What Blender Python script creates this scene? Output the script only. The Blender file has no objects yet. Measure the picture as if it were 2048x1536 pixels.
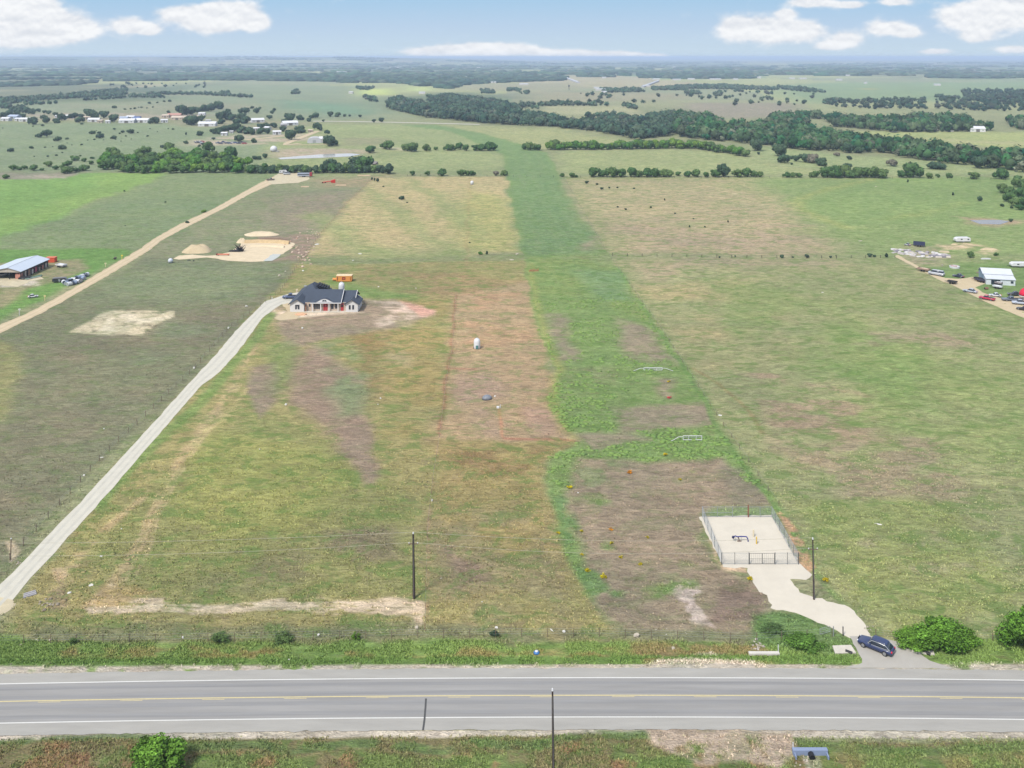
import bpy, bmesh, math, random
import numpy as np
from mathutils import Vector, Matrix
from mathutils.geometry import tessellate_polygon
R = math.radians
C = bpy.context.scene.collection
S = bpy.context.scene
rnd = random.Random(7)
rng = np.random.default_rng(11)

# ---------------------------------------------------------------- camera, world, sun, exposure
H = 82.0          # camera height above the fields
F = 1820.0        # focal length in photo pixels (2048 wide)
YH = 114.0        # photo row of the eye-level line
FH = F * H
cd = bpy.data.cameras.new('camera'); cam = bpy.data.objects.new('camera', cd); C.objects.link(cam)
cam.location = (0, 0, H); cam.rotation_euler = (R(90), 0, 0)
cd.sensor_width = 36; cd.lens = 36 * F / 2048; cd.shift_y = -(768 - YH) / 2048
cd.clip_start = 0.5; cd.clip_end = 120000
S.camera = cam
SUN_EL, SUN_AZ = R(51), R(215)      # azimuth clockwise from +Y (behind the camera, to the left)
sd = bpy.data.lights.new('sun', 'SUN'); sun = bpy.data.objects.new('sun', sd); C.objects.link(sun)
sd.energy = 2.0; sd.angle = R(11); sd.color = (1.0, 0.94, 0.84)
dv = Vector((math.sin(SUN_AZ) * math.cos(SUN_EL), math.cos(SUN_AZ) * math.cos(SUN_EL), math.sin(SUN_EL)))
sun.rotation_euler = dv.to_track_quat('Z', 'Y').to_euler()
S.view_settings.view_transform = 'Standard'; S.view_settings.look = 'None'
S.view_settings.exposure = 1.42; S.view_settings.gamma = 1.0
EXPO = S.view_settings.exposure

def build_world():
    w = bpy.data.worlds.new('World'); S.world = w; w.use_nodes = True
    nt = w.node_tree; N = nt.nodes; L = nt.links; N.clear()
    out = N.new('ShaderNodeOutputWorld'); bg = N.new('ShaderNodeBackground')
    STR = 0.12; bg.inputs[1].default_value = STR
    sky = N.new('ShaderNodeTexSky'); sky.sky_type = 'NISHITA'; sky.sun_disc = False
    sky.sun_elevation = SUN_EL; sky.sun_rotation = SUN_AZ
    sky.altitude = 400; sky.air_density = 1.0; sky.dust_density = 0.4; sky.ozone_density = 1.6
    tc = N.new('ShaderNodeTexCoord'); sep = N.new('ShaderNodeSeparateXYZ'); L.new(tc.outputs['Generated'], sep.inputs[0])
    def m(op, a, b=None, c=None):
        n = N.new('ShaderNodeMath'); n.operation = op
        for i, v in enumerate((a, b, c)):
            if v is None: continue
            if isinstance(v, (int, float)): n.inputs[i].default_value = v
            else: L.new(v, n.inputs[i])
        return n.outputs[0]
    ysafe = m('MAXIMUM', sep.outputs[1], 0.15)
    u = m('DIVIDE', sep.outputs[0], ysafe); e = m('DIVIDE', sep.outputs[2], ysafe)
    cmb = N.new('ShaderNodeCombineXYZ'); L.new(u, cmb.inputs[0]); L.new(e, cmb.inputs[1])
    # cumulus banks: direction (tan azimuth, tan elevation), half width, half height
    cl = [(50,32,120,50),(-40,50,130,62),(110,55,70,34),(160,60,60,26),(60,78,90,22),(258,52,60,24),(300,60,30,14),(30,0,90,26),
          (360,28,62,20),(420,30,72,30),(470,24,70,34),(420,50,80,22),(515,46,36,22),
          (935,100,90,18),(1010,98,100,17),(860,104,80,12),(1120,106,100,11),(1230,109,90,9),(1300,112,50,6),
          (1470,56,52,32),(1530,60,75,36),(1600,62,70,28),(1572,27,32,12),(1690,80,48,22),(1660,92,40,12),(1775,56,62,22),(1815,66,34,14),
          (1620,6,70,13),(1700,10,40,10),(1930,34,80,40),(1990,30,90,44),(2070,20,80,46),(1790,4,50,10),(1950,74,44,14),(1870,103,50,8),(2025,99,50,11)]
    tot = None
    for (x, y, rx, ry) in cl:
        cx, ce = (x - 1024) / F, (YH - y) / F
        ma = N.new('ShaderNodeVectorMath'); ma.operation = 'MULTIPLY_ADD'; L.new(cmb.outputs[0], ma.inputs[0])
        ma.inputs[1].default_value = (F / rx, F / ry, 0); ma.inputs[2].default_value = (-cx * F / rx, -ce * F / ry, 0)
        dt = N.new('ShaderNodeVectorMath'); dt.operation = 'DOT_PRODUCT'
        L.new(ma.outputs[0], dt.inputs[0]); L.new(ma.outputs[0], dt.inputs[1])
        p = m('POWER', 0.14, dt.outputs['Value'])
        tot = p if tot is None else m('ADD', tot, p)
    def noise(scale, det, rough, loc=(0, 0, 0)):
        mp = N.new('ShaderNodeMapping'); mp.inputs['Scale'].default_value = scale; mp.inputs['Location'].default_value = loc
        L.new(cmb.outputs[0], mp.inputs[0])
        n = N.new('ShaderNodeTexNoise'); n.inputs['Scale'].default_value = 1; n.inputs['Detail'].default_value = det
        n.inputs['Roughness'].default_value = rough; L.new(mp.outputs[0], n.inputs[0]); return n.outputs[0]
    n1 = noise((44, 70, 1), 7, 0.55); n1b = noise((44, 70, 1), 7, 0.55, (.05, .30, 0))
    dens = m('ADD', tot, m('MULTIPLY', m('SUBTRACT', n1, 0.5), 0.95))
    mr = N.new('ShaderNodeMapRange'); mr.interpolation_type = 'SMOOTHSTEP'; L.new(dens, mr.inputs[0])
    mr.inputs[1].default_value = 0.10; mr.inputs[2].default_value = 0.72
    # soft generic cloud overhead and behind, so light and other views stay plausible
    gn = N.new('ShaderNodeTexNoise'); gn.inputs['Scale'].default_value = 3.2; gn.inputs['Detail'].default_value = 6
    L.new(tc.outputs['Generated'], gn.inputs[0])
    gm = N.new('ShaderNodeMapRange'); gm.interpolation_type = 'SMOOTHSTEP'; L.new(gn.outputs[0], gm.inputs[0])
    gm.inputs[1].default_value = 0.34; gm.inputs[2].default_value = 0.58
    away = m('SUBTRACT', 1.0, m('MULTIPLY', m('GREATER_THAN', sep.outputs[1], 0.3), m('LESS_THAN', sep.outputs[2], 0.075)))
    mask = m('MINIMUM', m('ADD', mr.outputs[0], m('MULTIPLY', gm.outputs[0], away)), 0.96)
    # cloud tone: lit crowns and shaded grey-lilac bases painted in by offset noise
    n2 = noise((16, 44, 1), 4, 0.5, (3, 7, 0))
    tone = m('ADD', m('MULTIPLY_ADD', m('MINIMUM', dens, 1.0), 0.05, m('MULTIPLY', n2, 0.20)), m('MULTIPLY', m('SUBTRACT', n1, n1b), 0.42))
    cr = N.new('ShaderNodeValToRGB'); L.new(tone, cr.inputs[0])
    k = 1.0 / STR / 2 ** EXPO
    cr.color_ramp.elements[0].position = 0.03; cr.color_ramp.elements[0].color = (0.74 , 0.77, 0.82, 1)
    cr.color_ramp.elements[1].position = 0.20; cr.color_ramp.elements[1].color = (0.97, 0.975, 0.985, 1)
    sc = N.new('ShaderNodeVectorMath'); sc.operation = 'SCALE'; sc.inputs['Scale'].default_value = k * 1.0
    L.new(cr.outputs[0], sc.inputs[0])
    # clear-air colour of the lowest few degrees of sky, blended into the Nishita sky above
    hr = N.new('ShaderNodeValToRGB'); L.new(m('MULTIPLY', e, 8.0), hr.inputs[0])
    def hc(r, g_, b_): return tuple((v / 255 / 12.92 if v <= 10 else ((v / 255 + .055) / 1.055) ** 2.4) for v in (r, g_, b_)) + (1,)
    hr.color_ramp.elements[0].position = 0.0; hr.color_ramp.elements[0].color = hc(204, 222, 234)
    hr.color_ramp.elements[1].position = 1.0; hr.color_ramp.elements[1].color = hc(140, 184, 226)
    e1 = hr.color_ramp.elements.new(0.27); e1.color = hc(188, 211, 234)
    e2 = hr.color_ramp.elements.new(0.50); e2.color = hc(170, 205, 233)
    hs = N.new('ShaderNodeVectorMath'); hs.operation = 'SCALE'; hs.inputs['Scale'].default_value = k; L.new(hr.outputs[0], hs.inputs[0])
    up = N.new('ShaderNodeMapRange'); up.interpolation_type = 'SMOOTHSTEP'; L.new(sep.outputs[2], up.inputs[0])
    up.inputs[1].default_value = 0.08; up.inputs[2].default_value = 0.40
    tint = N.new('ShaderNodeMix'); tint.data_type = 'RGBA'; L.new(up.outputs[0], tint.inputs[0])
    L.new(hs.outputs[0], tint.inputs[6]); L.new(sky.outputs[0], tint.inputs[7])
    mx = N.new('ShaderNodeMix'); mx.data_type = 'RGBA'; L.new(mask, mx.inputs[0])
    L.new(tint.outputs[2], mx.inputs[6]); L.new(sc.outputs[0], mx.inputs[7])
    L.new(mx.outputs[2], bg.inputs[0]); L.new(bg.outputs[0], out.inputs[0])
build_world()

# ---------------------------------------------------------------- helpers
K = 0.58
def lin(c): c /= 255.0; return c / 12.92 if c <= 0.04045 else ((c + 0.055) / 1.055) ** 2.4
def alb(r, g, b, k=None):
    k = K if k is None else k
    return (lin(r) * k, lin(g) * k, lin(b) * k)
def g(x, y):                      # where a photo pixel's ray meets the ground plane
    v = y - YH; return ((x - 1024) * H / v, FH / v)
def mpp(y): return H / (y - YH)   # metres per photo pixel for things standing at that row
def tag(o, label=None, cat=None, group=None, kind=None):
    if label: o['label'] = label
    if cat: o['category'] = cat
    if group: o['group'] = group
    if kind: o['kind'] = kind
    return o
def empty(name, loc, rz=0.0, label=None, cat=None, group=None):
    o = bpy.data.objects.new(name, None); C.objects.link(o); o.location = loc; o.rotation_euler = (0, 0, rz)
    o.empty_display_size = 0.3
    return tag(o, label, cat, group)
def link(name, me, mat=None, parent=None, loc=(0, 0, 0), rz=0.0):
    o = bpy.data.objects.new(name, me); C.objects.link(o)
    if mat is not None and not me.materials: me.materials.append(mat)
    o.location = loc; o.rotation_euler = (0, 0, rz)
    if parent: o.parent = parent
    return o
def copy_tree(o, parent=None):
    c = o.copy(); C.objects.link(c); c.parent = parent
    for ch in o.children: copy_tree(ch, c)
    return c
MATS = {}
def mat(name, col, rough=0.8, var=0.12, scale=1.0, metal=0.0, bump=0.0, spec=0.3, rand=0.0, stretch=None, coat=0.0):
    if name in MATS: return MATS[name]
    m = bpy.data.materials.new(name); m.use_nodes = True; nt = m.node_tree; N = nt.nodes; L = nt.links
    b = N['Principled BSDF']; b.inputs['Roughness'].default_value = rough; b.inputs['Metallic'].default_value = metal
    b.inputs['Specular IOR Level'].default_value = spec; b.inputs['Coat Weight'].default_value = coat
    tc = N.new('ShaderNodeTexCoord'); mp = N.new('ShaderNodeMapping'); L.new(tc.outputs['Object'], mp.inputs[0])
    if stretch: mp.inputs['Scale'].default_value = stretch
    n = N.new('ShaderNodeTexNoise'); n.inputs['Scale'].default_value = scale; n.inputs['Detail'].default_value = 5
    n.inputs['Roughness'].default_value = 0.65; L.new(mp.outputs[0], n.inputs[0])
    mr = N.new('ShaderNodeMapRange'); L.new(n.outputs[0], mr.inputs[0]); mr.inputs[1].default_value = 0.3; mr.inputs[2].default_value = 0.7
    mr.inputs[3].default_value = 1 - var; mr.inputs[4].default_value = 1 + var
    val = mr.outputs[0]
    if rand:
        oi = N.new('ShaderNodeObjectInfo'); r2 = N.new('ShaderNodeMapRange'); L.new(oi.outputs['Random'], r2.inputs[0])
        r2.inputs[3].default_value = 1 - rand; r2.inputs[4].default_value = 1 + rand
        mm = N.new('ShaderNodeMath'); mm.operation = 'MULTIPLY'; L.new(val, mm.inputs[0]); L.new(r2.outputs[0], mm.inputs[1]); val = mm.outputs[0]
    sc = N.new('ShaderNodeVectorMath'); sc.operation = 'SCALE'; sc.inputs[0].default_value = col[:3]; L.new(val, sc.inputs['Scale'])
    L.new(sc.outputs[0], b.inputs['Base Color'])
    if bump:
        bp = N.new('ShaderNodeBump'); bp.inputs['Strength'].default_value = bump; bp.inputs['Distance'].default_value = 0.1
        L.new(n.outputs[0], bp.inputs['Height']); L.new(bp.outputs[0], b.inputs['Normal'])
    MATS[name] = m; return m
def mat_vcol(name, attr='tone', rough=0.9, leaf=False):
    m = bpy.data.materials.new(name); m.use_nodes = True; nt = m.node_tree; N = nt.nodes; L = nt.links
    b = N['Principled BSDF']; b.inputs['Roughness'].default_value = rough; b.inputs['Specular IOR Level'].default_value = 0.15
    a = N.new('ShaderNodeAttribute'); a.attribute_name = attr; L.new(a.outputs['Color'], b.inputs['Base Color'])
    return m

def np_mesh(name, V, faces, n):       # V (N,3), faces (M,n)
    me = bpy.data.meshes.new(name); V = np.asarray(V, dtype=np.float32); faces = np.asarray(faces, dtype=np.int32)
    me.vertices.add(len(V)); me.vertices.foreach_set('co', V.ravel())
    me.loops.add(faces.size); me.loops.foreach_set('vertex_index', faces.ravel())
    me.polygons.add(len(faces)); me.polygons.foreach_set('loop_start', np.arange(0, faces.size, n, dtype=np.int32))
    me.polygons.foreach_set('loop_total', np.full(len(faces), n, dtype=np.int32))
    me.update(); me.validate(); return me
def set_col(me, cols, attr='tone'):
    a = me.attributes.new(attr, 'FLOAT_COLOR', 'POINT')
    c = np.ones((len(cols), 4), dtype=np.float32); c[:, :3] = cols; a.data.foreach_set('color', c.ravel())

class MB:
    """collects simple solids into one mesh"""
    def __init__(s): s.v = []; s.f = []
    def add(s, vs, fs, M=None):
        o = len(s.v)
        for p in vs: s.v.append(tuple(M @ Vector(p)) if M is not None else tuple(p))
        for f in fs: s.f.append([i + o for i in f])
        return s
    def box(s, a, b, M=None, tx=0.0, ty=0.0):   # tx, ty: taper of the top, in metres each side
        x0, y0, z0 = a; x1, y1, z1 = b
        return s.add([(x0,y0,z0),(x1,y0,z0),(x1,y1,z0),(x0,y1,z0),(x0+tx,y0+ty,z1),(x1-tx,y0+ty,z1),(x1-tx,y1-ty,z1),(x0+tx,y1-ty,z1)],
                     [(3,2,1,0),(4,5,6,7),(0,1,5,4),(1,2,6,5),(2,3,7,6),(3,0,4,7)], M)
    def tube(s, p, q, r0, r1=None, n=8, caps=True):
        r1 = r0 if r1 is None else r1; p = Vector(p); q = Vector(q); d = (q - p).normalized()
        a = d.orthogonal().normalized(); b = d.cross(a); vs = []
        for c, r in ((p, r0), (q, r1)):
            for i in range(n):
                t = 2 * math.pi * i / n; vs.append(c + (a * math.cos(t) + b * math.sin(t)) * r)
        fs = [(i, (i + 1) % n, n + (i + 1) % n, n + i) for i in range(n)]
        if caps: fs += [tuple(range(n - 1, -1, -1)), tuple(range(n, 2 * n))]
        return s.add(vs, fs)
    def path(s, pts, r, n=6):
        for a, b in zip(pts, pts[1:]): s.tube(a, b, r, n=n)
        return s
    def lathe(s, prof, n=16, M=None, cap=True):   # prof [(r,z)...]
        vs = [(r * math.cos(2*math.pi*i/n), r * math.sin(2*math.pi*i/n), z) for r, z in prof for i in range(n)]
        fs = []
        for k in range(len(prof) - 1):
            for i in range(n): fs.append((k*n+i, k*n+(i+1)%n, (k+1)*n+(i+1)%n, (k+1)*n+i))
        if cap: fs.append(tuple(range(n-1,-1,-1))); fs.append(tuple(range((len(prof)-1)*n, len(prof)*n)))
        return s.add(vs, fs, M)
    def prism(s, prof, a, b, axis='y', M=None):   # prof 2D polygon extruded from a to b along axis
        n = len(prof)
        def P(u, w, t): return (u, t, w) if axis == 'y' else (t, u, w)
        vs = [P(u, w, a) for u, w in prof] + [P(u, w, b) for u, w in prof]
        fs = [(i, (i+1) % n, n+(i+1) % n, n+i) for i in range(n)] + [tuple(range(n-1,-1,-1)), tuple(range(n, 2*n))]
        return s.add(vs, fs, M)
    def ball(s, c, r, sub=1, j=0.0, sq=(1,1,1), seed=0):
        bm = bmesh.new(); bmesh.ops.create_icosphere(bm, subdivisions=sub, radius=1)
        rr = random.Random(seed)
        vs = []
        for v in bm.verts:
            k = r * (1 + rr.uniform(-j, j)); vs.append((c[0]+v.co.x*k*sq[0], c[1]+v.co.y*k*sq[1], c[2]+v.co.z*k*sq[2]))
        fs = [tuple(v.index for v in f.verts) for f in bm.faces]; bm.free(); return s.add(vs, fs)
    def mesh(s, name, smooth=False, fix=True):
        me = bpy.data.meshes.new(name); me.from_pydata(s.v, [], s.f)
        if fix:
            bm = bmesh.new(); bm.from_mesh(me); bmesh.ops.recalc_face_normals(bm, faces=bm.faces); bm.to_mesh(me); bm.free()
        if smooth: me.shade_smooth()
        return me
    def build(s, name, m, parent=None, loc=(0,0,0), rz=0.0, smooth=False, bevel=0.0):
        o = link(name, s.mesh(name, smooth), m, parent, loc, rz)
        if bevel:
            b = o.modifiers.new('bevel', 'BEVEL'); b.width = bevel; b.segments = 2; b.limit_method = 'ANGLE'; b.angle_limit = R(35)
        return o

def ragged(pts, j, step, seed=0, closed=True):
    rr = random.Random(seed); out = []; n = len(pts)
    for i in range(n if closed else n - 1):
        a = Vector(pts[i]); b = Vector(pts[(i + 1) % n]); L_ = (b - a).length; k = max(1, int(L_ / step))
        nrm = Vector((-(b - a).y, (b - a).x)).normalized() if L_ > 0 else Vector((0, 0))
        for q in range(k):
            p = a.lerp(b, q / k) + nrm * rr.gauss(0, j) * (0.3 if q == 0 else 1); out.append((p.x, p.y))
    if not closed: out.append(tuple(pts[-1]))
    return out
def sheet(name, pts, z, m, j=0.0, step=1.0, seed=0, px=True, thick=0.06, kind='structure'):
    P = [g(*p) for p in pts] if px else pts
    P = ragged(P, j, step, seed)
    tri = tessellate_polygon([[Vector((x, y, 0)) for x, y in P]])
    n = len(P); vs = [(x, y, z) for x, y in P] + [(x, y, z - thick) for x, y in P]
    fs = [tuple(t) for t in tri] + [(i, (i + 1) % n, n + (i + 1) % n, n + i) for i in range(n)]
    me = bpy.data.meshes.new(name); me.from_pydata(vs, [], fs)
    bm = bmesh.new(); bm.from_mesh(me); bmesh.ops.recalc_face_normals(bm, faces=bm.faces)
    if sum(f.normal.z for f in bm.faces if abs(f.normal.z) > .9) < 0: bmesh.ops.reverse_faces(bm, faces=bm.faces)
    bm.to_mesh(me); bm.free()
    return tag(link(name, me, m), kind=kind)
def strip(name, left, right, z, m, jit=0.0, seed=0):    # road-like sheet between two polylines in metres
    rr = random.Random(seed); vs = []; fs = []
    for (a, b) in zip(left, right):
        vs += [(a[0] + rr.gauss(0, jit), a[1] + rr.gauss(0, jit), z), (b[0] + rr.gauss(0, jit), b[1] + rr.gauss(0, jit), z)]
    for i in range(len(left) - 1): fs.append((2*i, 2*i+1, 2*i+3, 2*i+2))
    me = bpy.data.meshes.new(name); me.from_pydata(vs, [], fs)
    bm = bmesh.new(); bm.from_mesh(me)
    bmesh.ops.recalc_face_normals(bm, faces=bm.faces)
    if sum(f.normal.z for f in bm.faces) < 0: bmesh.ops.reverse_faces(bm, faces=bm.faces)
    bm.to_mesh(me); bm.free()
    return tag(link(name, me, m), kind='structure')
def resample(pts, step):
    out = []
    for a, b in zip(pts, pts[1:]):
        k = max(1, int(math.dist(a, b) / step))
        for q in range(k): out.append((a[0] + (b[0]-a[0]) * q / k, a[1] + (b[1]-a[1]) * q / k))
    out.append(pts[-1]); return out
# ---------------------------------------------------------------- the ground: one sheet to the horizon, its soil and grass colours mapped in metres
def _hash(ix, iy, s):
    h = (ix.astype(np.int64) * 374761393 + iy.astype(np.int64) * 668265263 + s * 974634777) & 0xFFFFFFFF
    h = ((h ^ (h >> 13)) * 1274126177) & 0xFFFFFFFF
    return ((h ^ (h >> 16)) & 0xFFFF) / 65535.0
def vnoise(x, y, s):
    ix = np.floor(x); iy = np.floor(y); fx = x - ix; fy = y - iy
    fx = fx*fx*(3-2*fx); fy = fy*fy*(3-2*fy)
    a = _hash(ix, iy, s); b = _hash(ix+1, iy, s); c = _hash(ix, iy+1, s); d = _hash(ix+1, iy+1, s)
    return (a*(1-fx)+b*fx)*(1-fy) + (c*(1-fx)+d*fx)*fy
def fbm(x, y, sc, s=0, o=4):
    t = 0; a = 0.5; n = 0
    for k in range(o):
        t = t + a * vnoise(x/sc*2**k, y/sc*2**k, s+k*17); n += a; a *= 0.55
    return t / n
def sstep(a, b, x):
    t = np.clip((x - a) / (b - a), 0, 1); return t*t*(3-2*t)

vrow = np.concatenate([np.linspace(3.7, 12, 12)[:-1], np.arange(12, 1900, 2.6), [1900]])
Yr = np.concatenate([FH / vrow, [60, 20, -60, -400]])
tin = np.linspace(-0.62, 0.62, 640); tout = np.linspace(0.64, 1.1, 26)
tc_ = np.concatenate([-tout[::-1], tin, tout])
nr = len(Yr); YY = np.maximum(Yr, 78.0)
Xin = YY[:, None] * tc_[None, :]
ext = np.array([60, 250, 900, 4000.0])
Xg = np.concatenate([Xin[:, :1] - ext[::-1][None, :], Xin, Xin[:, -1:] + ext[None, :]], axis=1)
Yg = np.repeat(Yr[:, None], Xg.shape[1], axis=1)
nc = Xg.shape[1]; GX = Xg.ravel(); GY = Yg.ravel()
def ground_z(x, y):
    t = x / np.maximum(y, 1)
    ridge = np.interp(t, [-0.9, -0.56, -0.33, -0.18, -0.05, 0.02, 0.9], [91, 90, 87, 80, 40, 14, 8])
    ridge = ridge + 3 * (fbm(x, y * 0, 2600, 5, 3) - 0.5)
    return ridge * sstep(7500, 12500, y)
GZ = ground_z(GX, GY)
idx = np.arange(nr * nc).reshape(nr, nc)
quads = np.stack([idx[:-1, :-1], idx[1:, :-1], idx[1:, 1:], idx[:-1, 1:]], axis=-1).reshape(-1, 4)
gme = np_mesh('ground', np.stack([GX, GY, GZ], 1), quads, 4)
COL = np.zeros((nr*nc, 3)); TUF = np.full(nr*nc, 0.35)
base = np.array(alb(147, 152, 113)); COL[:] = base
wx_ = fbm(GX, GY, 18, 3, 4) - 0.5; wy_ = fbm(GX, GY, 18, 9, 4) - 0.5
def sdist(P, x, y):
    d = np.full(x.shape, 1e18); ins = np.zeros(x.shape, bool); n = len(P)
    for i in range(n):
        ax, ay = P[i]; bx, by = P[(i+1) % n]; ex, ey = bx-ax, by-ay; wx, wy = x-ax, y-ay
        t = np.clip((wx*ex+wy*ey)/(ex*ex+ey*ey+1e-12), 0, 1)
        d = np.minimum(d, (wx-ex*t)**2+(wy-ey*t)**2)
        c = ((ay <= y) & (by > y)) | ((by <= y) & (ay > y))
        with np.errstate(divide='ignore', invalid='ignore'): xi = ax + (y-ay)/(by-ay if by != ay else 1e-9)*ex
        ins ^= (c & (x < xi))
    return np.where(ins, np.sqrt(d), -np.sqrt(d))
def paint(pts, col, soft=1.5, op=1.0, warp=1.0, nz=None, tuft=None, seed=0, px=True):
    """pts: outline; col display colour; soft: edge width (m at 150 m, grows with distance); nz=(size m, lo, hi): patchy"""
    P = [g(*p) for p in pts] if px else pts
    ys = [p[1] for p in P]; xs = [p[0] for p in P]; far = max(1.0, sum(ys)/len(ys)/170.0)
    s = soft * far; w = warp * 3.0 * min(far, 6); pad = s + w + 2
    i = np.where((GX > min(xs)-pad) & (GX < max(xs)+pad) & (GY > min(ys)-pad) & (GY < max(ys)+pad))[0]
    if len(i) == 0: return
    x, y = GX[i], GY[i]
    d = sdist(P, x + wx_[i]*2*w, y + wy_[i]*2*w)
    a = sstep(-s, s, d) * op
    if nz:
        q = fbm(x, y*(nz[3] if len(nz) > 3 else 1.0), nz[0], seed+31, 4); a = a * sstep(nz[1], nz[2], q)
    COL[i] = COL[i]*(1-a[:, None]) + np.array(alb(*col))*a[:, None]
    if tuft is not None: TUF[i] = TUF[i]*(1-a) + tuft*a
def pline(pts, w, col, soft=0.4, op=1.0, nz=None, warp=0.3, seed=0, tuft=None):
    """a worn line of width w metres along photo points"""
    P = [g(*p) for p in pts]; L_, R_ = [], []
    for k, p in enumerate(P):
        a = P[max(0, k-1)]; b = P[min(len(P)-1, k+1)]; d = (b[0]-a[0], b[1]-a[1]); l = math.hypot(*d) or 1
        nx, ny = -d[1]/l*w/2, d[0]/l*w/2; L_.append((p[0]+nx, p[1]+ny)); R_.append((p[0]-nx, p[1]-ny))
    paint(L_ + R_[::-1], col, soft, op, warp, nz, tuft, seed, px=False)

# -- far country: parcels of pasture, ploughed land and dark scrub
far_i = np.where(GY > 1100)[0]; fx, fy = GX[far_i], GY[far_i]
cs = 520.0; wxf = fx + 260*(fbm(fx, fy, 700, 41, 3)-.5); wyf = fy*0.8 + 500*(fbm(fx, fy, 900, 47, 3)-.5)
q = _hash(np.floor(wxf/cs), np.floor(wyf/cs/1.3), 5); dark = fbm(fx, fy*0.55, 900, 77, 5)
pal = np.array([alb(140,156,118), alb(156,160,124), alb(176,168,136), alb(132,156,116), alb(168,174,124), alb(148,156,126)])
c = pal[(q*5.999).astype(int)]
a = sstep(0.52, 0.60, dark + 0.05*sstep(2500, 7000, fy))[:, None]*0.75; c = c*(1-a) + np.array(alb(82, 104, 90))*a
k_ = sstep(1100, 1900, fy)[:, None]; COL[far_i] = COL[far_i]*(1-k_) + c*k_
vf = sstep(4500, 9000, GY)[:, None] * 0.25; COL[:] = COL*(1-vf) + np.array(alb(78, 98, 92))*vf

W, E = -900, 3000
# pasture beyond the far tree line
paint([(W,246),(560,246),(700,300),(500,348),(W,350)], (136,153,118), 6)
paint([(W,205),(300,205),(700,215),(760,235),(W,238)], (140,154,124), 8)
paint([(380,170),(720,172),(780,235),(640,240),(300,215)], (138,152,124), 8)
paint([(160,182),(560,196),(560,240),(60,232)], (150,152,126), 8, nz=(300,.4,.6))
paint([(560,200),(700,208),(760,224),(680,232),(570,215)], (118,152,124), 6)
paint([(720,178),(776,178),(782,190),(724,190)], (196,212,118), 3, warp=.5)
paint([(815,173),(866,173),(860,181),(815,183)], (190,205,128), 3, warp=.5)
paint([(640,248),(860,250),(1010,290),(1006,350),(500,348),(560,262)], (154,166,114), 3)
paint([(870,250),(1010,252),(1120,258),(1260,282),(1290,292),(1100,300),(1040,292)], (163,168,116), 3)
paint([(1085,212),(1262,211),(1282,228),(1240,234),(1090,226)], (167,167,128), 2, warp=.4)
paint([(1120,302),(1340,298),(1470,305),(1560,330),(1700,350),(1120,352)], (160,170,116), 3)
paint([(1480,290),(1700,310),(1900,325),(2200,350),(1700,350),(1520,320)], (154,168,116), 3)
paint([(1360,206),(1590,206),(1600,232),(1480,238),(1380,228)], (152,144,128), 4)
paint([(1540,172),(1640,165),(E,162),(E,190),(1620,206),(1560,190)], (134,158,118), 5)
paint([(1725,177),(1750,177),(1752,180),(1726,180)], (196,176,96), 2, warp=.3, op=.6)
paint([(1060,182),(1320,186),(1400,192),(1360,200),(1060,205)], (158,154,126), 6)
paint([(900,168),(1130,166),(1200,176),(1100,182),(900,180)], (158,156,128), 6)
paint([(1600,262),(2100,264),(E,275),(E,300),(2060,300),(1880,285),(1740,272)], (166,176,112), 3)
paint([(1760,275),(2060,284),(2060,290),(1850,280)], (188,184,134), 3, op=.8)
paint([(990,345),(W,345),(W,349)], (120,135,100), 4)
paint([(0,346),(300,346),(120,364),(W,380),(W,350)], (150,146,128), 3)
pline([(60,352),(150,356),(250,346)], 9, (182,170,156), 3)
# village yards, farm pads
for c_, col in (([(380,282),(480,270),(620,268),(650,276),(560,286),(420,292),(378,290)], (196,180,158)),
                ([(0,230),(120,226),(300,226),(440,230),(300,240),(0,240)], (168,158,140)),
                ([(545,300),(600,296),(730,300),(745,304),(700,312),(550,316)], (186,170,148)),
                ([(330,238),(480,238),(620,245),(600,262),(480,266),(340,250)], (152,150,122))):
    paint(c_, col, 3, warp=.6, nz=(30,.25,.5))
pline([(760,294),(820,300)], 5, (205,190,165), 3)
paint([(30 + 650, 276),(690+80,274),(775,290),(682,292)], (148,140,118), 3, op=.6)

# far-left fields
paint([(W,364),(120,358),(180,346),(350,346),(180,405),(100,455),(0,500),(W,600)], (128,170,86), 1.0, nz=(60,.10,.35), tuft=.25)
paint([(200,345),(350,345),(150,420),(0,470),(0,440),(170,385)], (142,172,88), 2, op=.6)
paint([(345,345),(585,345),(300,498),(0,500),(0,478),(130,432)], (132,150,106), 1.5)
paint([(250,400),(470,400),(330,470),(60,490),(120,445)], (120,142,106), 5, op=.6, nz=(50,.35,.6))
paint([(W,496),(275,498),(-40,662),(W,900)], (112,156,76), 1.2, tuft=.4)
paint([(W,560),(150,522),(165,540),(60,580),(0,615),(W,680)], (160,146,118), 1.2, op=.8)
paint([(0,560),(60,556),(80,570),(0,575)], (214,204,190), .8, warp=.3)
paint([(300,500),(330,480),(540,366),(745,352),(640,470),(580,524),(400,530),(290,520)], (140,146,112), 1.5)
paint([(560,395),(720,380),(660,460),(560,470),(520,440)], (154,142,122), 5, nz=(60,.3,.6), op=.8)
paint([(620,362),(770,350),(740,372),(650,375)], (180,150,118), 3, op=.5)
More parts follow.
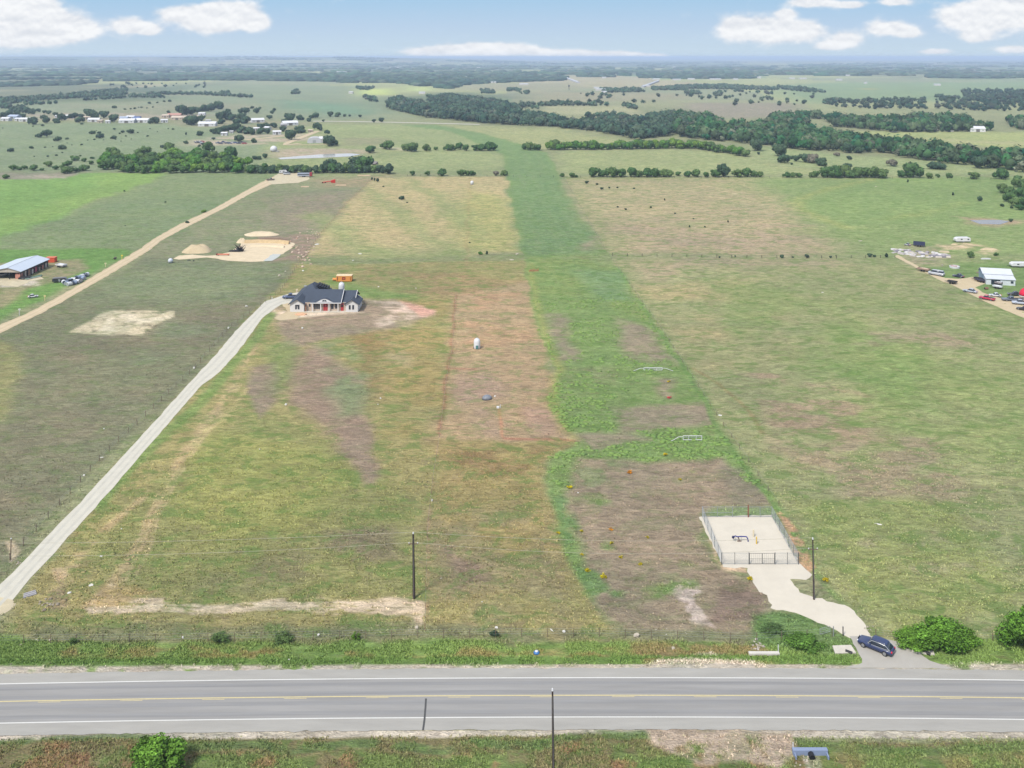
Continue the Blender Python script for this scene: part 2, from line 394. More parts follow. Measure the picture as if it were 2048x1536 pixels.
# left pasture between the dirt road and the pale driveway
paint([(290,515),(600,520),(560,590),(-10,1135),(W,1900),(W,1150),(0,668)], (128,132,102), 1.2, tuft=.22)
paint([(300,520),(560,530),(480,600),(200,600),(180,575)], (128,142,106), 5, op=.8)
paint([(0,720),(300,640),(540,590),(200,880),(0,1080),(W,1200),(W,800)], (134,126,104), 6, op=.7, nz=(40,.3,.6))
paint([(-100,660),(30,690),(45,760),(0,840),(-200,900)], (150,150,98), 1.5, op=.9)
paint([(330,640),(430,660),(330,720),(250,730)], (128,142,108), 3, op=.7, nz=(20,.35,.6))
# centre tan pasture
paint([(742,356),(1012,352),(1042,506),(596,518),(640,470)], (188,174,126), 1.2)
paint([(935,380),(1022,400),(1042,506),(930,500),(900,440)], (176,176,108), 3, op=.85)
for P in ([(610,430),(640,420),(720,470),(780,505),(740,512),(660,470)], [(720,380),(740,376),(880,470),(960,500),(900,512),(800,450)],
          [(790,355),(830,360),(900,400),(960,430),(970,480),(900,440),(850,395)], [(690,500),(700,515),(940,515),(920,500)]):
    paint(P, (152,164,106), 2.5, op=.75)
paint([(600,515),(1060,510),(1062,530),(590,535)], (138,148,100), 2.5, op=.8)
# land round the house
paint([(590,530),(1065,520),(1090,740),(1160,890),(1090,930),(1120,1090),(1200,1210),(1290,1285),(150,1285),(0,1285),(0,1215),(540,590)], (160,154,98), 1.5, tuft=.55)
paint([(640,530),(920,530),(910,610),(880,620),(740,590),(640,560)], (152,150,94), 3, nz=(20,.2,.5))
paint([(700,530),(1060,535),(1060,600),(740,590)], (166,140,100), 4, op=.75, nz=(22,.4,.6,2.0))
paint([(655,550),(760,575),(850,600),(840,612),(730,595),(650,570)], (128,160,84), 1.5, op=.8, nz=(12,.3,.5))
paint([(905,590),(1062,560),(1090,740),(1108,760),(1103,840),(1160,882),(1080,890),(872,880),(900,740)], (182,158,120), 2.0, tuft=.35)
paint([(910,585),(1060,580),(1080,680),(905,700)], (190,154,116), 2, op=.7, nz=(9,.45,.6))
paint([(900,740),(1000,745),(1000,870),(880,880)], (176,150,130), 2, op=.7, nz=(14,.35,.6))
paint([(1040,820),(1100,820),(1155,880),(1050,880)], (184,152,130), 1, op=.7, nz=(8,.35,.6))
paint([(870,880),(1150,885),(1085,930),(1100,1080),(1120,1180),(860,1200)], (164,150,96), 1.5, tuft=.6)
paint([(890,900),(1080,900),(1070,960),(900,960)], (150,122,84), 2, op=.65, nz=(10,.42,.6))
paint([(720,640),(860,640),(840,760),(740,800)], (160,140,92), 2, op=.7, nz=(10,.35,.6))
paint([(705,670),(745,668),(750,720),(735,800),(715,720)], (146,122,76), 2, op=.8)
paint([(780,600),(900,600),(900,880),(780,870)], (168,152,94), 3, nz=(14,.3,.55))
paint([(150,1080),(520,820),(700,900),(830,1000),(830,1195),(230,1205)], (150,152,92), 2, tuft=.6)
paint([(420,850),(640,900),(700,960),(600,1060),(400,1100),(350,1000)], (160,164,88), 4, op=.7)
paint([(360,1180),(500,1080),(820,1060),(830,1150),(700,1190)], (140,136,98), 3, op=.7, nz=(9,.4,.6,2.0))
paint([(640,1060),(780,1050),(800,1120),(660,1130)], (142,128,104), 2, op=.7, nz=(7,.4,.6))
paint([(840,1020),(1090,1020),(1120,1180),(1180,1280),(840,1280)], (152,144,104), 3, op=.85, nz=(9,.3,.55))
paint([(870,1090),(960,1080),(960,1160),(900,1180)], (150,128,112), 2, op=.8, nz=(6,.4,.6))
# disturbed soil by the house
paint([(545,600),(600,640),(720,598),(790,604),(872,628),(800,650),(700,672),(625,690),(590,760),(610,800),(700,900),(735,965),(735,850),(720,760),(640,690),(570,700),(548,660)], (160,143,122), 1.5, op=.95, tuft=.1)
paint([(590,700),(650,700),(700,760),(738,850),(738,960),(700,930),(640,850),(580,790),(560,740)], (152,132,114), 2, op=.9, tuft=.1)
paint([(640,690),(700,680),(735,740),(735,820),(690,830),(650,760)], (126,146,102), 3, op=.85, nz=(7,.25,.55))
paint([(690,860),(738,860),(738,962),(700,930)], (152,136,116), 1.5, op=.8)
paint([(505,735),(545,725),(572,800),(530,835),(490,770)], (150,134,116), 1, op=.95, tuft=.1)
paint([(530,690),(580,680),(600,700),(560,780),(530,740)], (122,146,84), 2, op=.7)
paint([(735,600),(800,604),(872,622),(860,634),(790,640),(750,652),(735,640),(770,625)], (214,192,172), .8, nz=(5,.38,.56,2.5), tuft=.05)
paint([(800,606),(872,620),(874,632),(830,634)], (222,168,148), .8, op=.9)
paint([(780,620),(815,640),(820,740),(765,725),(770,690)], (176,164,122), 2, op=.7, nz=(5,.4,.55))
paint([(545,618),(600,628),(650,618),(720,626),(640,632),(560,640)], (226,208,184), .7, warp=.3, tuft=.05)
# tracks
pline([(560,620),(520,670),(470,760),(400,860),(345,950),(285,1080),(215,1180),(170,1215)], 2.2, (188,168,122), .6, .85, nz=(5,.3,.5))
pline([(500,770),(430,850),(390,900),(330,960),(200,1060),(130,1140),(90,1200)], 1.5, (190,176,120), .5, .8, nz=(4,.35,.55))
pline([(330,960),(230,1040),(150,1110)], 1.6, (186,166,120), .5, .8, nz=(4,.35,.55))
pline([(545,625),(500,690),(440,760),(300,900),(180,1020)], 3.2, (122,156,80), .6, .75)
paint([(150,1215),(215,1170),(250,1205),(330,1208),(500,1205),(640,1198),(700,1205),(760,1198),(835,1202),(832,1250),(812,1272),(808,1240),(700,1232),(560,1222),(330,1230),(180,1232)], (214,196,164), .35, nz=(3.0,.36,.52,2.6), tuft=.05)
paint([(200,1170),(240,1180),(290,1195),(240,1215),(170,1220)], (178,158,104), .6, op=.8)
paint([(100,1130),(160,1120),(170,1150),(120,1170)], (190,170,130), .5, nz=(3,.4,.55))
paint([(90,1180),(120,1165),(125,1215),(85,1230)], (150,130,110), .5, op=.6)
paint([(0,1085),(18,1085),(22,1105),(0,1128)], (196,182,152), .4)
for a, b in ((1238, 5), (1250, 4), (1262, 5), (1220, 3)):
    pline([(60,a+2),(400,a),(820,a-2)], .5, (106,122,78), .5, .6, nz=(8,.4,.55), warp=.6)
paint([(137,668),(160,650),(205,624),(235,621),(352,622),(330,642),(285,672),(200,673)], (206,196,164), .35, nz=(3.2,.22,.46), warp=.5, tuft=.2)
paint([(210,630),(345,626),(320,645),(270,668),(190,668)], (222,212,184), .5, nz=(4.5,.40,.58), tuft=.05)
# thin fence scrapes
pline([(912,590),(905,700),(893,760),(880,870)], .7, (160,112,86), .4, .8)
pline([(876,880),(866,960),(855,1060),(850,1240)], .5, (172,146,110), .3, .7, nz=(6,.35,.5))
pline([(995,815),(1003,874)], .6, (206,148,110), .3, .9)
pline([(898,737),(950,738)], 1.0, (176,118,96), .5, .8)
pline([(1005,876),(1150,882)], 1.0, (180,112,90), .6, .8, nz=(4,.3,.5))
pline([(745,355),(690,410),(640,470),(600,520),(560,590),(470,690),(350,800)], .9, (168,140,104), .6, .55)
pline([(940,355),(935,500),(925,560)], .7, (170,140,100), .5, .5)
# green strip
ST = [(868,249),(960,266),(1040,288),(1092,305),(1110,330),(1126,372),(1165,435),(1212,505),(1268,580),(1320,655),(1372,735),(1440,845),(1500,930),(1558,1015),(1440,1290),(1290,1290),(1180,1200),(1120,1120),(1108,1040),(1092,960),(1098,920),(1160,884),(1106,845),(1100,790),(1112,738),(1086,700),(1070,620),(1045,510),(1022,400),(1006,308),(900,262),(800,250)]
paint(ST, (130,158,90), .35, tuft=.95, warp=.3)
paint([(800,250),(868,249),(960,266),(1092,305),(1126,372),(1212,505),(1045,510),(1006,308),(900,262)], (122,152,98), 1.2, warp=.4, tuft=.5)
paint([(1045,340),(1125,372),(1180,450),(1195,500),(1060,500),(1050,420)], (116,150,98), 3, op=.6, nz=(12,.35,.6))
paint([(1062,512),(1210,508),(1268,580),(1300,640),(1180,620),(1080,580)], (140,160,88), 2, op=.7, nz=(14,.35,.6))
paint([(1150,540),(1240,540),(1280,600),(1200,600)], (118,152,108), 2, op=.6)
for P in ([(1095,628),(1120,628),(1150,725),(1108,728)], [(1230,640),(1290,650),(1350,730),(1250,720)], [(1240,815),(1420,808),(1445,850),(1230,868)],
          [(1130,870),(1240,868),(1300,880),(1180,900)], [(1180,470),(1206,500),(1170,500)], [(1300,760),(1340,760),(1330,800),(1310,800)]):
    paint(P, (158,146,122), 1.8, op=.95, tuft=.25, nz=(7,.10,.42))
paint([(1120,740),(1260,740),(1200,780),(1130,790)], (140,146,104), 2, op=.6, nz=(6,.4,.6))
paint([(1160,920),(1300,925),(1450,912),(1540,1005),(1420,1016),(1392,1030),(1440,1140),(1540,1190),(1530,1285),(1290,1290),(1180,1200),(1120,1000)], (158,142,120), 1.6, tuft=.12, op=.97, nz=(8,.10,.40))
paint([(1180,920),(1260,930),(1270,1010),(1210,1010),(1120,960)], (136,150,104), 1.5, op=.8, nz=(5,.45,.6))
paint([(1100,960),(1130,1000),(1165,1110),(1220,1170),(1280,1180),(1180,1200),(1120,1120)], (108,146,86), 1, op=.85, nz=(4,.35,.55), tuft=.6)
paint([(1330,1170),(1370,1165),(1400,1200),(1420,1250),(1360,1240)], (206,188,178), 1, nz=(3,.48,.62), tuft=.05)
paint([(1440,1170),(1530,1185),(1520,1240),(1400,1240)], (140,118,108), 1, op=.7, nz=(5,.35,.55))
paint([(1450,930),(1500,940),(1550,1010),(1450,1010)], (138,134,112), 2, op=.8, nz=(6,.3,.5))
paint([(1500,1235),(1600,1225),(1700,1270),(1712,1300),(1480,1300)], (110,142,82), .8, tuft=.6, nz=(5,.15,.4))
pline([(1212,500),(1268,580),(1320,655),(1372,735),(1440,845),(1500,930),(1560,1015),(1600,1080),(1660,1165),(1720,1230)], 3.0, (112,152,78), .4, .85)
pline([(1220,498),(1290,590),(1400,755),(1450,838),(1480,870)], .5, (204,182,140), .3, .8)
pline([(1060,525),(1078,620),(1098,700),(1120,738),(1104,760),(1110,800),(1114,845),(1150,880)], 2.2, (172,172,92), 1.0, .55)
for k in range(7):
    a = (k+.5)/7
    pline([(1006+(1092-1006)*a,306),(1022+(1126-1022)*a,374),(1045+(1212-1045)*a,506)], .9, (142,160,112) if k % 2 else (104,138,90), .5, .45, nz=(30,.35,.55))
for dx in (0, 14, 30):
    pline([(215+dx,1195),(262+dx,1105),(330+dx*.7,965),(395+dx*.6,870),(470+dx*.4,765)], .55, (196,178,132), .3, .7, nz=(4,.3,.5))
for dy in (0, 6, 13):
    pline([(170,1216+dy*.6),(400,1212+dy),(640,1205+dy),(830,1208+dy)], .35, (226,210,182), .2, .75, nz=(5,.35,.5))
pline([(826,1205),(832,1225),(824,1248),(812,1270)], 1.2, (222,204,172), .3, .85, nz=(2,.25,.45))
for k in range(5):
    pline([(1560+k*40,1180),(1700+k*60,1120+k*8),(1900+k*30,1090)], .5, (172,170,124), .4, .5, nz=(8,.4,.6))
    pline([(250+k*70,1160-k*22),(420+k*50,1120-k*25),(640+k*20,1080-k*22)], .5, (128,130,84), .5, .45, nz=(8,.4,.6), warp=.8)
# right pasture
RF = [(1128,354),(E,354),(E,1900),(1850,1340),(1760,1290),(1700,1230),(1562,1015),(1440,845),(1320,655),(1212,500)]
paint(RF, (154,160,110), .8, tuft=.5, warp=.4)
paint([(1140,360),(1500,358),(1620,420),(1500,520),(1300,560),(1220,490)], (182,168,130), 5, op=.9, nz=(60,.15,.45))
paint([(1220,440),(1700,430),(1780,520),(1300,560)], (180,160,134), 4, op=.7, nz=(26,.4,.6,2.0))
paint([(1270,570),(1500,560),(1600,700),(1400,740)], (176,164,118), 4, op=.8, nz=(30,.3,.55))
paint([(1500,355),(E,354),(E,560),(1700,520),(1600,430)], (138,162,98), 5, op=.85)
paint([(1592,407),(1620,390),(1720,362),(1900,352),(E,380),(E,430),(1700,448),(1640,432)], (134,162,94), 1.2, op=.7)
pline([(1760,354),(1660,378),(1605,395),(1592,407),(1606,420),(1650,440),(1700,458)], 4, (168,172,96), 2, .7)
pline([(1770,440),(1850,425),(1930,405)], 4, (160,168,92), 2, .5)
paint([(1420,560),(1760,600),(E,700),(E,1000),(1700,900),(1480,700)], (140,158,94), 4, op=.8, nz=(26,.35,.6))
paint([(1640,640),(1850,700),(1850,820),(1600,760)], (128,158,86), 4, op=.6, nz=(16,.35,.6))
paint([(1700,660),(1960,670),(1960,700),(1700,690)], (168,148,126), 2, op=.7, nz=(10,.4,.6))
paint([(1480,740),(1700,740),(1760,880),(1560,900)], (172,148,124), 3, op=.8, nz=(11,.46,.62,1.6))
paint([(1560,900),(1850,860),(1950,1000),(1700,1000)], (164,148,122), 3, op=.75, nz=(10,.45,.62,1.6))
paint([(1580,1000),(1900,1000),(2048,1200),(1820,1280),(1700,1200)], (148,160,94), 3, op=.8, tuft=.6)
paint([(1700,1080),(1860,1060),(1960,1140),(1800,1160)], (158,152,120), 2, op=.7, nz=(6,.4,.6))
pline([(1380,735),(1440,770),(1500,830),(1530,870)], 1, (160,138,90), .5, .6)
paint([(1130,515),(1212,508),(E,512),(E,522),(1225,522)], (146,154,108), 2.5, op=.7)
paint([(1395,1035),(1440,1150),(1500,1160),(1490,1135),(1445,1135),(1405,1030)], (214,186,154), .4, nz=(2,.2,.5))
paint([(1545,1018),(1562,1022),(1640,1140),(1622,1158),(1590,1120)], (204,166,128), .5, nz=(2.2,.32,.5))
paint([(1240*.1758+300,440+200*.1758),(528,472),(608,469),(634,472),(624,493),(595,517),(585,526),(562,527),(534,525),(550,519),(574,507),(592,487),(564,482)], (160,140,122), 1.0, nz=(8,.05,.3))
# compound ground, pond bank
paint([(1790,515),(1830,490),(1900,500),(1870,520),(1930,540),(1850,545)], (170,160,132), 2, op=.8, nz=(8,.3,.5))
paint([(1865,490),(1930,484),(1990,498),(2010,512),(1950,502),(1890,500)], (206,186,152), 1, nz=(8,.25,.5))
paint([(1840,530),(2100,520),(2100,640),(2000,620),(1900,560)], (116,152,82), 1.5, op=.8)
paint([(1915,436),(1950,438),(2040,440),(2030,450),(1960,452)], (176,156,128), 1.5)
# road verge and foreground bank
paint([(W,1276),(0,1282),(400,1283),(1000,1276),(1480,1288),(1720,1300),(1728,1325),(1710,1345),(0,1358),(W,1370)], (124,154,76), .6, tuft=.6)
paint([(W,1255),(900,1250),(1500,1262),(1500,1284),(1000,1280),(W,1284)], (128,134,96), .8, op=.85, nz=(6,.2,.45))
paint([(120,1290),(600,1296),(1500,1300),(1500,1318),(500,1316),(120,1310)], (164,132,90), .8, op=.6, nz=(5.5,.50,.66,2.0))
paint([(1280,1285),(1540,1290),(1540,1322),(1300,1322)], (156,130,92), .6, op=.75, nz=(4,.35,.55))
paint([(1790,1280),(2100,1275),(E,1280),(E,1345),(1900,1342),(1850,1320)], (124,154,74), .6, tuft=.6)
paint([(1290,1326),(1420,1312),(1560,1330),(1560,1342),(1290,1340)], (212,200,184), .3, nz=(2,.15,.4))
paint([(W,1462),(E,1455),(E,1478),(1000,1472),(W,1494)], (200,192,176), .12, warp=.15, tuft=0)
paint([(W,1330),(E,1326),(E,1345),(W,1362)], (196,188,172), .12, warp=.12, nz=(1.6,.2,.5), tuft=0)
paint([(W,1340),(0,1333),(1280,1327),(1300,1318),(1700,1328),(1712,1310),(0,1320),(W,1330)], (108,142,66), .25, warp=.2)
paint([(W,1488),(0,1484),(600,1474),(1000,1470),(1300,1472),(1560,1480),(E,1480),(E,2010),(W,2010)], (130,124,84), .25, tuft=.5, warp=.3)
paint([(W,1488),(0,1484),(600,1474),(1300,1472),(E,1480),(E,1500),(1300,1492),(600,1492),(W,1506)], (100,128,72), .3, op=.85, nz=(3,.2,.45))
paint([(W,1500),(E,1500),(E,2010),(W,2010)], (112,140,70), .5, op=.8, nz=(5,.42,.58))
paint([(W,1500),(E,1500),(E,2010),(W,2010)], (160,122,88), .5, op=.7, nz=(3.2,.52,.64), seed=7)
paint([(1290,1462),(1570,1466),(1580,1500),(1540,1540),(1400,1540),(1310,1500)], (190,172,152), .5, nz=(2.2,.15,.45), tuft=.1)
paint([(1600,1510),(1635,1510),(1650,1560),(1620,1560)], (196,184,168), .3, warp=.2)
paint([(1600,1480),(E,1480),(E,2010),(1650,2010)], (118,138,74), .8, op=.5)
# broad natural drift of tone over everything
dr = fbm(GX, GY, 55, 101, 5) - .5; dr2 = fbm(GX, GY*1.5, 12, 131, 5) - .5
near_ = (GY < 1500)
COL *= (1 + (0.28*dr + 0.22*dr2*near_))[:, None]
COL[:, 0] *= 1 + 0.16*dr2; COL[:, 2] *= 1 - 0.10*dr
COL *= np.array([1.31, 1.26, 1.21]); lum_ = COL.mean(1)[:, None]; COL[:] = COL*.86 + lum_*.14
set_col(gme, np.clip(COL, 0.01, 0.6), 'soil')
ta = gme.attributes.new('tuft', 'FLOAT', 'POINT'); ta.data.foreach_set('value', TUF.astype(np.float32))

def ground_mat():
    m = bpy.data.materials.new('pasture'); m.use_nodes = True; nt = m.node_tree; N = nt.nodes; L = nt.links
    b = N['Principled BSDF']; b.inputs['Roughness'].default_value = 0.95; b.inputs['Specular IOR Level'].default_value = 0.1
    a = N.new('ShaderNodeAttribute'); a.attribute_name = 'soil'; t = N.new('ShaderNodeAttribute'); t.attribute_name = 'tuft'
    tc = N.new('ShaderNodeTexCoord')
    def noise(sx, sy, det, rough, dist=0.0):
        mp = N.new('ShaderNodeMapping'); mp.inputs['Scale'].default_value = (sx, sy, 1); L.new(tc.outputs['Object'], mp.inputs[0])
        n = N.new('ShaderNodeTexNoise'); n.inputs['Scale'].default_value = 1; n.inputs['Detail'].default_value = det
        n.inputs['Roughness'].default_value = rough; n.inputs['Distortion'].default_value = dist; L.new(mp.outputs[0], n.inputs[0]); return n.outputs[0]
    def mrange(v, a0, a1, b0, b1, sm=False):
        r = N.new('ShaderNodeMapRange'); L.new(v, r.inputs[0])
        if sm: r.interpolation_type = 'SMOOTHSTEP'
        for i, q in enumerate((a0, a1, b0, b1)): r.inputs[i+1].default_value = q
        return r.outputs[0]
    def mul(p, q):
        n = N.new('ShaderNodeMath'); n.operation = 'MULTIPLY'
        for i, v in enumerate((p, q)):
            if isinstance(v, float): n.inputs[i].default_value = v
            else: L.new(v, n.inputs[i])
        return n.outputs[0]
    big = noise(.16, .24, 6, .62, .4); mid2 = noise(.30, .52, 4, .6, 1.2); mid = noise(.45, 1.5, 6, .7, .9); fine = noise(3.0, 4.5, 3, .6)
    f = mul(mrange(mid2, .33, .67, .78, 1.22), mul(mul(mrange(big, .3, .7, .88, 1.12), mrange(mid, .3, .7, .70, 1.30)), mrange(fine, .3, .7, .76, 1.24)))
    sc = N.new('ShaderNodeVectorMath'); sc.operation = 'SCALE'; L.new(a.outputs['Color'], sc.inputs[0]); L.new(f, sc.inputs['Scale'])
    # dead grass / bare soil showing through
    dry = N.new('ShaderNodeMix'); dry.data_type = 'RGBA'; L.new(sc.outputs[0], dry.inputs[6]); dry.inputs[7].default_value = (*alb(178, 156, 120), 1)
    L.new(mul(mrange(noise(.45, .8, 5, .7, .3), .52, .72, 0, .42, True), mrange(noise(.05, .05, 3, .5), .4, .6, .35, 1.0)), dry.inputs[0])
    # mottling of greener and mauve-brown growth, a few metres across
    gn_ = N.new('ShaderNodeMix'); gn_.data_type = 'RGBA'; L.new(dry.outputs[2], gn_.inputs[6]); gn_.inputs[7].default_value = (*alb(112, 148, 74), 1)
    L.new(mul(mrange(noise(.17, .26, 6, .7, .6), .48, .62, 0, .60, True), mrange(t.outputs['Fac'], 0, .5, .15, 1.0)), gn_.inputs[0])
    dry = N.new('ShaderNodeMix'); dry.data_type = 'RGBA'; L.new(gn_.outputs[2], dry.inputs[6]); dry.inputs[7].default_value = (*alb(152, 132, 118), 1)
    mp_ = noise(.21, .30, 6, .7, .6)
    L.new(mrange(mp_, .30, .44, .30, 0, True), dry.inputs[0])
    # dark weed clumps
    wd = N.new('ShaderNodeMix'); wd.data_type = 'RGBA'; L.new(dry.outputs[2], wd.inputs[6]); wd.inputs[7].default_value = (*alb(92, 116, 66), 1)
    L.new(mul(mul(mrange(noise(.7, 2.2, 4, .75, .8), .57, .70, 0, .9, True), mrange(noise(.12, .16, 3, .6), .42, .62, 0, 1, True)), t.outputs['Fac']), wd.inputs[0])
    L.new(wd.outputs[2], b.inputs['Base Color'])
    bp = N.new('ShaderNodeBump'); bp.inputs['Strength'].default_value = 0.75; bp.inputs['Distance'].default_value = 0.5
    ad0 = N.new('ShaderNodeMath'); ad0.operation = 'MULTIPLY_ADD'; L.new(mid2, ad0.inputs[0]); ad0.inputs[1].default_value = 1.6; L.new(fine, ad0.inputs[2])
    ad = N.new('ShaderNodeMath'); ad.operation = 'MULTIPLY_ADD'; L.new(mid, ad.inputs[0]); ad.inputs[1].default_value = 1.4; L.new(ad0.outputs[0], ad.inputs[2])
    L.new(ad.outputs[0], bp.inputs['Height']); L.new(bp.outputs[0], b.inputs['Normal'])
    return m
ground = tag(link('ground', gme, ground_mat()), kind='structure')
# ---------------------------------------------------------------- road, driveways, tracks, ponds
def rowy(y0, x): return y0 + 8e-6 * (x - 1250) ** 2
def rline(y0, dx=0): return [g(x, rowy(y0, x)) for x in range(-1500, 3900, 60)]
M_shoulder = mat('road_shoulder', alb(180,178,172), .9, .09, .6, stretch=(.2,1.2,1))
M_lane = mat('lane_asphalt', alb(164,163,161), .85, .13, .8, stretch=(.06,.8,1))
M_white = mat('white_road_paint', alb(236,236,232), .7, .06, 3)
M_yellow = mat('yellow_road_paint', alb(222,208,160), .7, .10, 3)
M_tar = mat('tar_seal', alb(88,88,88), .6, .15, 4)
def wob(pts, j, seed):
    r_ = random.Random(seed); return [(x, y + r_.gauss(0, j)) for x, y in resample(pts, .7)]
ra, rb = wob(rline(1336.5), .07, 1), wob(rline(1460), .07, 2); rb = [rb[min(len(rb)-1, int(i*len(rb)/len(ra)))] for i in range(len(ra))]
strip('road', ra, rb, 0.05, M_shoulder)
strip('road_lanes', rline(1356.5), rline(1434.5), 0.056, M_lane)
def offs(y0, w): 
    a = rline(y0); return [(x, y + w/2) for x, y in a], [(x, y - w/2) for x, y in a]
strip('road_marking', *offs(1356.2, .17), 0.062, M_white)
strip('road_marking', *offs(1434.8, .17), 0.062, M_white)
strip('road_marking', *offs(1391.4, .19), 0.062, M_yellow)
x = -1400
while x < 3800:                       # broken yellow line beside the solid one
    a = [g(q, rowy(1394.3, q)) for q in range(x, x + 46, 15)]
    strip('road_marking', [(p[0], p[1]+.05) for p in a], [(p[0], p[1]-.05) for p in a], 0.062, M_yellow); x += 164
cr_ = [g(852,1398), g(851,1415), g(849,1440), g(846,1461.5)]
strip('road_crack_seal', [(p[0]-.12, p[1]) for p in cr_], [(p[0]+.12, p[1]) for p in cr_], 0.066, M_tar)
wheel = mat('worn_wheel_path', alb(156,156,156), .8, .14, 1.2, stretch=(.04,1.2,1))
for y0, w in ((1366.5,.6),(1384,.6),(1404,.7),(1424,.7)): strip('wheel_path', *offs(y0, w), 0.0595, wheel)

M_conc = mat('pale_concrete', alb(228,220,204), .85, .06, .35, bump=.1)
M_caliche = mat('caliche_gravel', alb(220,216,202), .95, .07, .6, bump=.2)
M_dirt = mat('tan_dirt', alb(214,196,162), .95, .08, .5, bump=.2)
M_cream = mat('cream_gravel', alb(214,202,172), .95, .18, .45, bump=.4)
M_apron = mat('apron_asphalt', alb(190,186,178), .9, .05, .6)
sheet('driveway', [(1398,1034),(1544,1030),(1600,1128),(1624,1150),(1612,1160),(1580,1158),(1600,1185),(1700,1215),(1728,1245),(1742,1274),(1700,1276),(1660,1254),(1592,1226),(1540,1216),(1534,1190),(1518,1184),(1500,1152),(1495,1136),(1446,1134)], 0.03, M_conc, .12, .8, 3)
sheet('driveway_apron', [(1699,1273),(1744,1273),(1768,1278),(1800,1285),(1830,1300),(1860,1322),(1905,1337.2),(1690,1336.2),(1716,1330),(1724,1326),(1724,1318),(1712,1296)], 0.045, M_apron, .06, .8, 4)
DW = [(600,584),(575,588),(545,598),(531,602),(474,659),(432,709),(400,743),(250,908),(211,950),(146,1020),(107,1059),(49,1122),(0,1169),(-200,1340)]
DE = [(604,602),(592,604),(565,608),(545,620),(524,637),(474,706),(437,746),(400,774),(291,900),(187,1020),(144,1066),(93,1122),(59,1157),(24,1203),(-170,1400)]
def smoothsheet(name, A, B, z, m, jit, seed):
    a = resample([g(*p) for p in A], 4); 
    # pair by arclength
    def at(pts, n):
        ds = [0]
        for p, q in zip(pts, pts[1:]): ds.append(ds[-1] + math.dist(p, q))
        out = []
        for i in range(n):
            s_ = ds[-1]*i/(n-1); k = min(max(j for j in range(len(ds)) if ds[j] <= s_ + 1e-9), len(pts)-2)
            f = (s_-ds[k])/(ds[k+1]-ds[k]); out.append((pts[k][0]+(pts[k+1][0]-pts[k][0])*f, pts[k][1]+(pts[k+1][1]-pts[k][1])*f))
        return out
    n = int(sum(math.dist(p, q) for p, q in zip(a, a[1:]))/2.5)
    return strip(name, at([g(*p) for p in A], n), at([g(*p) for p in B], n), z, m, jit, seed)
smoothsheet('driveway', DW, DE, 0.03, M_caliche, .07, 5)
sheet('driveway_flare', [(-10,1190),(24,1200),(32,1208),(28,1216),(0,1232),(-60,1250),(-60,1190)], 0.034, M_cream, .1, .8, 6)
sheet('house_yard', [(560,600),(604,590),(612,624),(594,638),(560,641),(548,636),(575,622)], 0.026, M_dirt, .3, 2, 7)
D1 = [(553,350),(520,366),(480,388),(430,416),(360,448),(310,476),(280,498),(200,545),(120,592),(60,625),(0,650),(-200,765)]
D2 = [(575,352),(545,368),(500,388),(450,416),(378,452),(325,480),(300,500),(222,548),(140,595),(80,628),(0,667),(-170,775)]
smoothsheet('dirt_road', D1, D2, 0.06, M_dirt, .18, 8)
sheet('gravel_pad', [(560,346),(622,347),(620,358),(596,366),(545,369),(535,362)], 0.09, M_cream, .8, 5, 9)
sheet('dirt_road', [(1788,512),(1796,510),(1840,535),(1862,548),(1890,556),(1915,558),(1975,552),(1990,560),(1950,575),(1965,585),(2000,596),(2060,590),(2140,600),(2140,680),(2048,636),(1970,603),(1900,568),(1885,563)], 0.05, M_dirt, .2, 3, 11)
# tracks far off
def far_track(pts, w, m, z=.15):
    P = [g(*p) for p in pts]; P = resample(P, 30); L_, R_ = [], []
    for k, p in enumerate(P):
        a = P[max(0, k-1)]; b = P[min(len(P)-1, k+1)]; d = (b[0]-a[0], b[1]-a[1]); l = math.hypot(*d)
        nx, ny = -d[1]/l*w/2, d[0]/l*w/2; L_.append((p[0]+nx, p[1]+ny)); R_.append((p[0]-nx, p[1]-ny))
    strip('dirt_road', L_, R_, z, m)
far_track([(600,287),(570,290),(575,286),(636,262)], 7, M_dirt)
far_track([(575,290),(620,290),(660,288)], 5, M_dirt)
far_track([(625,242.5),(700,243),(800,245),(880,247),(960,249)], 9, M_caliche)
far_track([(490,280),(560,273),(572,272)], 8, M_dirt)
M_water = mat('pond_water', alb(204,204,202), .12, .04, .1, spec=.5)
M_dwater = mat('dark_pond_water', alb(118,124,132), .15, .25, .08, spec=.5)
sheet('pond', [(555,316),(640,309),(700,307),(722,309),(700,313),(640,316),(562,319)], 0.14, M_water, .5, 12, 12)
sheet('pond', [(1940,441),(2000,440),(2020,443),(2000,449),(1960,448)], 0.08, M_dwater, .6, 6, 13)

# faint wheel ruts and patches on the pale driveway
rut = mat('driveway_rut', alb(209,206,194), .95, .10, .5)
def mid(f): return [((a[0]+(b[0]-a[0])*f), (a[1]+(b[1]-a[1])*f)) for a, b in zip(MA, MBb)]
def evenly(A, n):
    A = [g(*p) for p in A]; ds = [0]
    for p, q in zip(A, A[1:]): ds.append(ds[-1]+math.dist(p, q))
    out = []
    for i in range(n):
        s_ = ds[-1]*i/(n-1); k = min(int(np.searchsorted(ds, s_, side='right'))-1, len(A)-2); f = (s_-ds[k])/(ds[k+1]-ds[k]); out.append((A[k][0]+(A[k+1][0]-A[k][0])*f, A[k][1]+(A[k+1][1]-A[k][1])*f))
    return out
MA, MBb = evenly(DW, 110), evenly(DE, 110)
for f0, f1 in ((.22, .36), (.62, .76)): strip('wheel_path', mid(f0), mid(f1), .0345, rut, .02, int(f0*100))
MA, MBb = evenly(D1, 110), evenly(D2, 110)
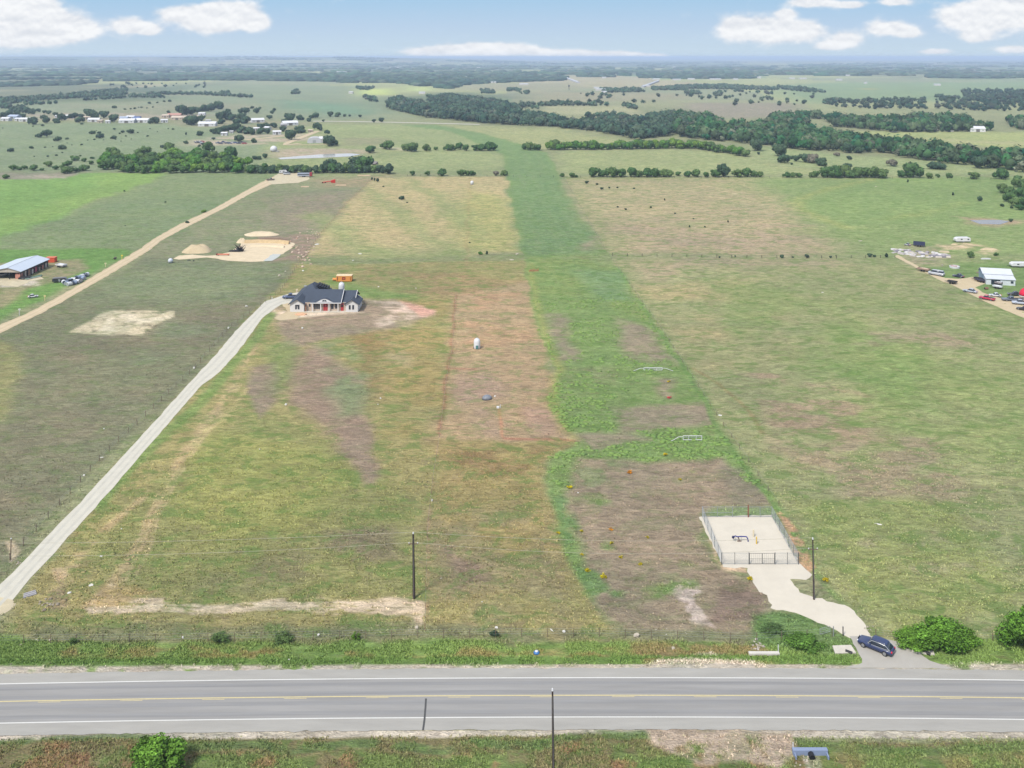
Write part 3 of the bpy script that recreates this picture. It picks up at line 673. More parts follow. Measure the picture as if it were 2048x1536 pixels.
for f0, f1 in ((.2, .36), (.62, .8)): strip('wheel_path', mid(f0), mid(f1), .075, mat('dirt_rut', alb(224,204,172), .95, .1, .5), .12, int(f0*100))
# ---------------------------------------------------------------- trees and bushes
def ico(sub):
    bm = bmesh.new(); bmesh.ops.create_icosphere(bm, subdivisions=sub, radius=1)
    v = np.array([tuple(q.co) for q in bm.verts]); f = np.array([[q.index for q in p.verts] for p in bm.faces]); bm.free(); return v, f
ICO = {k: ico(k) for k in (1, 2, 3)}
def crown(seed, lobes=7, sub=2, leaves=500, leaf=.13, asp=.75, conic=0.0, trunk=.18, jag=.22):
    """leafy crown one metre in radius: (verts, triangles, tone). lobed mass with loose leaf sprays around it"""
    r = np.random.default_rng(seed); V = []; Fc = []; T = []; n = 0; cs = []
    top = 2*asp
    for k in range(lobes):
        a = r.uniform(0, 6.283); d = r.uniform(.25, .78) * (1 if k else 0); z = r.uniform(.25, .8)
        d *= (1 - conic*z); rad = r.uniform(.24, .44) * (1 - .5*conic*z)
        c = np.array([math.cos(a)*d, math.sin(a)*d, trunk + z*(top-trunk-.2)]); s3 = np.array([rad, rad, rad*min(1.0, asp*1.25)])
        if k == 0: c = np.array([0, 0, trunk+.5*(top-trunk)]); s3 = np.array([.5, .5, .38*(top-trunk)+.06])
        v, f = ICO[sub]; q = v*(1 + r.uniform(-jag, jag, (len(v), 1)))*s3 + c
        q[:, 2] = np.maximum(q[:, 2], trunk*.6)
        V.append(q); Fc.append(f+n); n += len(q); T.append(r.uniform(.75, 1.15)*np.ones(len(q))*(r.uniform(.85, 1.15, len(q)))); cs.append((c, s3))
    if leaves:
        li = r.integers(0, len(cs), leaves); dirs = r.normal(size=(leaves, 3)); dirs /= np.linalg.norm(dirs, axis=1)[:, None]
        cc = np.array([c for c, _ in cs])[li]; ss = np.array([s for _, s in cs])[li]
        p = cc + dirs*ss*r.uniform(.95, 1.22, (leaves, 1)); p[:, 2] = np.maximum(p[:, 2], trunk*.5)
        t1 = r.normal(size=(leaves, 3)); t1 /= np.linalg.norm(t1, axis=1)[:, None]; t2 = np.cross(t1, dirs); t2 /= np.linalg.norm(t2, axis=1)[:, None]+1e-9
        L_ = leaf*r.uniform(.6, 1.4, (leaves, 1))
        tri = np.stack([p - t1*L_*.5 - t2*L_*.3, p + t1*L_*.5 - t2*L_*.3, p + t2*L_*.6 + dirs*L_*.2], 1).reshape(-1, 3)
        V.append(tri); Fc.append(np.arange(leaves*3).reshape(-1, 3)+n); T.append(np.repeat(r.uniform(.65, 1.5, leaves), 3))
    return np.concatenate(V), np.concatenate(Fc), np.concatenate(T)
def leaf_mat(name, col, rand=.18):
    m = bpy.data.materials.new(name); m.use_nodes = True; nt = m.node_tree; N = nt.nodes; L = nt.links
    b = N['Principled BSDF']; b.inputs['Roughness'].default_value = .85; b.inputs['Specular IOR Level'].default_value = .12
    a = N.new('ShaderNodeAttribute'); a.attribute_name = 'tone'
    tc = N.new('ShaderNodeTexCoord'); n = N.new('ShaderNodeTexNoise'); n.inputs['Scale'].default_value = 5; n.inputs['Detail'].default_value = 4
    L.new(tc.outputs['Object'], n.inputs[0])
    mr = N.new('ShaderNodeMapRange'); L.new(n.outputs[0], mr.inputs[0]); mr.inputs[1].default_value = .35; mr.inputs[2].default_value = .65; mr.inputs[3].default_value = .6; mr.inputs[4].default_value = 1.4
    oi = N.new('ShaderNodeObjectInfo'); r2 = N.new('ShaderNodeMapRange'); L.new(oi.outputs['Random'], r2.inputs[0]); r2.inputs[3].default_value = 1-rand; r2.inputs[4].default_value = 1+rand
    hs = N.new('ShaderNodeHueSaturation'); hs.inputs['Color'].default_value = (*col, 1)
    h2 = N.new('ShaderNodeMapRange'); L.new(oi.outputs['Random'], h2.inputs[0]); h2.inputs[3].default_value = .5+.16*rand; h2.inputs[4].default_value = .5-.14*rand
    kn = N.new('ShaderNodeAttribute'); kn.attribute_name = 'kin'; hm_ = N.new('ShaderNodeMath'); hm_.operation = 'MULTIPLY_ADD'; L.new(kn.outputs['Fac'], hm_.inputs[0]); hm_.inputs[1].default_value = -.05; L.new(h2.outputs[0], hm_.inputs[2])
    sm_ = N.new('ShaderNodeMath'); sm_.operation = 'MULTIPLY_ADD'; L.new(kn.outputs['Fac'], sm_.inputs[0]); sm_.inputs[1].default_value = -.25; sm_.inputs[2].default_value = 1.0; L.new(sm_.outputs[0], hs.inputs['Saturation'])
    L.new(hm_.outputs[0], hs.inputs['Hue'])
    m1 = N.new('ShaderNodeMath'); m1.operation = 'MULTIPLY'; L.new(a.outputs['Fac'], m1.inputs[0]); L.new(mr.outputs[0], m1.inputs[1])
    m2 = N.new('ShaderNodeMath'); m2.operation = 'MULTIPLY'; L.new(m1.outputs[0], m2.inputs[0]); L.new(r2.outputs[0], m2.inputs[1])
    sc = N.new('ShaderNodeVectorMath'); sc.operation = 'SCALE'; L.new(hs.outputs[0], sc.inputs[0]); L.new(m2.outputs[0], sc.inputs['Scale'])
    L.new(sc.outputs[0], b.inputs['Base Color']); return m
LM = {'oak': leaf_mat('oak_leaves', alb(88, 118, 68)), 'bright': leaf_mat('bright_leaves', alb(96, 136, 58)),
      'cedar': leaf_mat('cedar_foliage', alb(58, 82, 58), .1), 'grey': leaf_mat('bare_twigs', alb(128, 124, 108), .1),
      'live': leaf_mat('live_oak_leaves', alb(72, 98, 72)), 'mid': leaf_mat('creek_leaves', alb(76, 104, 66)), 'fresh': leaf_mat('fresh_leaves', alb(112, 154, 58), .05),
      'yellow': leaf_mat('yellow_blossom', alb(222, 204, 40), .05), 'orange': leaf_mat('orange_blossom', alb(232, 160, 44), .05),
      'pink': leaf_mat('pink_blossom', alb(222, 84, 92), .02)}
M_bark = mat('bark', alb(104, 92, 78), .95, .2, 3)
def trunk_mesh(seed, asp, trunk):
    rr = random.Random(seed); b = MB(); h = trunk + asp*.7
    b.tube((0, 0, -.03), (rr.uniform(-.04, .04), rr.uniform(-.04, .04), h*.55), .07, .05, 7)
    for k in range(4):
        a = k*1.57 + rr.random(); b.tube((0, 0, h*.4), (.42*math.cos(a), .42*math.sin(a), h*1.05), .035, .015, 5)
    return b.mesh('trunk')
PROTO = {}
def proto(kind, var, asp):
    key = (kind, var, asp)
    if key in PROTO: return PROTO[key]
    sd_ = hash((var*7 + int(asp*100)*3 + len(kind))) % 9999
    con = .8 if kind == 'cedar' and asp > .9 else 0
    tr = .05 if kind in ('cedar', 'live') or asp < .5 else .16
    V, F_, T = crown(sd_, 10, 2, 620, .17, asp, con, tr, .3)
    me = np_mesh('crown', V, F_, 3); a = me.attributes.new('tone', 'FLOAT', 'POINT'); a.data.foreach_set('value', T.astype(np.float32))
    me.materials.append(LM[kind]); tm = trunk_mesh(sd_, asp, tr); tm.materials.append(M_bark)
    PROTO[key] = (me, tm); return PROTO[key]
def plant(name, x, y, wpx, kind, asp, label, cat, group=None, px=True, rad=None):
    X, Y = g(x, y) if px else (x, y)
    r = rad if rad else wpx*(H/(y-YH))/2*1.12
    a = min((.45, .6, .75, .95, 1.2), key=lambda q: abs(q-asp))
    me, tm = proto(kind, rnd.randrange(4), a)
    t = empty(name, (X, Y, 0), rnd.uniform(0, 6.28), label, cat, group); t.scale = (r, r, r*rnd.uniform(.9, 1.12))
    link('crown', me, None, t); link('trunk', tm, None, t); return t
def nth(n):
    return f"{n}{'th' if 10 <= n % 100 <= 20 else {1:'st',2:'nd',3:'rd'}.get(n % 10,'th')}"
NT = [0]
def row(items, name, cat, kind, asp, template, group, sc=1.0):
    items = sorted(items); n = len(items)
    for i, it in enumerate(items):
        k = it[3] if len(it) > 3 else kind; as_ = it[4] if len(it) > 4 else asp
        pos = 'leftmost' if i == 0 else 'rightmost' if i == n-1 else nth(i+1) + ' from left'
        plant(name, it[0], it[1], it[2]*sc, k, as_, template.format(pos), cat, group); NT[0] += 1
def cv(lst, s, ox, oy, up=.30):      # crop coordinates -> photo pixels; the base of a bush lies below its middle
    return [(ox + a[0]*s, oy + a[1]*s + a[2]*s*up, a[2]*s) + tuple(a[3:]) for a in lst]
c4 = lambda l, up=.28: cv(l, .1953, 0, 200, up)
c5 = lambda l, up=.3: cv(l, .2197, 350, 200, up)
c2 = lambda l, up=.3: cv(l, .3418, 680, 0, up)
c3 = lambda l, up=.3: cv(l, .3418, 1348, 0, up)
# bushes dotted over the left pasture
row(c4([(395,365,70),(480,350,110),(585,400,75),(685,395,35),(940,332,60),(985,315,14),(1012,335,38),(1020,372,75),(965,403,25),(1060,408,14),(898,410,14),(1170,298,32),
 (1225,343,26),(1258,325,40),(1340,322,75),(1413,332,18),(1160,383,60),(1182,400,25),(1290,368,20),(1240,422,15),(1345,400,14),(1508,367,28),(1537,293,16),(1612,325,14),
 (1722,293,16),(1772,297,28),(105,515,60),(322,487,42),(462,483,22),(636,485,75),(687,440,15),(736,460,14),(835,457,24),(350,578,16),(488,575,26),(578,565,25),
 (638,538,18),(340,268,20),(435,260,36),(840,243,30),(28,287,16),(1668,478,45),(1740,490,80),(1765,460,36),(540,478,13)]),
 'pasture_bush', 'bush', 'live', .6, 'dark spreading oak bush, {} dotted over the far left pasture', 'bushes dotted over the far left pasture')
row(c4([(1173,73,45),(1280,92,28),(1338,90,25),(1380,85,30),(1420,75,18),(1448,75,28),(1505,82,20),(1567,72,22),(1530,30,35),(1610,25,25),(1680,12,30),(1735,8,40)]),
 'pasture_bush', 'bush', 'live', .6, 'small dark bush, {} of those behind the far left village', 'bushes behind the village')
row(c4([(52,780,70),(140,690,80),(200,700,50),(250,690,60),(345,690,95),(430,710,40),(495,655,85),(575,690,60),(630,680,50),(690,650,100),(690,715,110),(780,710,80),(860,695,90),
 (765,595,80),(822,570,24),(860,612,60),(945,590,40),(935,640,60)], .35), 'creek_tree', 'tree', 'oak', .6, 'scrubby tree, {} of the loose row at the far left creek', 'scrub trees at the left creek')
wl = []
for (by, x0, x1, st, w) in ((345,248,500,13,24),(338,205,470,13,23),(331,200,495,14,24),(324,215,440,15,24),(318,330,470,16,24)):
    xx = x0
    while xx < x1: wl.append((xx + rnd.uniform(-3, 3), by + rnd.uniform(-2, 2), w*rnd.uniform(.75, 1.2), rnd.choice(('bright','oak','oak','bright')), .75)); xx += st
wl += [(287,318,30,'oak',.75),(224,314,24,'oak',.75),(338,304,20,'oak',.95),(418,304,24,'oak',.75)]
row(wl, 'wood_tree', 'tree', 'oak', .75, 'leafy green tree, {} in the dense wood behind the bright green field', 'trees of the wood behind the bright green field')
row([(504 + i*9 + rnd.uniform(-2.5, 2.5), 347 - rnd.uniform(0, 2), rnd.uniform(11, 17), 'live' if i % 3 else 'oak', rnd.choice((.75,.95))) for i in range(31)] + [(662,342,24,'live',.75),(722,340,36,'live',.6),(700,344,26,'live',.6),(730,343,30,'oak',.75),(778,348,17,'live',.95)],
 'hedgerow_tree', 'tree', 'live', .9, 'dark tree, {} in the hedgerow behind the dirt pad', 'trees in the hedgerow behind the dirt pad', 1.25)
row([(825,351,8),(855,351,8),(883,352,13),(922,352,12),(934,351,10),(944,351,10),(992,352,9,'grey',.75),(1009,352,11),(1124,354,7),(1143,355,10),(1153,355,5)] +
 [(1182+6,354,16),(1206,354,14),(1226,354,17),(1243,354,15),(1262,354,16),(1276,354,14),(1294,354,18),(1311,354,16),(1328,354,15),(1339,354,14),(1356,352,8),(1377,354,12),(1394,354,14),(1411,355,9),
  (1431,354,15),(1447,354,18,'live',.95),(1475,354,15),(1495,354,15),(1508,354,11),(1519,354,10),(1574,355,11),(1586,355,9),(1598,355,9),(1624,355,9),(1632,355,12)] +
 [(1655,355,20),(1672,355,22),(1689,355,22),(1700,356,16),(1719,355,20),(1734,355,20),(1750,356,20),(1765,356,18),(1803,355,12),(1826,355,26),(1857,357,11),(1876,355,6),(1899,356,9),(1948,358,14),(2003,358,20),(2035,362,11)],
 'fence_line_tree', 'tree', 'oak', .75, 'rounded green tree, {} along the far fence line across the pastures', 'trees along the far fence line', 1.4)
row(c2([(180,885,40),(258,862,36),(290,862,50,'oak',.75),(392,872,45),(420,875,50),(508,875,38),(560,873,22),(630,873,36),(655,872,36),(702,866,38),(738,875,34),(795,872,38),(830,872,42),(868,870,50),(896,872,36),(1085,866,36),(1115,868,44),(1155,872,34)], .25),
 'field_edge_tree', 'tree', 'oak', .7, 'green tree, {} in the broken row across the pale fields', 'trees in the broken row across the pale fields', 1.3)
row([(1102 + i*8.6 + rnd.uniform(-2, 2), (300 + (i < 36)*0 - i*.10 if i < 33 else 296.7 + (i-33)*1.3) + rnd.uniform(-1, .6), rnd.uniform(12, 19), 'oak' if i % 2 else 'bright', .75) for i in range(46)],
 'long_hedge_tree', 'tree', 'oak', .75, 'green tree, {} in the long hedge between the pale fields on the right', 'trees in the long hedge on the right', 1.3)
row(c3([(620,890,75),(643,938,55),(485,863,65),(495,900,15),(685,925,20),(688,960,15),(718,932,40),(770,932,60),(810,938,55,'grey',.75),(863,955,50),(952,905,30,'grey',.6),(1025,927,25),(1275,955,55,'grey',.6),
 (1530,965,85,'live',.45),(1785,965,70),(535,840,28),(1018,982,45),(1020,880,50),(1080,885,40),(1210,880,45)]),
 'pasture_tree', 'tree', 'live', .7, 'loose tree, {} between creek wood and far fence line', 'loose trees between creek wood and fence line', 1.2)
row([(2006,386,22),(2022,392,26),(2042,398,30),(2062,402,32),(2020,404,24),(2036,412,26),(2052,416,26),(2085,410,34),(2078,424,30),(2035,375,22),(2050,380,26),(2040,420,16)], 'wood_tree', 'tree', 'oak', .8,
 'tree, {} in the small dense wood cut off by the right edge', 'trees of the wood at the right edge')
row([(1959,402,12),(2004,413,9,'cedar',.6),(2022,444,8),(1816,365,5,'cedar',1.2),(1906,391,6,'cedar',1.2),(2023,417,6),(2091,430,10)], 'pasture_tree', 'bush', 'live', .75, 'small bush, {} on the green pasture beside the right edge wood', 'small bushes on the right green pasture')
row([(1174,367,7),(1194,370,5),(1204,379,6),(1219,377,4),(1235,376,4),(1268,378,4),(1329,401,4,'cedar',1.2),(1235,415,4),(1252,420,5),(1302,416,5),(1350,428,4),(1379,455,4,'cedar',1.2),(1410,455,4),(1456,445,4,'cedar',1.2),(1387,438,3)],
 'cedar_seedling', 'bush', 'cedar', .75, 'tiny dark cedar shrub, {} in the tan right pasture', 'tiny cedar shrubs in the right pasture')
row([(744,360,6,'cedar',.95),(749,362,6,'cedar',.95),(755,364,9,'cedar',.95),(767,374,4,'cedar',.6),(803,399,11,'live',.6),(814,406,4,'cedar',.45),(974,509,6,'cedar',1.2),(961,509,10,'bright',.6),(939,486,4,'cedar',.6),(408,425,10,'bright',.6),(374,446,9,'cedar',.45),(249,383,4,'cedar',.6),(331,405,5,'cedar',.45),(230,520,6,'grey',.95),(250,452,3,'cedar',.6)],
 'pasture_shrub', 'bush', 'cedar', .75, 'dark shrub in the middle pastures, {} along dirt road and tan field', 'shrubs in the middle pastures')
row([(1564,516,8),(1586,516,4),(1614,515,9),(1661,516,6),(1672,513,3),(1740,514,10,'live',.75),(1749,514,6),(1773,515,9,'cedar',.95),(1942,515,14,'oak',.75),(1992,512,8,'oak',.75),(1439,516,4),(1470,514,4)], 'fence_bush', 'bush', 'live', .7,
 'small bush, {} along the dark cross fence in the right pasture', 'bushes along the dark cross fence')
# village trees
vt = c4([(340,225,90),(235,170,50),(175,150,60),(100,150,70),(35,160,60),(260,120,60),(320,130,60),(395,110,45),(460,125,40),(500,130,50),(560,150,50),(630,185,80),(480,215,80),(450,180,60),(720,170,60),(770,165,70),(830,170,60),
 (950,165,100),(1060,160,90),(1160,200,90),(815,208,80),(890,135,80),(940,140,70),(1590,215,90),(1540,230,50),(1960,225,120),(1865,120,120),(1725,125,32),(1920,110,60),(580,220,60)], .3)
vt += c5([(60,100,90),(150,110,80),(200,100,60),(260,80,80),(330,80,80),(400,60,80),(120,200,90),(180,200,70),(240,175,60),(420,160,80),(470,155,90),(520,165,70),(600,165,80),(640,190,80),(560,215,70),(420,200,60),
 (350,290,60),(400,290,70),(450,270,80),(500,265,80),(560,260,80),(610,275,80),(670,285,80),(700,300,60),(480,100,40),(640,105,70),(600,110,50),(700,70,30),(740,105,60),(770,80,28),(885,115,40),(905,92,35),(860,160,48),
 (1040,175,90),(1000,195,50),(1140,165,60),(1220,185,40),(1280,148,60),(1240,155,40),(1350,190,25),(770,245,60),(830,240,60),(900,235,60),(780,290,70),(840,290,60),(990,270,60),(1060,330,110),(1030,310,60),(1140,275,80),(1120,290,50),
 (1295,245,70),(1320,265,50),(1385,293,45),(1405,388,110),(1450,392,60),(1370,385,50),(1785,465,60),(585,358,80),(560,355,40),(718,376,45),(815,515,50),(725,530,40),(765,530,40),(100,315,25,'cedar',1.2),(225,310,50),(100,388,35),(1880,185,50),(1810,193,36),(1685,148,30),(1590,145,25),(1545,145,30),(1480,138,50),(1420,138,50),(220,420,26),(260,405,30),(350,355,26)], .3)
row(vt, 'village_tree', 'tree', 'live', .72, 'tree, {} of those standing around the far left village houses', 'trees around the far left village', 1.08)

# ---- woods that read as one mass
def mass(name, polys, sp, r0, r1, kindmat, label, seed, lod=0, hh=1.0, prob=1.0):
    r = np.random.default_rng(seed); protos = []
    for k in range(5):
        if lod == 0: protos.append(crown(100+k, 3, 1, 46, .3, .72, 0, .1, .2))
        elif lod == 1: protos.append(crown(120+k, 1, 1, 14, .4, .6, 0, .05, .25))
        else:
            protos.append((ICO[1][0]*np.array([1, 1, .5])*(1+r.uniform(-.2, .2, (len(ICO[1][0]), 1)))+np.array([0, 0, .2]), ICO[1][1], r.uniform(.7, 1.3, len(ICO[1][0]))))
    Vs, Fs, Ts, Ks, n = [], [], [], [], 0
    for P in polys:
        P = [g(*p) for p in P]; xs = [p[0] for p in P]; ys = [p[1] for p in P]
        s = sp; nx = int((max(xs)-min(xs))/s)+1; ny = int((max(ys)-min(ys))/s)+1
        gx, gy = np.meshgrid(min(xs)+np.arange(nx)*s, min(ys)+np.arange(ny)*s); gx = gx.ravel()+r.uniform(-.5, .5, nx*ny)*s; gy = gy.ravel()+r.uniform(-.5, .5, nx*ny)*s
        ok = (sdist(P, gx, gy) > 0) & (np.abs(gx) < gy*.66+30)
        if prob < 1: ok &= fbm(gx, gy, 90, seed) > 1-prob
        gx, gy = gx[ok], gy[ok]
        for X, Y in zip(gx, gy):
            v, f, t = protos[r.integers(5)]; a = r.uniform(0, 6.28); R_ = r.uniform(r0*.75, r1*1.12); kk = r.normal()*.7; Ks.append(np.full(len(v), kk)); ca, sa = math.cos(a)*R_, math.sin(a)*R_
            q = np.empty_like(v); q[:, 0] = v[:, 0]*ca - v[:, 1]*sa + X; q[:, 1] = v[:, 0]*sa + v[:, 1]*ca + Y; q[:, 2] = v[:, 2]*R_*hh*r.uniform(.85, 1.2)
            Vs.append(q); Fs.append(f+n); n += len(v); Ts.append(t*r.uniform(.65, 1.55)*(1+.15*kk))
    V = np.concatenate(Vs); V[:, 2] += ground_z(V[:, 0], V[:, 1])
    me = np_mesh(name, V, np.concatenate(Fs), 3); a = me.attributes.new('tone', 'FLOAT', 'POINT'); a.data.foreach_set('value', np.concatenate(Ts).astype(np.float32)); a = me.attributes.new('kin', 'FLOAT', 'POINT'); a.data.foreach_set('value', np.concatenate(Ks).astype(np.float32))
    o = link(name, me, kindmat); tag(o, label, 'wood', None, 'stuff'); return len(Vs)
def p2(l): return [(680+x*.3418, y*.3418) for x, y in l]
def p3(l): return [(1348+x*.3418, y*.3418) for x, y in l]
def p1(l): return [(x*.3418, y*.3418) for x, y in l]
dn = 13   # canopies rise about this many crop pixels above their feet
W1 = [p2([(275,605),(340,580),(440,605),(560,635),(470,650),(500,690),(290,640)]), p2([(520,585),(640,570),(780,585),(900,600),(1020,632),(1060,675),(1180,690),(1290,720),(1240,745),(880,725),(500,690),(560,655)]),
      p2([(1240,718),(1440,728),(1600,712),(1760,712),(1900,680),(2060,690),(2060,770),(1960,780),(1900,800),(1740,820),(1620,795),(1480,770),(1240,745)])]
W2 = [p3([(0,690),(90,690),(200,705),(300,748),(480,750),(560,742),(700,738),(770,770),(830,795),(1000,805),(1100,835),(1300,855),(1560,885),(1640,905),(1900,925),(2200,945),(2200,1040),(2048,1010),(1750,970),(1590,960),(1300,915),(1200,897),(950,890),(700,875),(560,850),(300,832),(0,800)]),
      p3([(930,745),(940,728),(1000,712),(1300,715),(1450,690),(1700,715),(1720,735),(1880,768),(1500,775),(1250,772),(1000,745)]),
      p3([(560,705),(640,690),(760,690),(780,730),(600,740)]), p3([(900,685),(960,690),(950,720),(900,715)]), p3([(1950,720),(2300,700),(2300,770),(2010,760),(1960,740)]),
      p3([(760,690),(870,690),(870,698),(760,698)])]
NT.append(mass('creek_wood', W1, 7.5, 5.0, 7.8, LM['live'], 'dense dark creek wood winding through the middle distance', 5, 0, .9))
NT.append(mass('creek_wood', W2, 8.0, 5.0, 8.2, LM['mid'], 'broad green creek wood winding across the right side', 6, 0, .95))
B1 = [p1([(0,580),(190,575),(440,555),(600,535),(745,525),(740,560),(500,575),(230,590),(60,610),(60,640),(0,640)]), p1([(750,560),(960,568),(960,575),(750,572)]), p1([(860,548),(1160,548),(1460,568),(1480,575),(1160,556),(860,556)]),
      p1([(490,588),(740,570),(740,575),(500,592)]), p1([(50,635),(200,640),(205,662),(50,660)]), p1([(130,612),(340,605),(340,610),(140,618)]),
      p1([(1285,545),(1340,545),(1335,560),(1290,560)]), p1([(1705,535),(1755,535),(1755,552),(1705,552)]),
      p2([(1160,612),(1300,600),(1500,615),(1600,618),(1600,622),(1160,622)]), p2([(1620,618),(1740,625),(1745,645),(1700,640)]), p2([(1050,610),(1150,612),(1160,640),(1060,630)]),
      p2([(1520,525),(1740,520),(1780,540),(1560,545)]), p2([(1820,515),(2050,510),(2050,530),(1830,530)]), p2([(975,525),(1060,525),(1050,538),(980,536)]), p2([(1050,542),(1105,542),(1105,552),(1050,552)]),
      p2([(820,530),(910,535),(915,552),(830,550)]), p2([(95,510),(200,518),(160,530),(100,525)]), p2([(110,560),(200,575),(220,598),(180,598)]), p2([(1440,678),(1580,668),(1680,678),(1720,690),(1450,690)]),
      p3([(0,505),(300,500),(440,510),(620,520),(600,530),(0,520)]), p3([(600,510),(740,512),(900,545),(760,540),(640,525)]), p3([(60,540),(140,535),(160,552),(70,555)]), p3([(360,532),(400,530),(405,540),(350,540)]), p3([(230,540),(280,540),(275,560),(235,560)]),
      p3([(870,600),(950,590),(1000,605),(880,610)])]
mass('far_tree_belt', B1, 11, 4.6, 7.2, LM['live'], 'dark belts of trees between the far pastures', 8, 1, .85)
scat = [p3([(860,590),(1480,585),(1480,640),(1150,640),(940,625)]), p3([(1530,570),(2100,560),(2100,665),(1700,650),(1540,640)]), p3([(1680,535),(2100,530),(2100,590),(1700,575)]), p2([(1400,550),(1760,550),(1800,600),(1400,600)]), p1([(560,490),(1250,490),(1200,515),(700,520)]), p2([(680,680),(1900,560),(2000,620),(1800,620)]), p3([(0,540),(860,540),(860,640),(0,610)])]
mass('far_scrub', scat[:3], 19, 5, 9, LM['cedar'], 'dark scrub bushes sprinkled over the far right slopes', 9, 1, .8, .62)
mass('far_scrub', scat[3:], 42, 5, 8, LM['cedar'], 'single dark bushes sprinkled over the far pastures', 10, 1, .8, .5)
B2 = [p2([(0,440),(620,440),(1000,440),(1320,450),(1320,472),(1000,482),(750,495),(640,520),(450,505),(380,490),(0,484)]), p3([(0,440),(300,440),(440,435),(480,460),(0,463)]), p2([(1400,438),(1600,440),(1600,452),(1400,452)]), p2([(1740,428),(2050,430),(2050,458),(1760,458)]),
      p3([(1480,440),(2100,438),(2100,460),(1490,457)]), p1([(600,450),(1000,440),(1100,470),(1000,474),(620,476)]), p1([(1000,440),(2048,440),(2048,480),(1500,472),(1000,470)]), p1([(0,487),(560,480),(560,487),(420,500),(0,508)]), p1([(0,462),(580,460),(580,464),(0,468)]),
      p3([(900,420),(1500,418),(1700,425),(1200,432),(920,430)]), p3([(0,400),(600,395),(600,405),(0,408)])]
mass('far_wood', B2, 24, 12, 20, LM['live'], 'blue green woodland filling the distance below the horizon', 12, 2, .7, .64)
r_ = np.random.default_rng(77); B3 = []
for k in range(190):
    Y = 1/r_.uniform(1/12000, 1/3900); X = r_.uniform(-.6, .6)*Y; w = r_.uniform(200, 1500); d = r_.uniform(30, 110)*(Y/5000); s = r_.uniform(-.1, .1)
    def ipx(x, y): return (1024 + x*F/y, YH + FH/y)
    B3.append([ipx(X-w/2, Y), ipx(X, Y-d/2), ipx(X+w/2, Y+s*w), ipx(X, Y+d/2)])
mass('horizon_wood', B3, 48, 22, 40, LM['live'], 'thin dark belts of woodland just below the horizon', 13, 2, .45)
print('individual trees', NT)

# near leafy shrubs with real leaf sprays
def shrub(x, y, w, hgt, kind, label, name='roadside_bush', cat='bush', seed=1, leaves=9000, leaf=.10, lobes=9, off=(0, 0)):
    X, Y = g(x, y); r = np.random.default_rng(seed); Vs, Fs, Ts, n_ = [], [], [], 0
    nb = max(4, int(lobes*2.6)); per = leaves//nb
    for k in range(nb):      # many small irregular sprays of foliage rather than one ball
        a = r.uniform(0, 6.283); d = r.uniform(0, .72)**.7; zc = r.uniform(.15, .95)*math.sqrt(max(.05, 1-d*d)); rad = r.uniform(.18, .36)
        c_ = np.array([math.cos(a)*d, math.sin(a)*d, zc*1.7+.15]); v, f = ICO[2]; q = v*(1+r.uniform(-.35, .35, (len(v), 1)))*rad*.55+c_; q[:, 2] = np.maximum(q[:, 2], .02)
        Vs.append(q); Fs.append(f+n_); n_ += len(q); tk = r.uniform(.6, 1.15); Ts.append(np.full(len(q), tk*.8))
        dr_ = r.normal(size=(per, 3)); dr_ /= np.linalg.norm(dr_, axis=1)[:, None]; p_ = c_+dr_*rad*r.uniform(.4, 1.55, (per, 1)); p_[:, 2] = np.maximum(p_[:, 2], .02)
        u_ = r.normal(size=(per, 3)); u_ /= np.linalg.norm(u_, axis=1)[:, None]; w_ = np.cross(u_, dr_); w_ /= np.linalg.norm(w_, axis=1)[:, None]+1e-9; l_ = leaf*r.uniform(.5, 1.6, (per, 1))
        Vs.append(np.stack([p_-u_*l_*.5, p_+u_*l_*.5, p_+w_*l_*.9], 1).reshape(-1, 3)); Fs.append(np.arange(per*3).reshape(-1, 3)+n_); n_ += per*3; Ts.append(np.repeat(tk*r.uniform(.6, 1.6, per), 3))
    V, F_, T = np.concatenate(Vs), np.concatenate(Fs), np.concatenate(Ts)
    V = V*np.array([w/2*1.15, w/2*.95, hgt/2*1.05]); me = np_mesh('foliage', V, F_, 3)
    a = me.attributes.new('tone', 'FLOAT', 'POINT'); a.data.foreach_set('value', T.astype(np.float32))
    t = empty(name, (X, Y, 0), 0, label, cat); link('foliage', me, LM[kind], t)
    b = MB(); rr = random.Random(seed)
    for k in range(7):
        an = rr.uniform(0, 6.28); b.tube((0, 0, -.05), (math.cos(an)*w*.25, math.sin(an)*w*.2, hgt*.6), .05, .02, 5)
    b.build('stems', M_bark, t); return t
shrub(1878, 1290, 6.2, 3.6, 'fresh', 'large bright green bush by the driveway mouth behind the dark car', seed=21, leaves=12000)
shrub(1832, 1288, 5.0, 1.7, 'fresh', 'low bright green bush left of the large driveway bush', seed=22, leaves=7000)
shrub(1928, 1290, 4.0, 2.0, 'fresh', 'medium green bush right of the large driveway bush', seed=23, leaves=6000)
shrub(2048, 1290, 5.6, 5.2, 'fresh', 'tall green bush cut off by the right edge above the road', seed=24, leaves=12000)
shrub(309, 1550, 5.2, 4.6, 'fresh', 'bright green round bush at the near bank, bottom left', seed=25, leaves=14000)
shrub(568, 1283, 2.6, 1.2, 'oak', 'low dark green bush, left one at the verge fence below the bare track', seed=26, leaves=2500)
shrub(711, 1280, 1.3, 1.2, 'fresh', 'small green bush at the verge fence below the utility pole', seed=27, leaves=1500)
shrub(440, 1284, 2.4, 1.3, 'oak', 'dark green bush at the verge fence left of the low one', seed=28, leaves=2500)
shrub(146, 1287, 1.4, .9, 'oak', 'small green bush on the far left end of the verge', seed=29, leaves=1200)
shrub(988, 1272, 1.3, .8, 'live', 'small dark bush below the white stone in the middle of the verge', seed=30, leaves=1200)
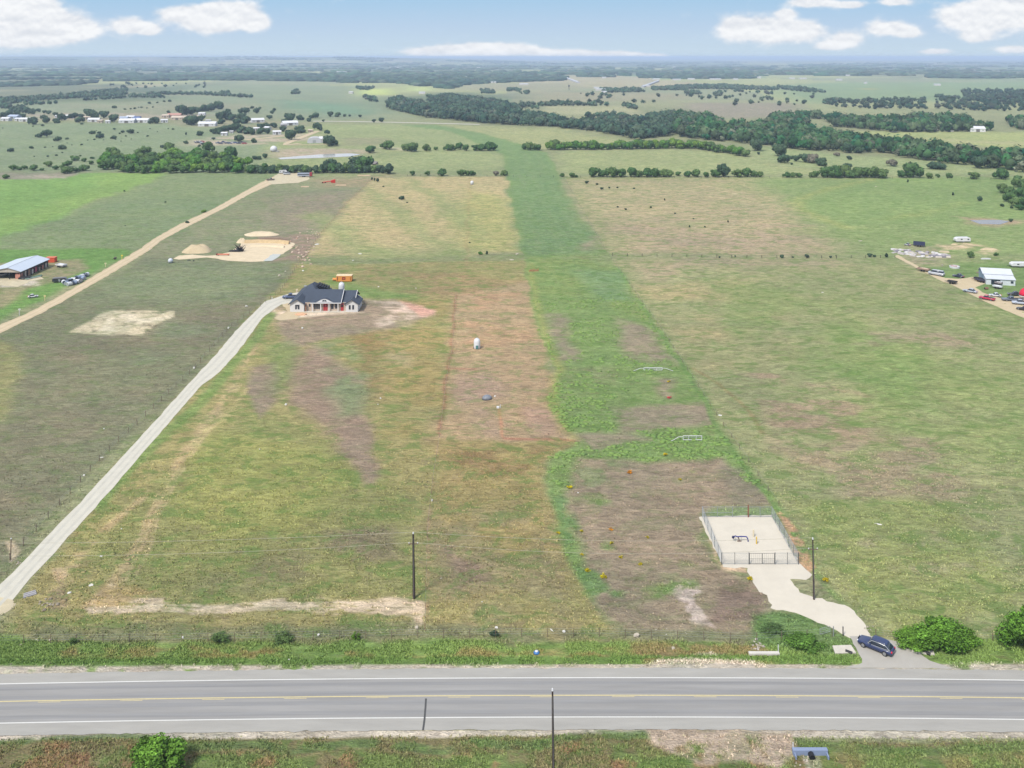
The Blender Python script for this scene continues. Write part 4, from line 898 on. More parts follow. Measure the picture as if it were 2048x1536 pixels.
shrub(1610, 1290, 4.6, 1.1, 'bright', 'green weedy thicket left of the driveway gate posts', seed=31, leaves=5000)
shrub(1545, 1262, 3.4, .6, 'oak', 'grey green weedy thicket left of the pale driveway bend', seed=32, leaves=2500)
fl = [(1338,764,'yellow','round yellow shrub below the upper pipe barrier',1.0),(1339,797,'pink','pinkish red shrub below the round yellow one',1.0),(1331,911,'yellow','pale yellow shrub under the lower pipe barrier',1.0),(1260,946,'orange','orange shrub at the top of the bare field',1.0),
      (1360,960,'yellow','small yellow shrub right of the orange one',.7),(1138,977,'yellow','yellow shrub on the upper left rim of the bare field',1.2),(1116,1067,'yellow','yellow shrub at the left rim beside the green weeds',.7),(1163,1064,'yellow','yellow tuft left of the paler pair on the bare field',.7),
      (1222,1060,'orange','small orange shrub in the middle of the bare field',.7),(1223,1088,'yellow','yellow tuft just below the small orange shrub',.7),(1242,1116,'yellow','narrow yellow shrub in the lower middle of the bare field',.7),(1281,1130,'yellow','faint yellow shrub left of the fenced pad corner',.7),
      (1295,1076,'yellow','yellow shrub left of the fenced pad',.6),(1175,1143,'yellow','yellow shrub at the lower left rim among weeds',.9),(1207,1155,'yellow','flat yellow shrub right of the lower left one',1.0),(1501,1160,'yellow','yellow shrub beside the driveway below the fenced pad',.9),
      (1651,1162,'yellow','yellow shrub right of the pole beside the driveway',1.0),(1164,1110,'yellow','dull yellow shrub among dark weeds on the left rim',.6)]
for i, (x, y, k, lb, w) in enumerate(fl): shrub(x, y, w*.95, w*.55, k, lb, 'flowering_shrub', 'shrub', 60+i, 420, .26, 4)

# low weed clumps: thick on the green strip, thin elsewhere
def clumps():
    r = np.random.default_rng(8); n = 60000; v = r.uniform(575, 1290, n)-YH; Y = FH/v; X = r.uniform(-.6, .6, n)*Y; v0, f0 = ICO[1]
    ri = np.clip(np.searchsorted(-Yr[:-4], -Y), 0, nr-5); ci = np.clip(np.searchsorted(tc_, X/Y), 0, len(tc_)-1)+len(ext); gi = ri*nc+ci; tu = TUF[gi]; base = COL[gi]
    dens = fbm(X, Y, 16, 71, 4)*.6 + fbm(X, Y*1.6, 4, 73, 3)*.4; strip_ = tu > .68
    ok = np.where(strip_, dens > .525, (dens > .60) & (r.random(n) < .30)) & (tu > .18) & (r.random(n) < np.where(strip_, 1.0, .8))
    inside = np.zeros(n, bool)
    for P in ([(1390,1025),(1550,1025),(1605,1128),(1630,1150),(1610,1165),(1740,1240),(1920,1338),(1690,1338),(1700,1276),(1590,1229),(1530,1200),(1496,1154),(1436,1150)], DW+DE[::-1], [(560,590),(730,590),(740,640),(560,645)]): inside |= sdist([g(*p) for p in P], X, Y) > -.6
    ok &= ~inside; X, Y, base, strip_ = X[ok], Y[ok], base[ok], strip_[ok]; n = len(X)
    sx = r.uniform(.15, .75, n)**1.2*np.where(strip_, 1.15, .8); sy = sx*r.uniform(.3, .7, n); sz = r.uniform(.10, .26, n)*np.where(strip_, 1.2, .7); a = r.normal(0, .35, n)
    q = v0[None]*(1+r.uniform(-.35, .35, (n, len(v0), 1))); px_, py_ = q[..., 0]*sx[:, None], q[..., 1]*sy[:, None]
    V = np.stack([px_*np.cos(a)[:, None]-py_*np.sin(a)[:, None]+X[:, None], px_*np.sin(a)[:, None]+py_*np.cos(a)[:, None]+Y[:, None], q[..., 2]*sz[:, None]+.03], -1)
    F_ = (f0[None]+np.arange(n)[:, None, None]*len(v0)).reshape(-1, 3)
    g1, g2 = np.array(alb(104, 144, 74)), np.array(alb(140, 172, 88)); m_ = r.random(n)[:, None]
    col = np.where(strip_[:, None], (g1*m_+g2*(1-m_))*.65+base*.35, base*r.uniform(.78, 1.02, n)[:, None])
    me = np_mesh('weed_clumps', V.reshape(-1, 3), F_, 3); set_col(me, np.repeat(col, len(v0), axis=0))
    tag(link('weed_clumps', me, mat_vcol('weed_leaves')), 'low weed clumps scattered over the fields and thick on the green strip', 'weeds', None, 'stuff')
clumps()
# ---------------------------------------------------------------- builders for vehicles, sheds and small things
def paint_mat(name, r, g_, b_, rough=.35): return mat('paint_' + name, alb(r, g_, b_), rough, .04, 2, spec=.5, coat=.3)
M_glass = mat('dark_glass', alb(52, 62, 76), .08, .05, 1, spec=.8)
M_tyre = mat('tyre_rubber', alb(46, 46, 48), .9, .1, 4); M_rim = mat('alloy_rim', alb(190, 192, 196), .35, .05, 3, metal=.6)
M_lampw = mat('headlamp_glass', alb(232, 234, 238), .15, .03, 3); M_lampr = mat('tail_lamp', alb(226, 36, 60), .25, .05, 3)
M_chrome = mat('bright_trim', alb(214, 218, 224), .25, .03, 3, metal=.5)
M_steel = mat('galvanised_steel', alb(186, 190, 192), .5, .1, 3, metal=.3); M_black = mat('black_paint', alb(40, 41, 45), .5, .1, 3)
M_wht = mat('white_metal', alb(236, 238, 242), .5, .05, 1.5); M_wood = mat('weathered_wood', alb(132, 116, 98), .9, .2, 3, bump=.2)
M_darkwood = mat('creosote_pole', alb(70, 58, 54), .9, .25, 4, bump=.2, stretch=(4, 4, .4))
def loft(b, st, n=12):     # st: (x, half width, z bottom, z top, roundness)
    rings = []
    for (x, w, z0, z1, rd) in st:
        pts = []
        for k in range(n):
            t = 2*math.pi*(k+.5)/n; c, s_ = math.cos(t), math.sin(t); e = rd
            pts.append((x, w*math.copysign(abs(c)**e, c), (z0+z1)/2 + (z1-z0)/2*math.copysign(abs(s_)**e, s_)))
        rings.append(pts)
    vs = [p for r in rings for p in r]; fs = []
    for i in range(len(st)-1):
        for k in range(n): fs.append((i*n+k, i*n+(k+1) % n, (i+1)*n+(k+1) % n, (i+1)*n+k))
    fs += [tuple(range(n-1, -1, -1)), tuple(range((len(st)-1)*n, len(st)*n))]
    return b.add(vs, fs)
def car(label, loc, rz, col, style='suv', L=4.7, W=1.86, Ht=1.6, cat='car', group=None, name='parked_car', trim=False):
    t = empty(name, loc, rz, label, cat, group); h = L/2; w = W/2
    bel = Ht*.56
    if style == 'suv':   lo = [(h, w*.72, .42, bel*.72, .5), (h*.93, w*.92, .28, bel*.84, .45), (h*.55, w, .25, bel*.98, .4), (h*.35, w, .25, bel*1.02, .4), (-h*.6, w, .25, bel*1.04, .4), (-h*.93, w*.93, .28, bel*1.05, .42), (-h, w*.82, .42, bel*.95, .5)]; gh = (h*.38, h*.12, -h*.62, -h*.90)
    elif style == 'pickup': lo = [(h, w*.8, .45, bel*.8, .5), (h*.94, w*.94, .32, bel*.95, .42), (h*.5, w, .3, bel*1.02, .38), (-h*.1, w, .3, bel*1.04, .36), (-h*.96, w, .34, bel*1.02, .34), (-h, w*.95, .42, bel*.98, .4)]; gh = (h*.42, h*.22, -h*.08, -h*.16)
    elif style == 'van': lo = [(h, w*.8, .4, bel*.9, .5), (h*.9, w*.95, .28, bel*1.05, .4), (h*.6, w, .26, bel*1.12, .36), (-h*.95, w, .28, bel*1.12, .36), (-h, w*.93, .4, bel*1.08, .42)]; gh = (h*.72, h*.45, -h*.86, -h*.95)
    else:                lo = [(h, w*.7, .4, bel*.68, .5), (h*.93, w*.92, .26, bel*.82, .45), (h*.5, w, .22, bel*.96, .4), (h*.28, w, .22, bel, .4), (-h*.55, w, .22, bel*1.02, .4), (-h*.92, w*.93, .26, bel*.98, .42), (-h, w*.8, .4, bel*.86, .5)]; gh = (h*.32, h*.02, -h*.38, -h*.66)
    pm = paint_mat('%d_%d_%d' % col, *col)
    o = loft(MB(), lo, 16).build('body', pm, t, smooth=True)
    x0, x1, x2, x3 = gh; zt = Ht
    g1 = loft(MB(), [(x0, w*.80, bel*.86, bel*1.06, .5), (x1, w*.80, bel*.9, zt-.05, .36), (x2, w*.80, bel*.9, zt-.05, .36), (x3, w*.76, bel*.86, bel*1.10, .5)], 16).build('windows', M_glass, t, smooth=True)
    r1 = loft(MB(), [(x1+.16, w*.66, zt-.13, zt-.05, .6), (x1-.1, w*.72, zt-.11, zt, .6), ((x1+x2)/2, w*.75, zt-.11, zt+.03, .6), (x2+.1, w*.72, zt-.11, zt, .6), (x2-.16, w*.64, zt-.14, zt-.06, .6)], 12).build('roof', pm, t, smooth=True)
    if trim:
        for s_ in (-1, 1):
            MB().path([(x0-.05, s_*w*.86, bel*1.03), (x1+.05, s_*w*.77, zt-.16), ((x1+x2)/2, s_*w*.79, zt-.10), (x2, s_*w*.77, zt-.17), (x3+.05, s_*w*.84, bel*1.08), (0, s_*w*.93, bel*1.02), (x0-.05, s_*w*.86, bel*1.03)], .035, 5).build('window_trim', M_chrome, t)
            MB().box((x1+.1, s_*w*.98-.12, bel*.98), (x1+.32, s_*w*.98+.12, bel*.98+.16)).build('door_mirror', pm, t, bevel=.03)
        MB().box((h-.06, -.45, .5), (h+.005, .45, .74)).build('grille', M_black, t)
    for sx in (.62, -.60):
        for sy in (-1, 1):
            ty = MB().tube((h*sx, sy*(w-.20), .34), (h*sx, sy*(w+.015), .34), .34, n=18).build('wheel', M_tyre, t)
            MB().tube((h*sx, sy*(w+.0), .34), (h*sx, sy*(w+.03), .34), .22, n=12).build('rim', M_rim, ty)
    for sy in (-1, 1):
        MB().ball((h*.96, sy*w*.66, bel*.72), .16, 2, sq=(.7, 1.3, .6)).build('headlight', M_lampw, t, smooth=True)
        MB().ball((-h*.965, sy*w*.70, bel*.86), .17, 2, sq=(.7, 1.1, .9)).build('taillight', M_lampr, t, smooth=True)
    if style == 'pickup': MB().box((-h*.93, -w*.82, bel*1.0), (-h*.2, w*.82, bel*1.055)).build('bed_floor', M_black, t)
    return t
def camper(label, loc, rz, L, W, Ht, col=(238,240,244), group=None, name='camper_trailer', cat='camper'):
    t = empty(name, loc, rz, label, cat, group); h = L/2
    prof = [(-h, .5), (h*.9, .5), (h, .8), (h*.98, Ht*.7), (h*.72, Ht*.97), (-h*.8, Ht), (-h, Ht*.9)]
    MB().prism(prof, -W/2, W/2, 'y').build('body', paint_mat('%d_%d_%d' % col, *col), t, bevel=.12)
    for s_ in (-1, 1):
        for x in (-.35, .1): MB().box((x*L-.35, s_*W/2-.03, Ht*.55), (x*L+.45, s_*W/2+.03, Ht*.75)).build('window', M_glass, t)
        wl_ = MB().tube((0, s_*(W/2-.3), .35), (0, s_*(W/2-.05), .35), .35, n=12).build('wheel', M_tyre, t)
        MB().tube((0, s_*(W/2-.1), .35), (0, s_*(W/2-.02), .35), .2, n=10).build('rim', M_rim, wl_)
    MB().box((-.3, -W/2-.03, .6), (.35, -W/2+.02, Ht*.8)).build('door', M_steel, t)
    MB().path([(h, -.5, .5), (h+1.1, 0, .5), (h, .5, .5)], .06).build('tow_bar', M_black, t); return t
def flatbed(label, loc, rz, L=5, W=2.1, col=(90,80,74), load=None, group=None, name='utility_trailer', cat='trailer', side=.5):
    t = empty(name, loc, rz, label, cat, group); h = L/2; pm = paint_mat('%d_%d_%d' % col, *col, rough=.7)
    b = MB().box((-h, -W/2, .55), (h, W/2, .68)); b.build('deck', M_wood, t)
    r = MB()
    for s_ in (-1, 1):
        r.box((-h, s_*W/2-.04, .68), (h, s_*W/2+.04, .68+side))
    r.box((-h-.04, -W/2, .681), (-h+.04, W/2, .68+side*.98)); r.box((h-.04, -W/2, .681), (h+.04, W/2, .68+side*.98)); r.build('side_panels', pm, t)
    for s_ in (-1, 1):
        for x in (-.45, .45): MB().tube((x, s_*(W/2+.02), .36), (x, s_*(W/2+.22), .36), .36, n=12).build('wheel', M_tyre, t)
    MB().path([(h, -.5, .6), (h+1.2, 0, .55), (h, .5, .6)], .06).build('tow_bar', M_black, t)
    if load: MB().ball((0, 0, .75), 1, 3, .1, (h*.85, W*.42, side*1.2), 3).build('load', load, t)
    return t
def shed(label, loc, rz, W, D, eave, ridge, roofc=(232,236,240), wallc=(206,200,190), name='shed', cat='building', group=None, axis='x', door=True, over=.3):
    """gable building; W along x, D along y; ridge along axis"""
    t = empty(name, loc, rz, label, cat, group); w, d = W/2, D/2
    wm = mat('wall_%d_%d_%d' % wallc, alb(*wallc), .85, .06, .6); rm = mat('roof_%d_%d_%d' % roofc, alb(*roofc), .5, .06, .5, stretch=(1, 1, 1))
    b = MB()
    if axis == 'x':
        b.prism([(-d, 0), (d, 0), (d, eave), (0, ridge-.12), (-d, eave)], -w, w, 'x').build('wall', wm, t)
        r = MB()
        for s_ in (-1, 1): r.prism([(0, ridge), (s_*(d+over), eave-over*(ridge-eave)/d), (s_*(d+over), eave-over*(ridge-eave)/d+.12), (0, ridge+.12)], -w-over, w+over, 'x')
        r.build('roof', rm, t)
    else:
        b.prism([(-w, 0), (w, 0), (w, eave), (0, ridge-.12), (-w, eave)], -d, d, 'y').build('wall', wm, t)
        r = MB()
        for s_ in (-1, 1): r.prism([(0, ridge), (s_*(w+over), eave-over*(ridge-eave)/w), (s_*(w+over), eave-over*(ridge-eave)/w+.12), (0, ridge+.12)], -d-over, d+over, 'y')
        r.build('roof', rm, t)
    if door:
        MB().box((-W*.12, -d-.04, 0), (W*.12, -d+.02, min(eave*.85, 3))).build('door', mat('door_grey', alb(120, 116, 112), .7), t)
        for x in (-.33, .33): MB().box((W*x-.5, -d-.03, eave*.4), (W*x+.5, -d+.02, eave*.4+1)).build('window', M_glass, t)
    return t
def rock(label, x, y, r, col=(226,222,212), sq=(1, .8, .6), seed=0, group=None, name='rock', cat='rock', parent=None):
    r *= .62; X, Y = g(x, y); b = MB().ball((0, 0, r*sq[2]*.4), r, 2, .26, sq, seed)
    o = b.build(name, mat('stone_%d_%d_%d' % col, alb(*col), .9, .15, 2, bump=.3), None, (X, Y, 0), seed*1.3)
    return tag(o, label, cat, group)

# ---------------------------------------------------------------- utility poles and wires
def utility_pole(label, x, y, h, r=.17, lean=0.0, arm=True, cap=True):
    X, Y = g(x, y); t = empty('utility_pole', (X, Y, 0), 0, label, 'utility pole', 'wooden utility poles beside the road'); t.rotation_euler = (0, lean, 0)
    MB().tube((0, 0, -.3), (0, 0, h), r, r*.62, 12).build('pole', M_darkwood, t)
    if cap:
        MB().lathe([(.09, h), (.12, h+.06), (.08, h+.14), (.11, h+.2), (.05, h+.32)], 10).build('top_insulator', M_wht, t)
    if arm:
        a = MB().box((-.75, -.06, h-1.55), (.75, .06, h-1.43)).build('cross_arm', M_wood, t)
        for s_ in (-1, 1): MB().lathe([(.06, h-1.43), (.09, h-1.36), (.05, h-1.24)], 8, Matrix.Translation((s_*.65, 0, 0))).build('insulator', M_wht, a)
    MB().path([(0, -r-.03, .2), (0, -r*.7-.03, h-.5)], .015, 5).build('ground_wire', M_steel, t)
    return Vector((X, Y, 0)), h
pA, hA = utility_pole('wooden utility pole in the left field at the end of the bare track', 828, 1197, 129*mpp(1197), .22, -.012)
pB, hB = utility_pole('wooden utility pole standing beside the pale driveway', 1628, 1199, 120*mpp(1199), .15, -.02)
pC, hC = utility_pole('nearest dark utility pole rising before the road at the bottom centre', 1107, 1552, 9.7, .16, -.012, False)
def wire(label, a, b, sag, r=.02, name='power_line'):
    pts = [tuple(Vector(a).lerp(Vector(b), k/24) + Vector((0, 0, -sag*4*(k/24)*(1-k/24)))) for k in range(25)]
    o = MB().path(pts, r, 5).build(name, mat('pale_cable', alb(196, 190, 170), .6), None); return tag(o, label, 'power line', 'overhead wires between the poles')
far_p = Vector((pA.x - 92, pA.y - 2.5, 0))
for dz, nm, sg in ((.3, 'upper', .9), (-1.25, 'lower', 1.3)):
    wire(f'{nm} pale wire strung between the left field pole and the driveway pole', (pA.x-.1, pA.y, hA+dz), (pB.x-.2, pB.y, hB+dz), sg)
    wire(f'{nm} pale wire running from the left field pole out past the left edge', (pA.x-.1, pA.y, hA+dz), (far_p.x, far_p.y, hA+dz), sg)

# ---------------------------------------------------------------- fenced pad
def chainlink():
    FX0, FX1 = 33.9, 46.3; FY0 = g(1445, 1129)[1]; FY1 = g(1404, 1034.5)[1]; h = 1.85
    t = empty('chain_link_fence', (FX0, FY0, 0), 0, 'grey chain link fence around the pale concrete pad', 'fence')
    w, d = FX1-FX0, FY1-FY0; Md = mat('dark_steel_post', alb(86, 92, 94), .5, .1, 3, metal=.2); Mr = mat('fence_rail', alb(170, 176, 180), .5, .06, 2, metal=.3)
    def post(x, y, r=.045, hh=h, m=Md): MB().tube((x, y, -.1), (x, y, hh), r, n=8).build('post', m, t)
    for i, x in enumerate((0, 2.1, 4.4, 8.6, 10.6, 12.4)): post(x, 0, .06 if i in (0, 2, 3, 5) else .04, h+.1)
    for x in (0, 2.7, 5.4, 10.3, 12.4): post(x, d, .05, h+.1, Mr)
    for s_ in (0, w):
        for y in (2.6, 5.2, 7.8, 10.4, 13.0): post(s_, y, .04)
    MB().box((8.1, d-.09, -.1), (8.28, d+.09, h+.35)).build('brace_post', mat('red_brown_post', alb(150, 96, 80), .9, .15, 3), t)
    rl = MB()
    for z in (h, .15): rl.tube((0, d, z), (w, d, z), .03, n=6).tube((0, 0, z), (0, d, z), .03, n=6).tube((w, 0, z), (w, d, z), .03, n=6).tube((0, 0, z), (4.4, 0, z), .025, n=6).tube((8.6, 0, z), (w, 0, z), .025, n=6)
    rl.tube((0, d, h*.45), (5.4, d, h*.45), .03, n=6); rl.build('rail', Mr, t)
    m = MB(); sp = .22
    def panel(p, q):
        L_ = math.dist(p, q); ux, uy = (q[0]-p[0])/L_, (q[1]-p[1])/L_; k = -h
        def P(s_, z): return (p[0]+ux*s_, p[1]+uy*s_, z)
        s_ = -h
        while s_ < L_:
            for sg in (1, -1):
                a0, z0 = (s_, .08) if sg > 0 else (s_+h, .08); a1, z1 = (s_+h, h) if sg > 0 else (s_, h)
                # clip to 0..L
                pts = []
                for (u, z) in ((a0, z0), (a1, z1)): pts.append([u, z])
                (u0, q0), (u1, q1) = pts
                def cl(u0, q0, u1, q1, lim, lo):
                    if (u0 < lim) == lo and (u1 < lim) == lo: return None
                    if (u0 < lim) == lo: f = (lim-u0)/(u1-u0); return lim, q0+(q1-q0)*f, u1, q1
                    if (u1 < lim) == lo: f = (lim-u0)/(u1-u0); return u0, q0, lim, q0+(q1-q0)*f
                    return u0, q0, u1, q1
                r_1 = cl(u0, q0, u1, q1, 0, True)
                if r_1: r_1 = cl(*r_1, L_, False)
                if r_1 and abs(r_1[2]-r_1[0]) > .02: m.tube(P(r_1[0], r_1[1]), P(r_1[2], r_1[3]), .0065, n=3, caps=False)
            s_ += sp
    panel((0, d), (w, d)); panel((0, 0), (0, d)); panel((w, 0), (w, d)); panel((0, 0), (4.4, 0)); panel((8.6, 0), (w, 0))
    link('wire_mesh', m.mesh('wire_mesh', fix=False), mat('zinc_wire', alb(168, 176, 182), .5, .05, 2, metal=.2), t)
    gt = MB()
    for a, b_ in (((4.5, .02), (6.5, .02)), ((6.6, .02), (8.5, .02))):
        gm = MB(); x0, x1 = a[0], b_[0]
        gm.path([(x0, .02, .12), (x1, .02, .12), (x1, .02, h-.05), (x0, .02, h-.05), (x0, .02, .12)], .03).tube((x0, .02, h*.5), (x1, .02, h*.5), .02)
        k = x0 + .33
        while k < x1: gm.tube((k, .02, .12), (k, .02, h-.05), .012, n=4); k += .33
        gm.build('gate_leaf', Md, t)
    return t
chainlink()
def pipes():
    X, Y = g(1480, 1083); Mb = mat('blue_pipe', alb(40, 52, 140), .4, .06, 3)
    t = empty('pipe_assembly', (X, Y, 0), 0, 'low blue valve pipe assembly standing inside the fenced pad', 'pipework')
    MB().path([(-1.15, 0, .75), (-.75, .05, .95), (-.5, 0, .8), (.2, 0, .86), (1.1, 0, .82), (1.3, -.1, .5), (1.35, -.1, 0)], .09, 8).build('pipe', Mb, t)
    MB().ball((-1.15, 0, .72), .24, 2).build('flange', mat('navy_flange', alb(36, 40, 84), .4), t)
    MB().path([(-.35, 0, .8), (-.15, 0, .35), (-.15, 0, 0)], .09, 8).tube((-.45, 0, .05), (.2, 0, .05), .12, n=8).build('valve', mat('rusty_valve', alb(110, 88, 84), .7, .2, 4), t)
    for x in (-.75, .2): MB().tube((x, 0, 0), (x, 0, .8), .04).build('stand', M_steel, t)
    X, Y = g(1513, 1088)
    t = empty('bollard', (X, Y, 0), 0, 'yellow safety bollard inside the fenced pad', 'bollard')
    MB().tube((0, 0, -.1), (0, 0, 1.15), .11, n=12).build('post', mat('safety_yellow', alb(236, 196, 84), .5), t); MB().ball((0, 0, 1.15), .11, 2).build('cap', MATS['safety_yellow'], t)
    X, Y = g(1507, 1074)
    t = empty('bollard', (X, Y, 0), 0, 'pale cream bollard just behind the yellow one', 'bollard')
    MB().tube((0, 0, -.1), (0, 0, 1.2), .13, n=12).build('post', mat('cream_paint', alb(240, 226, 194), .6), t); MB().ball((0, 0, 1.2), .13, 2).build('cap', MATS['cream_paint'], t)
pipes()

# ---------------------------------------------------------------- the dark car on the driveway apron
x, y = g(1752, 1298); car('dark blue estate car turning onto the driveway apron from the road', (x, y, .052), R(140), (50, 64, 106), 'suv', 4.75, 1.85, 1.5, trim=True)

# ---------------------------------------------------------------- culvert ends, posts, markers, stones near the road
M_cc = mat('culvert_concrete', alb(214, 208, 196), .9, .1, 1.5, bump=.2)
def culvert(label, x, y, L, rz, h, col, hole=True, marker=None):
    X, Y = g(x, y); t = empty('culvert_headwall', (X, Y, 0), rz, label, 'culvert')
    m = mat('culvert_%d' % col[0], alb(*col), .8, .08, 1.5, bump=.2)
    MB().box((-L/2, -.25, -.1), (L/2, .25, h)).build('headwall', m, t, bevel=.03)
    if hole:
        MB().tube((0, -.27, h*.35), (0, -.9, h*.30), .34, n=16).build('pipe_end', M_black, t)
        for s_ in (-1, 1): MB().box((s_*L*.46-.08, -.9, -.05), (s_*L*.46+.08, -.26, h*.6)).build('wing_wall', m, t)
    if marker:
        MB().box((marker-.05, .3, -.1), (marker+.05, .34, 1.15)).build('marker_post', M_wht, t)
    return t
culvert('low white culvert headwall with a short white post on the verge', 1528, 1309, 4.2, 0, .32, (226, 222, 214), False, 2.05)
culvert('blue grey culvert headwall on the near bank, bottom right', 1620, 1508, 4.1, 0, .62, (148, 164, 196), True, -1.9)
for lb, x, y, rz, L in (('pale concrete driveway pipe end with a dark opening, left of the car', 1688, 1303, .05, 2.9), ('pale concrete driveway pipe end, right of the car', 1845, 1303, -.25, 2.9)):
    X, Y = g(x, y); t = empty('culvert_apron', (X, Y, 0), rz, lb, 'culvert'); w = L/2
    MB().add([(-w, -.55, -.05), (w, -.6, -.05), (w*.9, .75, -.05), (-w*.9, .8, -.05), (-w, -.55, .18), (w, -.6, .22), (w*.9, .75, .42), (-w*.9, .8, .38)], [(0,1,2,3), (4,5,6,7), (0,1,5,4), (1,2,6,5), (2,3,7,6), (3,0,4,7)]).build('slab', M_cc, t, bevel=.03)
    MB().tube((.1, -.2, .22), (.9, -.62, .12), .22, n=12).build('pipe_end', M_black, t)
for i, (x, lb) in enumerate(((1667, 'short dark gate post, left of the pair at the driveway mouth'), (1686, 'short dark gate post, right of the pair at the driveway mouth'))):
    X, Y = g(x, 1272); t = empty('gate_post', (X, Y, 0), 0, lb, 'post'); MB().tube((0, 0, -.2), (0, 0, 1.35), .075, n=8).build('post', M_black if i else M_steel, t); MB().ball((0, 0, 1.35), .08, 1).build('cap', M_steel, t)
X, Y = g(1660, 1268); t = empty('metal_gate', (X, Y, 0), R(14), 'open silver tube gate left of the driveway gate posts', 'gate')
MB().path([(-1.6, 0, .25), (0, 0, .35), (0, 0, 1.1), (-1.6, 0, 1.0), (-1.6, 0, .25)], .03).build('gate_frame', M_steel, t); MB().tube((-1.6, 0, .5), (0, 0, .6), .02).tube((-1.6, 0, .75), (0, 0, .85), .02).build('gate_bars', M_steel, t)
def stones(cx, cy, sx, sy, n, r0, r1, tmpl, group, col=(222,216,206), seed=1, cat='stone'):
    rr = random.Random(seed); pts = sorted((cx+rr.gauss(0, sx), cy+rr.gauss(0, sy)) for _ in range(n))
    for i, (x, y) in enumerate(pts):
        pos = 'leftmost' if i == 0 else 'rightmost' if i == n-1 else nth(i+1)+' from left'
        rock(tmpl.format(pos), x, y, rr.uniform(r0, r1), rr.choice((col, tuple(max(0, c-26) for c in col))), (1, .8, .65), seed*31+i, group, 'rock', cat)
stones(1516, 1293, 6, 6, 22, .18, .38, 'pale rubble stone, {} in the heap behind the low white culvert', 'rubble stones behind the white culvert', (214,204,196), 3)
stones(1735, 1258, 7, 5, 8, .15, .3, 'small pale stone, {} along the driveway edge above the car', 'stones along the driveway edge', (214,206,192), 4)
stones(93, 1210, 11, 5, 16, .22, .5, 'stone, {} of the dark and pale heap near the pale driveway', 'stones heaped near the pale driveway', (178,168,150), 5)
stones(1610, 1530, 12, 9, 14, .12, .26, 'small stone, {} below the blue grey culvert', 'stones below the blue grey culvert', (206,196,182), 6)
stones(1340, 1262, 30, 14, 6, .08, .16, 'tiny pale stone, {} on the bare field below the verge', 'tiny stones on the bare field', (230,224,212), 7)
